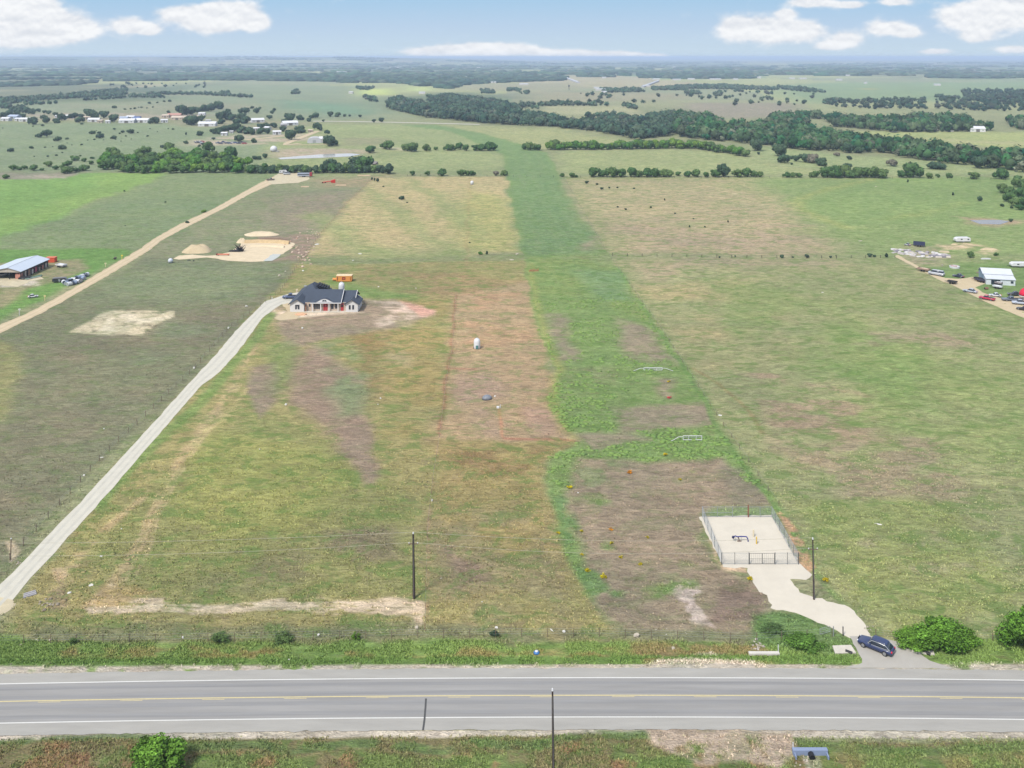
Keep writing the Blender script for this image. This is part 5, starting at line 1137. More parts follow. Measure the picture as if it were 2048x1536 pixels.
# single pale things lying in the grass
for i, (x, y, r, lb, sq) in enumerate([
    (182,1170,.62,'flat white disc lid lying in the grass near the pale driveway',(1,.9,.12)), (139,1186,.50,'pale grey stone left of the white disc lid',(1,.7,.4)), (202,1113,.38,'white stone by the twin tracks above the disc lid',(.7,1,.4)),
    (243,1058,.2,'tiny white stone right of the twin tracks',(1,1,.8)), (519,899,.25,'tiny white marker stone in the big olive field',(1,1,.8)), (761,797,.35,'white stone in the brown patch right of the bare soil',(1,.8,.7)),
    (756,809,.25,'small white stone below the one in the brown patch',(1,.8,.7)), (572,810,.45,'white stone at the tip of the mauve soil patch',(.9,1,1.1)), (493,613,.6,'white block on the pale driveway edge below the field',(1,.8,.8)),
    (544,597,.6,'small white tank lid left of the house drive',(1,.7,.6)), (559,552,.8,'pale round rock by the fence behind the house',(1,.9,.8)), (571,543,.45,'small pale rock above the round rock behind the house',(1,1,.8)), (606,542,.6,'white lid in the grass behind the house roof',(1,1,.7)),
    (757,574,.5,'white speck of plastic right of the house tank',(1,1,.7)), (832,577,.5,'pale lump in the orange grass right of the house',(1,1,.7)), (605,657,.5,'white pipe cap in the green patch before the house',(1,1,.9)), (388,737,.55,'white marker at the fence beside the pale driveway',(.8,.8,1)),
    (457,657,.5,'white marker by the fence higher up the pale driveway',(.8,.8,1.2)), (208,858,.3,'small white marker above the fence bend, left field',(.8,.8,1)), (203,915,.4,'narrow white sheet lying by the fence, left field',(.6,1.6,.25)), (168,951,.4,'white lump at the pale driveway edge',(1,.8,.6)),
    (1440,831,.55,'white oval lid on the green edge of the strip',(.8,1.3,.35)), (1757,1049,.7,'white plank lying in the right pasture by the fenced pad',(1.6,.35,.25)), (993,1256,.4,'round white stone at the verge fence, centre',(1,.9,.6)), (1104,1261,.35,'short white stick on the verge fence line',(2,.4,.3)),
    (1128,1264,.35,'pale grey lump right of the white stick',(1,.9,.9)), (833,1256,.5,'pale rock at the foot of the bare track below the pole',(1,.8,.6)), (365,1276,.3,'white scrap in front of the dark verge bush',(1,.8,.8)), (637,1271,.35,'white and blue scrap on the verge below the track',(.8,.8,1)),
    (74,1281,.4,'pale flat stone on the left verge',(1.3,.7,.35)), (100,1282,.35,'pale upright stone on the left verge',(.7,.7,1)), (41,1290,.4,'pale slanting stick on the left verge',(.4,1.4,.3)), (1273,1273,.7,'pale tan boulder in the weeds under the bare field',(1,.8,.8)), (1346,1298,.4,'grey lump in the verge weeds',(1,.9,1)),
    (964,1204,.15,'tiny white speck in the grass right of the pole track',(1,1,.8)), (864,1002,.3,'small white marker stone above the utility pole',(.8,.8,1.4)), (882,1157,.2,'tiny pale chip by the scraped line',(1,1,.7)), (578,1320,.25,'small white block at the road edge',(1.3,.6,.7)),
    (1156,986,.25,'tiny white stone on the rim of the bare field',(1,1,.7)), (720,508,.9,'white slab in the cross fence above the orange shed',(1.5,.6,.4)), (706,521,.7,'small white slab left of the slab in the cross fence',(1.2,.6,.4)), (634,489,1.3,'white board leaning by the rubble line',(.5,1.6,.3)),
    (1721,482,1.2,'pale bent pipe lying in the right pasture',(1.6,.5,.25)), (1645,585,.7,'small white board in the right pasture',(1.3,.7,.3)), (1024,520,1.1,'pale heap of boards at the strip edge',(1.4,.8,.3)), (1034,508,1.2,'pale crossed boards behind the heap at the strip edge',(1.8,.6,.25)),
    (990,793,.35,'small white bucket left of the wellhead stone',(1,1,1)), (1752,373,1.2,'pale feed bunk far in the right pasture',(1.6,.5,.3)), (300,500,.5,'white marker at the dirt road above the yellow sign',(.5,.5,1.8))]):
    rock(lb, x, y, r, (236,234,228) if 'white' in lb else (206,196,178), sq, 200+i, None, 'rock' if 'stone' in lb or 'rock' in lb else 'scrap_piece', 'stone' if 'stone' in lb or 'rock' in lb or 'boulder' in lb else 'scrap')
# blue and white lid on the verge
X, Y = g(1073, 1306); t = empty('meter_lid', (X, Y, 0), 0, 'blue and white meter lid lying on the verge', 'lid')
MB().lathe([(.42, -.02), (.42, .12), (.3, .24), (.05, .3)], 14).build('rim', mat('lid_blue', alb(70, 130, 196), .5), t, smooth=True); MB().lathe([(.26, .262), (.2, .31), (.02, .33)], 12).build('cap', M_wht, t, smooth=True)
# stacked boards and post at the left
X, Y = g(59, 1190); t = empty('board_stack', (X, Y, 0), R(35), 'small stack of grey boards beside the pale driveway', 'boards')
for k in range(4): MB().box((-.9+.05*k, -.5+.27*k, 0), (.9, -.27+.27*k, .18+.07*(k % 2))).build('board', mat('grey_board', alb(186, 184, 188), .8, .15, 3), t)
X, Y = g(21, 1119); t = empty('gate_post', (X, Y, 0), 0, 'leaning wooden gate post left of the pale driveway', 'post'); t.rotation_euler = (0, .03, 0)
MB().tube((0, 0, -.2), (0, 0, 3.4), .10, .08, 8).build('post', M_wood, t); MB().ball((0, 0, 3.42), .13, 1).build('cap', M_wht, t)
stones(30, 1124, 10, 2, 7, .14, .3, 'small pale stone, {} around the leaning gate post', 'stones around the leaning gate post', (214,204,188), 8)
# barriers on the green strip
def barrier(label, x, y, w, h, tail):
    X, Y = g(x, y); t = empty('pipe_barrier', (X, Y, 0), 0, label, 'barrier'); w2 = w/2
    MB().path([(-w2, 0, .15), (w2, 0, .15), (w2, 0, h), (-w2, 0, h), (-w2, 0, .15)], .07).tube((-w2, .3, h*.55), (w2, .3, h*.6), .05).build('frame', M_wht, t)
    for x_ in (-w2*.4, w2*.4): MB().tube((x_, 0, 0), (x_, 0, h), .05).build('upright', M_wht, t)
    for s_ in tail: MB().path([(s_*w2, 0, h*.8), (s_*(w2+.9), .1, h*.75), (s_*(w2+2.0), -.2, .25), (s_*(w2+2.8), -.5, .06)], .055).build('bent_pipe', M_wht, t)
barrier('white pipe barrier with bent ends, upper one on the green strip', 1306, 741, 4.8, .75, (-1, 1))
barrier('white pipe barrier with one bent end, lower one on the green strip', 1385, 881, 4.0, 1.0, (-1,))
# field tanks
X, Y = g(954, 697); t = empty('water_tank', (X, Y, 0), 0, 'upright white oval tank standing in the tan plot', 'tank')
MB().lathe([(.85, 0), (.9, .3), (.9, 2.1), (.72, 2.6), (.3, 2.9), (.01, 2.95)], 20).build('shell', M_wht, t, smooth=True); MB().box((-.3, -1.0, .15), (.35, -.82, 1.1)).build('hatch', mat('teal_panel', alb(90, 140, 140), .5), t)
MB().lathe([(.2, 2.9), (.2, 3.05), (.02, 3.08)], 10).build('lid', M_steel, t)
for k in range(3): MB().box((-.98+.0*k, -.2+.0*k, 0), (-.9, .2, .6+.2*k)).build('strap', M_black, t) if k == 0 else None
X, Y = g(974, 798); t = empty('stock_tank', (X, Y, 0), .2, 'round grey covered stock tank in the pink tan plot', 'tank')
MB().lathe([(1.1, -.05), (1.15, .35), (1.05, .6), (.7, .85), (.01, .95)], 20, Matrix.Diagonal((1, .8, 1, 1))).build('cover', mat('grey_cover', alb(140, 146, 156), .5, .15, 2), t, smooth=True); MB().lathe([(1.22, -.05), (1.24, .16), (1.1, .2)], 20, Matrix.Diagonal((1, .8, 1, 1))).build('rim', mat('dark_rim', alb(92, 92, 98), .6), t)
X, Y = g(997, 816); t = empty('wellhead', (X, Y, 0), 0, 'small white wellhead box below the grey stock tank', 'wellhead')
MB().box((-.45, -.3, 0), (.2, .3, .35)).build('box', M_wht, t, bevel=.03); MB().tube((.4, 0, 0), (.45, 0, .8), .07).build('pipe', M_wht, t)
# orange machines
X, Y = g(1068, 542); t = empty('brush_heap', (X, Y, 0), 0, 'small orange brown brush heap at the left edge of the green strip', 'brush heap')
b = MB(); rr = random.Random(4)
for k in range(22): b.tube((rr.uniform(-2, 2), rr.uniform(-1, 1), .05), (rr.uniform(-2, 2), rr.uniform(-1, 1), rr.uniform(.3, 1.0)), .08, .04, 5)
b.build('branches', mat('orange_brown_twigs', alb(190, 140, 84), .9, .3, 2), t); MB().ball((0, 0, 0), 1, 2, .2, (1.8, 1, .5), 3).build('soil', mat('heap_soil', alb(150, 120, 84), .95, .2, 2), t)

# ---------------------------------------------------------------- wire fences with posts
def fence(label, pts, sp, h, post=M_wood, r=.05, wires=3, name='wire_fence', top=None):
    P = resample([g(*p) for p in pts], 1.0); d = [0]
    for a, b in zip(P, P[1:]): d.append(d[-1]+math.dist(a, b))
    n = max(2, min(99, int(d[-1]/sp))); Q = []
    for i in range(n+1):
        s_ = d[-1]*i/n; k = min(max(0, np.searchsorted(d, s_)-1), len(P)-2); f = (s_-d[k])/max(1e-6, d[k+1]-d[k]); Q.append((P[k][0]+(P[k+1][0]-P[k][0])*f, P[k][1]+(P[k+1][1]-P[k][1])*f))
    t = empty(name, (Q[0][0], Q[0][1], 0), 0, label, 'fence'); pm = MB().tube((0, 0, -.2), (0, 0, h), r, n=6).mesh('post'); pm.materials.append(post)
    for q in Q: o = link('post', pm, None, t, (q[0]-Q[0][0], q[1]-Q[0][1], 0)); o.rotation_euler = (rnd.uniform(-.04, .04), rnd.uniform(-.04, .04), 0)
    w = MB()
    for k in range(wires):
        z = h*(.95-.28*k)
        for a, b in zip(Q, Q[1:]): w.tube((a[0]-Q[0][0], a[1]-Q[0][1], z), (b[0]-Q[0][0], b[1]-Q[0][1], z), .008, n=3, caps=False)
    link('wires', w.mesh('wires', fix=False), M_steel, t); return t
fence('low wire fence with thin posts along the verge above the road', [(-60,1290),(0,1287),(400,1284),(800,1276),(1200,1273),(1500,1284),(1664,1274)], 3.6, 1.25, r=.045)
fence('short wire fence along the verge right of the driveway', [(1752,1275),(1830,1284),(1960,1283),(2120,1280)], 3.2, 1.2)
fence('wire fence with wooden posts between the dark left field and pale driveway', [(603,520),(560,585),(455,660),(388,740),(202,918),(20,1122)], 4.5, 1.3, r=.07)
fence('thin fence down the left side of the tan plot', [(912,590),(905,700),(893,760),(880,870),(866,960),(855,1060),(850,1262)], 5.0, 1.0, mat('rusty_post', alb(164,124,96), .8), r=.045, wires=2)
fence('thin fence along the right side of the green strip', [(1128,356),(1212,502),(1320,655),(1440,842),(1558,1013)], 6.0, 1.0, r=.05, wires=2)
fence('fence from the far hedgerow down past the excavated pit', [(748,354),(690,410),(640,470),(604,518)], 6.0, 1.3, r=.07, wires=2)
fence('cross fence line with dark growth in the right pasture', [(1225,512),(1400,515),(1560,517),(1680,517),(1790,516)], 6.0, 1.3, M_darkwood, r=.1, wires=3)
fence('far fence line along the row of rounded trees', [(815,352.5),(1005,353.5),(1130,355),(1500,356),(1900,358),(2100,362)], 9, 1.4, M_darkwood, r=.1, wires=3)
# ---------------------------------------------------------------- the house
def house():
    t = empty('ranch_house', (-71.4, 292.7, 0), 0, 'white and stone ranch house with a dark slate roof and red doors', 'house')
    Mr = mat('slate_roof', alb(74, 84, 100), .8, .16, 1.2, stretch=(1, 4, 4), bump=.15); Mw = mat('white_render', alb(238, 236, 234), .8, .04, 1)
    Ms = mat('beige_stone', alb(216, 196, 178), .9, .2, 2.2, bump=.3); Mt = mat('white_trim', alb(244, 244, 246), .5, .03, 1)
    Mred = mat('red_door', alb(196, 70, 72), .5, .1, 2); Mf = mat('window_frame', alb(84, 84, 92), .5, .05, 2)
    def wall(prof, a, b, axis, m, name='wall'): return MB().prism(prof, a, b, axis).build(name, m, t)
    wall([(0, 0), (4.5, 0), (4.5, 2.65), (2.25, 4.0), (0, 2.65)], 0, 8, 'y', Mw)
    wall([(17.9, 0), (21.8, 0), (21.8, 2.65), (19.85, 3.95), (17.9, 2.65)], 0, 8, 'y', Mw)
    MB().box((4.503, 1.0, 0), (17.897, 10, 2.75)).build('wall', Ms, t)
    MB().box((-.0, 8.003, 0), (9, 19.4, 2.65)).build('wall', Mw, t)
    MB().prism([(1.2, 2.7), (9.8, 2.7), (5.3, 5.7)], 16.0, 16.2, 'x').build('gable_wall', Mw, t)
    # roofs, each slope a slab
    def slab(pts, name='roof', th=.16, m=Mr):
        n = len(pts); vs = list(pts)+[(x, y, z-th) for x, y, z in pts]
        return MB().add(vs, [tuple(range(n)), tuple(range(2*n-1, n-1, -1))]+[(i, (i+1) % n, n+(i+1) % n, n+i) for i in range(n)]).build(name, m, t)
    slab([(-.6, -.45, 2.45), (2.25, -.45, 4.15), (2.25, 8.0, 4.15), (-.6, 5.5, 2.45)]); slab([(5.1, -.45, 2.45), (2.25, -.45, 4.15), (2.25, 8.0, 4.15), (5.1, 8.0, 2.45)])
    slab([(17.3, -.45, 2.45), (19.85, -.45, 4.1), (19.85, 7.0, 4.1), (17.3, 5, 2.45)]); slab([(22.4, -.45, 2.45), (19.85, -.45, 4.1), (19.85, 7.0, 4.1), (22.4, 7.0, 2.45)])
    slab([(6.5, .1, 2.92), (16.35, .1, 2.92), (16.35, 5.4, 5.95), (6.5, 5.4, 5.95)]); slab([(6.5, 10.6, 2.92), (16.35, 10.6, 2.92), (16.35, 5.4, 5.95), (6.5, 5.4, 5.95)])
    slab([(4.2, 1.2, 2.75), (6.7, 1.2, 2.75), (6.7, 5.4, 5.2), (4.2, 5.4, 5.2)])
    slab([(16.2, 1.0, 2.6), (20.5, 1.0, 2.6), (20.5, 6.7, 5.3), (16.2, 6.7, 5.3)]); slab([(16.2, 12.4, 2.6), (20.5, 12.4, 2.6), (20.5, 6.7, 5.3), (16.2, 6.7, 5.3)])
    A, B_, C_, D = (-.65, 5.2, 2.55), (9.6, 3.6, 2.55), (9.6, 20, 2.55), (-.65, 20, 2.55); p, q = (4.7, 11.0, 6.35), (4.9, 13.6, 6.35)
    slab([A, B_, p]); slab([B_, C_, q, p]); slab([C_, D, q]); slab([D, A, p, q])
    # white fascia, rake boards, low arched dormer
    f = MB(); f.box((6.45, .0, 2.68), (16.4, .1-.003, 2.93)); f.build('fascia', Mt, t)
    rk = MB(); rk.prism([(0.08, 2.72), (5.4, 5.74), (5.4, 6.02), (0.08, 3.0)], 16.353, 16.5, 'x'); rk.build('rake_board', Mt, t)
    rk = MB(); rk.prism([(3.2, 3.6), (6.7, 5.18), (6.7, 5.42), (3.2, 3.85)], 20.503, 20.65, 'x'); rk.build('rake_board', Mt, t)
    arc = [(7.9+6.2*k/16, 2.98+1.15*math.sin(math.pi*k/16)**1.6) for k in range(17)]
    MB().prism([(7.9, 2.9)]+arc+[(14.1, 2.9)], .22, .34, 'y').build('dormer_face', Mt, t)
    vs = [(x, .14, z+.06) for x, z in arc]+[(x, .4+max(0, (z-2.9)*1.75), z+.06) for x, z in arc]
    MB().add(vs, [(i, i+1, 18+i, 17+i) for i in range(16)]).build('dormer_roof', Mr, t)
    for s_ in (-1, 1):
        MB().prism([(11.0+s_*.06, 3.3), (11.0+s_*.75, 3.3), (11.0+s_*.66, 3.55), (11.0+s_*.4, 3.76), (11.0+s_*.06, 3.85)], .19, .218, 'y').build('dormer_window', M_glass, t)
    def win(x0, x1, z0, z1, y, label=None):
        fr = MB().box((x0-.1, y-.06, z0-.1), (x1+.1, y-.003, z1+.1)).build('window', Mf, t); MB().box((x0, y-.09, z0), (x1, y-.063, z1)).build('pane', M_glass, fr)
    win(1.75, 2.1, .95, 2.2, 0); win(2.55, 2.95, .95, 2.2, 0); win(2.1+.03, 2.52, 1.95, 2.2, -.03)
    win(19.0, 19.4, .9, 2.1, 0); win(20.1, 20.5, .9, 2.1, 0)
    win(7.55, 8.0, .8, 2.3, 1.0); win(8.3, 8.65, .8, 2.3, 1.0); win(8.95, 9.3, .8, 2.3, 1.0); win(13.1, 13.7, .8, 2.2, 1.0); win(14.4, 14.85, .9, 2.2, 1.0); win(5.9, 6.3, 1.5, 2.2, 1.0)
    for x0, x1, n in ((10.5, 11.9, 2), (16.1, 17.1, 1)):
        for k in range(n):
            a = x0+(x1-x0)*k/n; d = MB().box((a+.03, .93, .1), (a+(x1-x0)/n-.03, .997, 2.45)).build('door', Mred, t); MB().box((a+.25, .90, 1.3), (a+(x1-x0)/n-.25, .927, 2.1)).build('door_glass', M_glass, d)
    for x in (5.0, 7.2, 9.8, 12.5, 15.4): MB().box((x-.12, .15, .12), (x+.12, .4, 2.68)).build('porch_post', Mt if x != 5.0 else mat('wood_post', alb(176, 128, 100), .8), t)
    MB().box((4.51, -.6, 0), (17.89, .99, .1)).build('porch_floor', M_conc, t)
    dk = MB()
    for k in range(5): dk.box((6.2+k*.75, 10.7+k*.25, 3.1), (6.75+k*.75, 15+k*.1, 5.9-k*.28))
    dk.build('rear_roof_frame', mat('black_sheet', alb(34, 38, 50), .6, .2, 1), t)
    MB().box((2.3, 9.5, 5.7), (3.1, 10.3, 5.98)).build('roof_vent', M_steel, t)
house()
X, Y = -57.6, 307.5; t = empty('water_tank', (X, Y, 0), 0, 'white round topped tank behind the slate roofed house', 'tank')
MB().lathe([(1.0, 0), (1.0, 4.9), (.85, 5.5), (.45, 5.85), (.01, 5.95)], 18).build('shell', M_wht, t, smooth=True); MB().lathe([(.25, 5.9), (.25, 6.1), (.02, 6.15)], 10).build('lid', M_steel, t)
x, y = g(582, 597); car('blue grey pickup parked at the left end of the slate roofed house', (x, y, .05), R(185), (70, 88, 128), 'pickup', 5.6, 1.95, 1.75)
X, Y = g(602, 629); tag(MB().ball((0, 0, 0), 1.3, 3, .12, (1.5, 1, .35), 5).build('sand_heap', mat('orange_sand', alb(232, 186, 150), .95, .15, 1), None, (X, Y, 0)), 'small orange sand heap at the front left corner of the house', 'sand heap')
stones(600, 583, 5, 2, 6, .4, .7, 'pale block, {} behind the left corner of the house', 'blocks behind the house corner', (228,208,184), 11)
stones(722, 607, 3, 4, 6, .35, .7, 'pale block, {} beside the right gable of the house', 'blocks beside the right gable', (232,214,178), 12)
# orange site container
def site_box():
    X, Y = g(689, 562); s_ = mpp(562); t = empty('site_container', (X, Y, 0), 0, 'bright orange site container with a cream roof behind the house', 'container')
    Mo = mat('orange_steel', alb(246, 164, 84), .6, .06, 1); W, D, h = 5.6, 2.6, 2.1
    MB().box((-W/2, -D/2, .15), (W/2, D/2, h)).build('body', Mo, t, bevel=.04); MB().box((-W/2-.05, -D/2-.05, h+.003), (W/2+.05, D/2+.05, h+.15)).build('roof', mat('cream_roof', alb(250, 226, 184), .6), t)
    Mb = mat('dark_red_mark', alb(110, 40, 30), .6)
    wn = MB().box((-.65, -D/2-.04, .75), (.55, -D/2-.003, 1.75)).build('window', Mb, t); MB().box((-.4, -D/2-.06, .95), (.3, -D/2-.043, 1.5)).build('pane', mat('window_orange', alb(232, 110, 70), .4), wn)
    MB().box((-W/2+.35, -D/2-.04, .5), (-W/2+.6, -D/2-.003, 1.9)).build('door_edge', Mb, t); MB().box((W/2-.5, -D/2-.04, .4), (W/2-.35, -D/2-.003, 1.8)).build('door_edge', Mb, t)
    MB().tube((-W/2-1.5, 0, .65), (-W/2-.05, 0, .65), .5, n=14).build('side_tank', Mo, t)
site_box()

# ---------------------------------------------------------------- excavated pit
M_sand = mat('pit_sand', alb(232, 214, 182), .95, .10, .35, bump=.3); M_spoil = mat('spoil', alb(212, 194, 160), .95, .12, .5, bump=.4)
def cp(l): return [(300+x*.1758, 440+y*.1758) for x, y in l]
sheet('pit_floor', cp([(1050,250),(1200,240),(1520,250),(1640,262),(1600,330),(1520,385),(1400,440),(1300,470),(1150,476),(1000,470),(880,462),(760,440),(640,425),(480,440),(330,450),(262,440),(330,405),(480,395),(640,408),(780,400),(930,360),(1010,300)]), .04, M_sand, .4, 3, 31)
sheet('pond', cp([(1290,468),(1370,405),(1400,388),(1490,390),(1440,435),(1390,464)]), .06, mat('milky_water', alb(204,208,200), .15, .03, .2, spec=.5), .3, 3, 32)
def mound(label, x, y, wx, wy, h, m, seed, name='soil_mound', rz=0, flat=.5):
    X, Y = g(x, y); b = bmesh.new(); n = 26; rr = np.random.default_rng(seed); rows_ = []
    ang = rr.uniform(.82, 1.12, 9)
    for j in range(11):
        q = j/10; rr_ = []
        for i in range(n):
            a = 2*math.pi*i/n; e = np.interp((a/6.2832*9) % 9, range(10), list(ang)+[ang[0]])
            z = h*(1-max(0, (q-flat)/(1-flat))**1.3) * (1+.12*math.sin(a*3+seed+q*6)) - .05
            rr_.append(b.verts.new((q*e*wx/2*math.cos(a), q*e*wy/2*math.sin(a), z+rr.uniform(-.04, .04)*h)))
        rows_.append(rr_)
    for j in range(10):
        for i in range(n): b.faces.new((rows_[j][i], rows_[j+1][i], rows_[j+1][(i+1) % n], rows_[j][(i+1) % n]))
    bmesh.ops.remove_doubles(b, verts=b.verts, dist=.001); me = bpy.data.meshes.new(name); b.to_mesh(me); b.free(); me.shade_smooth()
    return tag(link(name, me, m, None, (X, Y, 0), rz), label, 'mound')
mound('large smooth pale sand mound left of the excavated pit', 395, 502, 14, 12, 2.4, M_spoil, 3, 'sand_mound', 0, .45)
mound('long low pale spoil bank behind the excavated pit', 521, 469, 16, 10, 1.1, M_sand, 4, 'spoil_bank', 0, .5)
mound('short round spoil heap at the back left of the pit', 483, 485, 5, 4, 1.8, M_sand, 5, 'spoil_heap', 0, .3)
mound('low dark spoil ridge behind the pit wall', 543, 480, 17, 4, .9, mat('dark_spoil', alb(140,118,100), .95, .15, 1), 6, 'spoil_ridge', -.05, .4)
for i, (lb, pts, h, m) in enumerate((('long sandy pit bank at the back of the excavation', [(490,486),(515,485),(560,486),(578,488)], 1.3, mat('cut_bank', alb(216,190,148), .95, .15, 1, bump=.3)), ('second low step of the sandy pit bank', [(500,493),(530,492),(568,495)], .6, M_sand))):
    P = resample([g(*p) for p in pts], 1.5); b = MB(); rr = random.Random(i); pr = [None]
    for a_, c_ in zip(P, P[1:]):
        z = h*rr.uniform(.8, 1.1); b.add([(a_[0], a_[1]-1.2, 0), (c_[0], c_[1]-1.2, 0), (c_[0], c_[1]+1.6, 0), (a_[0], a_[1]+1.6, 0), (a_[0], a_[1]-.3, h), (c_[0], c_[1]-.3, h), (c_[0], c_[1]+.6, h), (a_[0], a_[1]+.6, h)], [(4,5,6,7), (0,1,5,4), (2,3,7,6), (1,2,6,5), (3,0,4,7)])
    tag(b.build('pit_bank', m), lb, 'bank')
X, Y = g(480, 503); t = empty('brush_pile', (X, Y, 0), 0, 'tangled black brush pile at the left side of the excavated pit', 'brush pile')
b = MB(); rr = random.Random(9)
for k in range(70):
    a = rr.uniform(0, 6.28); b.tube((rr.uniform(-1.4, 1.4), rr.uniform(-1.2, 1.2), .1), (2.6*math.cos(a)*rr.random(), 2*math.sin(a)*rr.random(), rr.uniform(.8, 3.2)), .13, .05, 5)
b.build('branches', M_black, t); MB().ball((-2.2, 0, .2), 1.6, 2, .25, (1.6, .8, .3), 2).build('debris', mat('charred_debris', alb(60,58,60), .9, .2, 2), t)
X, Y = g(447, 511); t = empty('conveyor', (X, Y, 0), .03, 'orange conveyor lying between sand mound and brush pile', 'conveyor')
MB().box((-2.4, -.35, .35), (2.4, .35, .7)).build('belt_frame', mat('coral_paint', alb(236,140,110), .6), t)
for x_ in (-2, 2): MB().box((x_-.1, -.4, 0), (x_+.1, .4, .348)).build('leg', M_black, t)
MB().ball((-2.7, 0, .5), .45, 2).build('motor', mat('dark_red_motor', alb(120,60,50), .6), t)
stones(606, 503, 13, 16, 34, .5, 1.15, 'pinkish pale stone, {} of the rubble line right of the pit', 'rubble stones right of the pit', (220,196,176), 13)
stones(627, 466, 9, 4, 16, .4, .9, 'pale stone, {} in the rubble patch above the pit', 'rubble stones above the pit', (210,194,172), 14)
stones(570, 487, 9, 3, 10, .4, .8, 'orange pink stone, {} on the right pit rim', 'stones on the pit rim', (226,180,156), 15)
X, Y = g(341, 526); t = empty('gas_tank', (X, Y, 0), 0, 'round white blue tank at the fence left of the sand mound', 'tank')
MB().ball((0, 0, .95), .95, 3).build('sphere', mat('tank_white', alb(226,232,244), .35, .04, 1), t, smooth=True)
for k in range(3): MB().tube((.6*math.cos(k*2.1), .6*math.sin(k*2.1), -.05), (.5*math.cos(k*2.1), .5*math.sin(k*2.1), .6), .06).build('leg', M_black, t)
stones(388, 520, 10, 1.5, 5, .4, .7, 'dark stone, {} below the sand mound', 'dark stones below the sand mound', (96,104,100), 16)
# ---------------------------------------------------------------- far dirt pad with vehicles by the hedgerow
x, y = g(566, 347); camper('white camper at the upper end of the dirt road', (x, y, .1), R(15), 5.4, 2.3, 2.5)
x, y = g(573.5, 349.5); car('pale grey van beside the white camper on the dirt pad', (x, y, .1), R(20), (196, 202, 210), 'van', 5, 2, 2.0)
x, y = g(541, 361); car('dark tan pickup where the dirt road meets the pad', (x, y, .1), R(25), (120, 104, 88), 'pickup', 5.4, 2, 1.8)
def livestock_trailer():
    X, Y = g(609, 354); t = empty('long_trailer', (X, Y, .1), R(3), 'long silver trailer with a red end on the dirt pad', 'trailer'); L = 9.2
    MB().box((-L/2, -1.3, .7), (L/2-1, 1.3, 2.7)).build('body', mat('blue_silver', alb(182, 192, 210), .4, .06, 1, metal=.3), t, bevel=.1); MB().box((L/2-.997, -1.32, .6), (L/2+.6, 1.32, 3.1)).build('end_panel', mat('dark_red', alb(170, 60, 66), .6), t, bevel=.05)
    MB().box((-L/2+.2, -1.34, 1.5), (L/2-1.2, -1.303, 2.1)).build('window_band', M_glass, t)
    for x_ in (-1, .2):
        for s_ in (-1, 1): MB().tube((x_, s_*1.0, .4), (x_, s_*1.3, .4), .42, n=12).build('wheel', M_tyre, t)
livestock_trailer()
X, Y = g(655, 366); t = empty('auger', (X, Y, 0), R(10), 'red hopper with a long boom lying right of the dirt pad', 'farm machine'); Mrd = mat('machine_red', alb(216, 58, 44), .5, .08, 1)
MB().prism([(2.2, .4), (5.0, 0), (5.0, 2.4), (2.2, 1.6)], -1, 1, 'y').build('hopper', Mrd, t); MB().tube((-3.6, 0, .4), (2.4, 0, 1.2), .28).build('boom', Mrd, t)
for x_ in (-3.2, -1.4): MB().tube((x_, -.5, .35), (x_, .5, .35), .4, n=10).build('wheel', M_black, t)
for i, (x, y, L_, W_, lb) in enumerate(((728, 351.5, 9, 1.6, 'long pale plank pile at the hedgerow end'), (733, 388, 0, 0, ''), (682, 371, 7, 1.2, 'flat pale boards lying right of the red hopper'), (610, 374, 5, 1.2, 'flat grey boards below the dirt pad'))):
    if not L_: continue
    X, Y = g(x, y); t = empty('board_pile', (X, Y, 0), 0, lb, 'boards'); 
    for k in range(3): MB().box((-L_/2+k*.3, -W_/2+k*W_/3, 0), (L_/2-.2*k, -W_/2+(k+.9)*W_/3, .35+.1*k)).build('board', mat('pale_board', alb(226,200,170), .8, .1, 1), t)
X, Y = g(944, 369); t = empty('water_tank', (X, Y, 0), 0, 'white round tank at the top of the tan pasture', 'tank'); MB().lathe([(1, 0), (1, 1.8), (.6, 2.3), (.01, 2.4)], 16).build('shell', M_wht, t, smooth=True); MB().lathe([(.2, 2.38), (.2, 2.55), (.01, 2.6)], 8).build('lid', M_steel, t)
X, Y = g(938, 350); rock('grey brush mound behind the hedgerow end', 748, 328, 5.5, (150,142,140), (1.4, .9, .5), 301, None, 'brush_mound', 'mound')

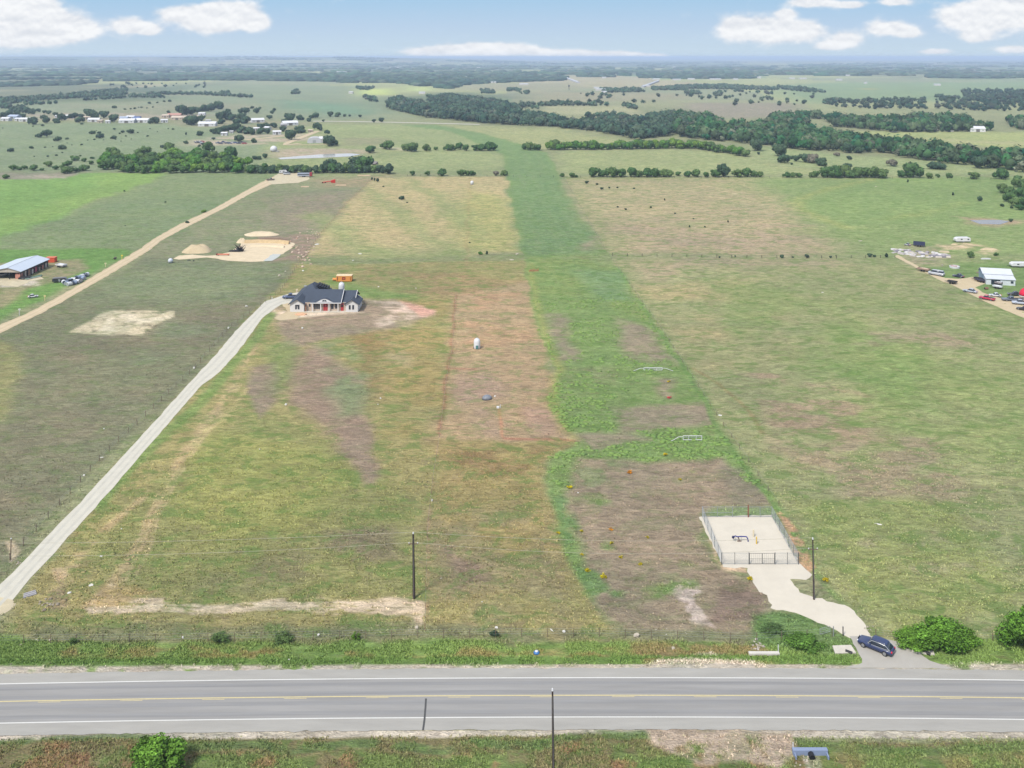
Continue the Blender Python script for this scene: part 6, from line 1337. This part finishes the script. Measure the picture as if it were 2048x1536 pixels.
# ---------------------------------------------------------------- left barn compound
def barn():
    x0, x1 = -193.2, -181.2; y0, y1 = 335.5, 355.5; t = empty('open_barn', (x0, y0, 0), 0, 'large open sided barn with a pale blue metal roof at the left edge', 'barn'); W, D = x1-x0, y1-y0
    Mrf = mat('pale_blue_roof', alb(214, 226, 242), .45, .04, .5); rf = MB()
    rf.prism([(-.5, 2.85), (W*.62, 4.3), (W*.62, 4.45), (-.5, 3.0)], -.5, D+.5, 'y'); rf.build('roof', Mrf, t); rf = MB(); rf.prism([(W+.5, 2.85), (W*.62+.002, 4.3), (W*.62+.002, 4.45), (W+.5, 3.0)], -.5, D+.5, 'y'); rf.build('roof', Mrf, t)
    MB().prism([(0, 2.6), (W, 2.6), (W, 2.85), (W*.62, 4.15), (0, 2.85)], -.1, .02, 'y').build('gable_panel', mat('tan_panel', alb(200, 190, 178), .7), t)
    MB().tube((W*.62, -.5, 4.47), (W*.62, D+.5, 4.47), .06, n=6).build('ridge_cap', M_steel, t)
    MB().box((0, D-.1, 0), (W, D, 2.8)).build('rear_wall', mat('dark_barn', alb(150, 136, 126), .9), t); MB().box((0, .02, 0), (.1, D-.11, 2.8)).build('side_wall', MATS['dark_barn'], t)
    for k in range(9): MB().box((W-.12, k*D/8-.12 if k else .03, 0), (W+.12, k*D/8+.12 if k < 8 else D-.11, 2.88)).build('post', M_black, t)
    for x_ in (0.2, W/3, 2*W/3): MB().box((x_-.12, -.09, 0), (x_+.12, .12, 2.6)).build('post', M_black, t)
    rr = random.Random(5); cols = ((212, 150, 132), (226, 214, 204), (200, 160, 140), (232, 226, 222), (216, 110, 128), (190, 176, 166))
    for k in range(8):
        c = cols[k % 6]; MB().box((W-1.6-rr.random(), .5+k*D/8, 0), (W-.4, .5+(k+.75)*D/8, rr.uniform(1.2, 2.2))).build('stored_goods', mat('goods_%d' % c[0], alb(*c), .8, .2, 1), t)
    return t
barn()
sheet('barn_yard', [(0+(x)*.1465, 480+y*.1465) for x, y in [(-400,520),(0,510),(270,530),(420,525),(560,505),(600,530),(430,560),(340,600),(240,640),(0,615),(-400,640)]], .035, M_cream, .5, 3, 41)
cb = lambda x, y: (x*.1465, 480+y*.1465)
X, Y = g(*cb(710, 300)); t = empty('orange_container', (X, Y, 0), .05, 'orange red container at the back corner of the pale roofed barn', 'container')
MB().box((-2.0, -1.2, 0), (1.5, 1.2, 1.9)).build('body', mat('orange_red', alb(232,96,58), .6, .06, 1), t, bevel=.05); MB().box((-2.05, -1.24, 1.903), (1.55, 1.24, 2.0)).build('roof', mat('orange_top', alb(238,130,100), .6), t)
X, Y = g(*cb(455, 520)); t = empty('pipe_stack', (X, Y, 0), R(60), 'green pipe stack beside the barn posts', 'pipes')
for k in range(5): MB().tube((-3, -.6+k*.3, .25+.18*(k % 2)), (2.6+.3*k, -.6+k*.3, .25+.18*(k % 2)), .17, n=8).build('pipe', mat('green_pipe' if k % 2 else 'grey_pipe', alb(96,140,116) if k % 2 else alb(186,200,196), .5), t)
X, Y = g(*cb(340, 530)); t = empty('debris_heap', (X, Y, 0), 0, 'dark debris heap at the front corner of the barn', 'debris'); MB().ball((0, 0, .2), 1.3, 2, .3, (1.8, 1, .6), 4).build('heap', M_black, t)
x, y = g(*cb(30, 500)); car('white van in the open front of the barn', (x, y, .05), R(250), (222,224,228), 'van', 4.8, 1.9, 1.9)
x, y = g(*cb(110, 470)); car('dark pickup inside the open front of the barn', (x, y, .05), R(260), (58,60,72), 'pickup', 5, 1.9, 1.8)
x, y = g(*cb(835, 368)); flatbed('white topped trailer on the bare patch right of the barn', (x, y, 0), R(-25), 4.2, 2, (236,236,240), M_wht)
x, y = g(*cb(450, 785)); car('small white car parked in the bright green grass below the barn', (x, y, 0), R(25), (226,228,232), 'sedan', 3.2, 1.5, 1.2)
x, y = g(*cb(815, 575)); camper('low black roofed trailer beside the row of wrapped bundles', (x, y, 0), R(20), 4.8, 2.2, 1.7, (64,62,68), None, 'covered_trailer', 'trailer')
for i, (x, y) in enumerate(((870,585),(905,600),(930,570),(945,610),(960,560),(985,600),(1000,550),(1020,590),(1035,530),(1060,575),(1080,520),(1100,560),(1115,505),(1140,530),(1160,490),(1185,480))):
    X, Y = g(*cb(x, y+15)); c = ((232,238,246), (150,168,196), (70,82,104))[i % 3]; t = empty('wrapped_bundle', (X, Y, 0), rnd.uniform(0, 3), f'wrapped round bundle, {"leftmost" if i == 0 else "rightmost" if i == 15 else nth(i+1)+" from left"} in the row beside the dirt road', 'bundle', 'wrapped bundles beside the dirt road')
    MB().tube((-.75, 0, .72), (.75, 0, .72), .72, n=12).build('wrap', mat('wrap_%d' % c[0], alb(*c), .5, .1, 1), t, bevel=.08); MB().tube((-.78, 0, .72), (-.745, 0, .72), .55, n=10).tube((.745, 0, .72), (.78, 0, .72), .55, n=10).build('end_cap', M_steel if i % 2 else M_black, t)
for lb, x, y, h, col in (('yellow marker sign beside the dirt road', 1665, 270, 1.6, (240,220,90)), ('cream marker post beside the dirt road, middle of three', 1440, 370, 1.3, (236,226,180)), ('cream marker post beside the dirt road below the white car', 612, 830, 1.5, (236,220,160)), ('white hydrant post at the lower end of the dirt road', 265, 1030, 1.8, (226,226,220))):
    X, Y = g(*cb(x, y)); t = empty('marker_post', (X, Y, 0), 0, lb, 'marker post'); m = mat('marker_%d_%d' % (col[1], col[2]), alb(*col), .6)
    MB().tube((0, 0, -.1), (0, 0, h), .12, n=8).build('post', m, t); MB().box((-.35, -.06, h-.1), (.35, .06, h+.35)).build('sign_plate', m, t)

# ---------------------------------------------------------------- right compound
cr = lambda x, y: (1760+x*.1693, 400+y*.1693)
def G(x, y, z=0.06): X, Y = g(*cr(x, y)); return (X, Y, z)
X, Y, _ = G(1440, 990); t = shed('silver roofed workshop with a lean-to in the right hand vehicle yard', (X, Y+4.5, 0), R(-14), 9.6, 6.5, 3.2, 4.5, (224,230,240), (150,176,196), 'workshop')
MB().prism([(-6.6, 0), (-3.3, 0), (-3.3, 2.75), (-6.6, 2.0)], -4.6, 4.9, 'x').build('lean_to', mat('lean_to_white', alb(226,234,240), .6), t); MB().prism([(-3.28, 2.9), (-3.28, 3.0), (-6.9, 2.15), (-6.9, 2.05)], -4.8, 5.1, 'x').build('lean_to_roof', mat('roof_224_230_240', alb(224,230,240)), t)
MB().box((-3, -6.66, .1), (0, -6.603, 1.8)).build('roller_door', M_glass, t); MB().box((3.4, -6.66, .8), (4.3, -6.603, 1.6)).build('lean_to_window', M_glass, t)
camper('long white camper on the bare patch above the vehicle yard', G(968, 498, 0), R(180), 6.6, 2.4, 2.3)
camper('white camper cut off by the right edge behind the workshop', G(1640, 792, 0), R(175), 6.6, 2.3, 2.0)
t = flatbed('dark blue dump trailer behind the stone pallets', G(463, 548, 0), R(155), 4.6, 2.2, (42,52,92), None, None, 'dump_trailer', 'trailer', 1.3)
x, y, z = G(325, 540, 0); car('small silver utility cart left of the dark blue dump trailer', (x, y, z), R(120), (206,210,216), 'sedan', 2.6, 1.3, 1.3)
rr = random.Random(17); pal = [(232,230,232), (206,200,200), (186,180,184), (224,216,206), (150,146,156), (240,238,238)]
items = sorted([(rr.uniform(150, 790), None) for _ in range(58)])
for i, (x, _) in enumerate(items):
    f = (x-150)/640; y = 582 + f*60 + rr.uniform(0, 75)*(1-abs(f-.45)*.9); c = pal[i % 6]; X, Y = g(*cr(x, y)); w, d, h = rr.uniform(.5, 1.5), rr.uniform(.4, .9), rr.uniform(.35, .9)
    pos = 'leftmost' if i == 0 else 'rightmost' if i == 57 else nth(i+1)+' from left'
    o = MB().box((-w, -d, 0), (w, d, h), None, .1, .08).build('cut_stone', mat('slab_%d_%d' % (c[0], c[2]), alb(*c), .8, .12, 1.5), None, (X, Y, 0), rr.uniform(-1, 1), bevel=.05); tag(o, f'pale cut stone, {pos} in the stone yard on the right', 'cut stone', 'cut stones in the stone yard')
t = empty('round_pen', G(880, 800, 0), 0, 'round white rimmed stock pen full of scrap in the yard grass', 'stock tank')
MB().lathe([(1.85, 0), (1.9, .7), (1.75, .75), (1.7, .3), (.01, .28)], 22).build('rim', M_wht, t); b = MB(); b.box((-1.2, -.3, .3), (.9, .0, .85)).box((-.4, .1, .3), (1.1, .5, .75)).ball((-.6, .7, .5), .5, 1, .2); b.build('scrap', mat('pink_scrap', alb(206,170,168), .8, .2, 2), t)
car('dark blue hatchback on the grass left of the workshop', G(925, 912, 0), R(134), (44,50,74), 'sedan', 4.0, 1.8, 1.4)
flatbed('loaded beige utility trailer behind the silver van', G(520, 842), R(134), 4.2, 2.0, (170,140,124), mat('beige_load', alb(216,196,176), .9, .2, 1))
car('silver van leading the line on the diagonal dirt road', G(665, 890), R(134), (206,210,220), 'van', 5.6, 2.1, 2.0)
flatbed('small black trailer at the lower edge of the diagonal dirt road', G(855, 990), R(134), 3.0, 1.6, (40,36,40), M_black, side=.4)
car('silver sedan parked on the lower edge of the diagonal dirt road', G(1065, 1092), R(134), (190,198,210), 'sedan', 4.7, 1.85, 1.4)
car('red pickup parked below the silver sedan on the dirt road', G(1265, 1180), R(134), (206,48,84), 'pickup', 4.9, 1.9, 1.6)
car('white car in the grass triangle of the vehicle yard', G(1360, 1140, 0), R(160), (220,224,230), 'sedan', 3.8, 1.7, 1.35)
car('black car with a pale roof near the right edge of the yard', G(1590, 1128, 0), R(165), (48,48,58), 'sedan', 4.5, 1.8, 1.5)
car('grey long pickup at the right edge of the yard', G(1560, 1192), R(172), (110,118,132), 'pickup', 6.6, 2.0, 1.5)
car('pale blue pickup cut off by the right edge of the yard', G(1665, 1235), R(160), (196,206,222), 'pickup', 5.4, 2.0, 1.7)
car('black car at the right edge below the pale blue pickup', G(1700, 1305), R(134), (40,44,46), 'sedan', 4.4, 1.8, 1.4)
for i, (x, y, c, lb) in enumerate(((1180, 958, (48,44,66), 'dark trailer, first of the dark row before the workshop'), (1215, 975, (58,58,84), 'dark trailer, second of the dark row before the workshop'), (1300, 985, (44,40,50), 'dark trailer, third of the dark row before the workshop'), (1375, 1000, (160,150,156), 'pale trailer at the end of the dark row'))):
    flatbed(lb, G(x, y), R(134), 3.8, 1.5, c, M_black if i < 3 else M_wht, side=.5)
x, y, z = G(1390, 1045, 0); flatbed('small white boat trailer in the grass triangle', (x, y, z), R(134), 3.0, 1.4, (226,232,236), M_wht, side=.4)
x, y, z = G(1258, 1058, 0); t = empty('barrel', (x, y, z), 0, 'brown barrel lying in the grass triangle', 'barrel'); MB().tube((-.6, 0, .4), (.6, .2, .4), .4, n=12).build('drum', mat('brown_drum', alb(150,110,90), .7), t); MB().tube((-.64, -.01, .4), (-.6, 0, .4), .34, n=12).build('lid', M_black, t)
x, y, z = G(1168, 862, 0); rock('brown grey junk heap left of the workshop', *cr(1168, 862), 1.0, (140,126,116), (1.5, .9, .5), 401, None, 'junk_heap', 'heap')
rock('pale rubble heap left of the round stock pen', *cr(735, 775), .7, (176,170,160), (1, .8, .8), 402, None, 'rubble_heap', 'heap')
x, y, z = G(1250, 700, 0); t = empty('board_pile', (x, y, z), 0, 'long white panel lying in the grass above the workshop', 'boards'); MB().box((-1.9, -.3, 0), (1.9, .3, .35)).build('panel', M_wht, t); MB().box((-1.5, -.25, .353), (1.3, .2, .5)).build('panel', M_wht, t)
x, y, z = G(760, 620, 0); t = empty('board_pile', (x, y, z), -.3, 'cream plank pile at the right end of the stone yard', 'boards'); MB().box((-1.9, -.4, 0), (1.9, .4, .5)).build('panel', mat('cream_plank', alb(232,216,184), .8), t); MB().box((-1.5, -.3, .503), (1.6, .3, .7)).build('panel', MATS['cream_plank'], t)
x, y, z = G(1720, 1180, 0); t = empty('canopy_tent', (x, y, z), 0, 'red domed canopy tent with a pale rim cut off by the right edge', 'tent')
MB().lathe([(2.0, 1.5), (1.95, 2.2), (1.6, 3.1), (.9, 3.8), (.01, 4.1)], 18).build('canopy', mat('canopy_red', alb(232,36,72), .5), t, smooth=True); MB().lathe([(2.05, 1.35), (2.06, 1.6)], 18, cap=False).build('rim', M_wht, t)
for k in range(4): MB().tube((1.8*math.cos(k*1.57+.8), 1.8*math.sin(k*1.57+.8), 0), (1.8*math.cos(k*1.57+.8), 1.8*math.sin(k*1.57+.8), 1.5), .06).build('leg', M_wht, t)
for i, (x, y, w, lb) in enumerate(((1280,585,8,'pale sand heap at the right of the bare patch above the yard'), (880,530,3,'pale block below the long white camper'))):
    X, Y = g(*cr(x, y)); mound(lb, *cr(x, y), w, w*.4, .6, M_spoil, 50+i, 'sand_heap')

# ---------------------------------------------------------------- village and far buildings
q4 = lambda x, y: (x*.1953, 200+y*.1953)
q5 = lambda x, y: (350+x*.2197, 200+y*.2197)
q1 = lambda x, y: (x*.3418, y*.3418)
q2 = lambda x, y: (680+x*.3418, y*.3418)
q3 = lambda x, y: (1348+x*.3418, y*.3418)
WH, GY_, BL, TN, RD = (240,242,246), (206,206,210), (190,204,228), (222,206,188), (206,156,140)
bl = [(*q4(50,215), 18, WH, -.2), (*q4(130,192), 22, BL, -.25), (*q4(245,222), 20, WH, .1), (*q4(180,216), 12, WH, 0), (*q4(705,185), 13, WH, 0), (*q4(585,182), 9, WH, .2), (*q4(650,178), 8, WH, 0), (*q4(950,226), 22, WH, .1), (*q4(1020,232), 10, TN, 0), (*q4(1262,206), 16, BL, 0), (*q4(1330,196), 16, WH, 0), (*q4(1400,202), 13, (96,112,160), 0),
      (*q4(1290,236), 30, WH, .05), (*q4(1450,232), 26, WH, -.1), (*q4(1390,216), 14, (130,150,196), 0), (*q4(1775,178), 26, RD, .1), (*q4(1690,182), 14, TN, 0), (*q4(1810,205), 24, TN, 0), (*q4(1950,205), 32, TN, 0), (*q4(1675,232), 13, WH, .3), (*q4(1100,238), 9, WH, 0), (*q4(880,200), 12, TN, .5),
      (*q5(240,142), 13, WH, 0), (*q5(285,240), 34, WH, .05), (*q5(740,205), 25, WH, .5), (*q5(1035,232), 30, WH, .5), (*q5(548,208), 10, TN, 0), (*q5(740,280), 12, WH, 0), (*q5(838,276), 14, WH, -.6), (*q5(922,316), 16, WH, .3), (*q5(445,324), 12, WH, 0), (*q5(512,302), 7, WH, 0), (*q5(640,310), 10, TN, 0), (*q5(985,245), 12, GY_, .4), (*q5(1232,295), 9, TN, 0), (*q5(300,205), 10, GY_, 0)]
bl.sort()
for i, (x, y, w, c, rz) in enumerate(bl):
    X, Y = g(x, y); s_ = mpp(y); W_ = w*s_; D_ = min(W_*.6, 10); e_ = min(3.2, W_*.25+1.2); lb = 'white' if c == WH else 'pale grey' if c == GY_ else 'blue grey' if c[2] > c[0]+10 else 'tan' if c == TN else 'pinkish'
    shed(f'{lb} village building, {"leftmost" if i == 0 else nth(i+1)+" from left"} in the far left village', (X, Y+D_/2, 0), rz, W_, D_, e_, e_+D_*.22, c, tuple(max(0, v-16) for v in c), 'village_building', 'building', 'buildings of the far left village')
X, Y = g(*q5(1262, 392)); t = empty('arched_barn', (X, Y+5, 0), .15, 'pale arched barn at the bend of the far dirt track', 'barn'); arc = [(-6.5, 0), (-6.5, 2.5)]+[(-6.5*math.cos(math.pi*k/10), 2.5+3*math.sin(math.pi*k/10)) for k in range(1, 10)]+[(6.5, 2.5), (6.5, 0)]
MB().prism(arc, -6, 6, 'y').build('hall', mat('hall_grey', alb(214,214,220), .6, .04, .5), t); MB().box((-1.5, -6.06, 0), (1.5, -6.003, 3)).build('door', M_steel, t)
X, Y = g(*q5(1345, 392)); shed('white gabled barn joined to the right of the arched barn', (X, Y+6, 0), .2, 9, 10, 4, 5.8, (236,238,242), (222,218,214), 'gabled_barn', 'barn')
X, Y = g(*q5(898, 470)); t = empty('storage_dome', (X, Y, 0), 0, 'white storage dome left of the long pale pond', 'dome'); MB().ball((0, 0, 2.3), 3.0, 3, 0, (1, 1, .95)).build('dome', M_wht, t, smooth=True); MB().box((1, -1.2, 0), (4.5, 1, .9)).build('platform', M_steel, t)
rr = random.Random(23); cols = ((230,232,236), (60,66,84), (180,186,194), (90,110,150), (200,70,70), (40,42,48))
vs_ = sorted([(rr.uniform(195, 255), rr.uniform(385, 405)) for _ in range(7)] + [(390+i*27+rr.uniform(-4, 4), rr.uniform(388, 406)) for i in range(10)] + [(350, 355), (440, 320)])
for i, (x, y) in enumerate(vs_):
    X, Y = g(*q5(x, y)); car(f'tiny parked vehicle, {"leftmost" if i == 0 else nth(i+1)+" from left"} on the village gravel yard', (X, Y, .05), rr.uniform(-.5, .5), rr.choice(cols), rr.choice(('suv', 'van', 'pickup')), 4.8, 1.9, 1.7, 'vehicle', 'vehicles parked on the village gravel yard')
fb = [(*q2(920,372), 8), (*q2(845,392), 10), (*q2(810,398), 7), (*q2(1335,360), 14), (*q2(1590,366), 30), (*q2(1955,394), 5), (*q2(670,471), 7), (*q2(735,455), 5), (*q2(760,457), 5), (*q2(890,487), 5), (*q2(907,487), 4), (*q2(1075,498), 18), (*q2(1545,458), 8), (*q2(1525,530), 20), (*q2(1500,520), 10), (*q2(1545,545), 10), (*q2(1790,508), 14), (*q2(1850,468), 14), (*q2(1970,470), 16), (*q2(415,383), 5), (*q2(340,396), 34), (*q2(480,550), 12), (*q2(65,548), 8), (*q2(1100,432), 20), (*q2(780,490), 6),
      (*q3(100,467), 14), (*q3(240,468), 22), (*q3(360,468), 9), (*q3(492,458), 11), (*q3(690,463), 10), (*q3(752,464), 14), (*q3(850,431), 12), (*q3(1017,445), 8), (*q3(965,471), 12), (*q3(1120,490), 5), (*q3(1540,501), 12), (*q3(1885,421), 12), (*q3(1165,419), 14), (*q3(565,372), 24), (*q3(285,410), 7), (*q3(370,411), 7), (*q3(1700,452), 5), (*q3(745,425), 9),
      (*q1(970,362), 9), (*q1(1500,388), 46), (*q1(1145,458), 7), (*q1(1210,460), 7), (*q1(1400,448), 12), (*q1(2000,424), 20), (*q1(375,430), 7), (*q1(1880,470), 8), (*q1(1310,470), 6), (*q1(155,374), 5), (*q1(1560,458), 7)]
fb.sort()
for i, (x, y, w) in enumerate(fb):
    X, Y = g(x, y); W_ = w*mpp(y); D_ = max(8, min(W_*.5, 22)); e_ = 2.6+.0005*Y
    shed(f'distant white building, {"leftmost" if i == 0 else nth(i+1)+" from left"} in the hazy country below the horizon', (X, Y, 0), rr.uniform(-.15, .15), W_, D_, e_, e_+1.4, (216,220,226), (226,222,216), 'distant_building', 'building', 'distant white buildings below the horizon', door=False)
for i, (ax, ay, bx, by) in enumerate(((*q2(1322,458), *q2(1396,486)), (*q2(1770,512), *q2(1860,478)))):
    a, b = g(ax, ay), g(bx, by); L_ = math.dist(a, b); shed(('long slanting white poultry house in the far centre', 'long slanting pale poultry house farther right')[i], ((a[0]+b[0])/2, (a[1]+b[1])/2, 0), math.atan2(b[1]-a[1], b[0]-a[0]), L_, 9, 3.5, 5.5, (212,214,220), GY_, 'poultry_house', 'building', door=False)
X, Y = g(*q3(1780, 772)); shed('white farmhouse at the field edge on the far right', (X, Y+4, 0), -.1, 16, 9, 3.6, 6, (236,236,240), (240,240,240), 'farmhouse', 'house')
X, Y = g(*q3(1612, 772)); flatbed('pale farm trailer left of the white farmhouse', (X, Y, 0), 0, 9, 2.4, (226,226,222), M_wht)
X, Y = g(*q3(1290, 776)); flatbed('dark farm trailer at the creek wood edge', (X, Y, 0), 0, 10, 2.4, (70,74,90), M_black)
X, Y = g(1138, 181); t = empty('windmill', (X, Y, 0), 0, 'dark steel windmill tower in the far centre pasture', 'windmill')
for sx in (-1, 1):
    for sy in (-1, 1): MB().tube((sx*2.2, sy*2.2, 0), (sx*.3, sy*.3, 11), .22, n=5).build('leg', M_black, t)
wh = MB()
for k in range(10): a = k*.628; wh.add([(0, -.6, 11.5), (2.6*math.cos(a), -.6, 11.5+2.6*math.sin(a)), (2.6*math.cos(a+.45), -.75, 11.5+2.6*math.sin(a+.45))], [(0, 1, 2)])
wh.build('wheel', M_black, t)
# ---------------------------------------------------------------- grass tufts standing on the nearer ground
def tufts():
    r = np.random.default_rng(3)
    roads = [[(-1600,1336+8e-6*2850**2-1.5),(0,1347.5),(1250,1334.5),(2048,1339.5),(3900,1336+8e-6*2650**2-1.5),(3900,1462+8e-6*2650**2),(2048,1467),(1250,1462),(0,1474.5),(-1600,1462+8e-6*2850**2)],
             [(1396,1030),(1546,1028),(1602,1128),(1626,1150),(1612,1163),(1582,1160),(1600,1183),(1700,1213),(1730,1245),(1768,1276),(1830,1298),(1912,1338),(1690,1338),(1722,1326),(1724,1316),(1710,1294),(1698,1276),(1660,1257),(1592,1229),(1536,1218),(1530,1190),(1498,1154),(1436,1150)], DW+DE[::-1]]
    R3 = [[g(*p) for p in P] for P in roads]
    cand = []
    for (n, y0, y1) in ((46000, 1280, 1335), (46000, 1468, 1640), (42000, 900, 1285)):
        v = r.uniform(y0, y1, n) - YH; Y = FH/v; X = r.uniform(-.62, .62, n)*Y; cand.append(np.stack([X, Y, np.full(n, 1 if y0 != 640 else 0)], 1))
    P = np.concatenate(cand); X, Y, near = P.T; ok = np.ones(len(X), bool)
    for Q in R3: ok &= sdist(Q, X, Y) < -.25
    cl = fbm(X, Y, 3.2, 61, 3); ok &= (cl > np.where(near > 0, .36, .52))
    ri = np.clip(np.searchsorted(-Yr[:-4], -Y), 0, nr-5); t_ = X/Y; ci = np.clip(np.searchsorted(tc_, t_), 0, len(tc_)-1)+len(ext); gi = ri*nc+ci
    base = COL[gi]; tu = TUF[gi]; ok &= r.random(len(X)) < (tu*1.3+.02)
    X, Y, base, near, cl = X[ok], Y[ok], base[ok], near[ok], cl[ok]; n = len(X)
    V = np.empty((n, 3, 3, 3)); w = r.uniform(.05, .13, n); h = r.uniform(.05, .12, n)*(1+1.1*near)
    for k in range(3):
        a = r.uniform(0, 6.28, n); ox, oy = r.uniform(-.18, .18, n), r.uniform(-.18, .18, n); lx, ly = r.uniform(-.14, .14, n), r.uniform(-.14, .14, n)
        V[:, k, 0] = np.stack([X+ox-np.cos(a)*w, Y+oy-np.sin(a)*w, np.zeros(n)], 1); V[:, k, 1] = np.stack([X+ox+np.cos(a)*w, Y+oy+np.sin(a)*w, np.zeros(n)], 1); V[:, k, 2] = np.stack([X+ox+lx, Y+oy+ly, h], 1)
    col = base*(r.uniform(.85, 1.3, n)*np.where(near > 0, 1.28, 1.0))[:, None]; gmix = (r.random(n) < .35)[:, None]*.4; col = col*(1-gmix)+np.array(alb(122, 150, 70))*gmix
    me = np_mesh('grass_tufts', V.reshape(-1, 3), np.arange(n*9).reshape(-1, 3), 3); set_col(me, np.repeat(col, 9, axis=0))
    tag(link('grass_tufts', me, mat_vcol('tuft_grass')), 'rough grass tufts standing over the near fields and road verges', 'grass', None, 'stuff')
    print('tufts', n)
tufts()
# ---------------------------------------------------------------- the air: one closed box of even haze round camera and land
hz = MB().box((-60000, -5000, -1.0), (60000, 48000, 93.5)).mesh('haze')
hm = bpy.data.materials.new('haze'); hm.use_nodes = True; hn = hm.node_tree; hn.nodes.clear()
ho = hn.nodes.new('ShaderNodeOutputMaterial'); pv = hn.nodes.new('ShaderNodeVolumePrincipled')
pv.inputs['Color'].default_value = (0.60, 0.75, 0.97, 1); pv.inputs['Density'].default_value = 1.2e-4
pv.inputs['Anisotropy'].default_value = 0.0
hn.links.new(pv.outputs[0], ho.inputs['Volume'])
haze = tag(link('haze', hz, hm), kind='stuff')
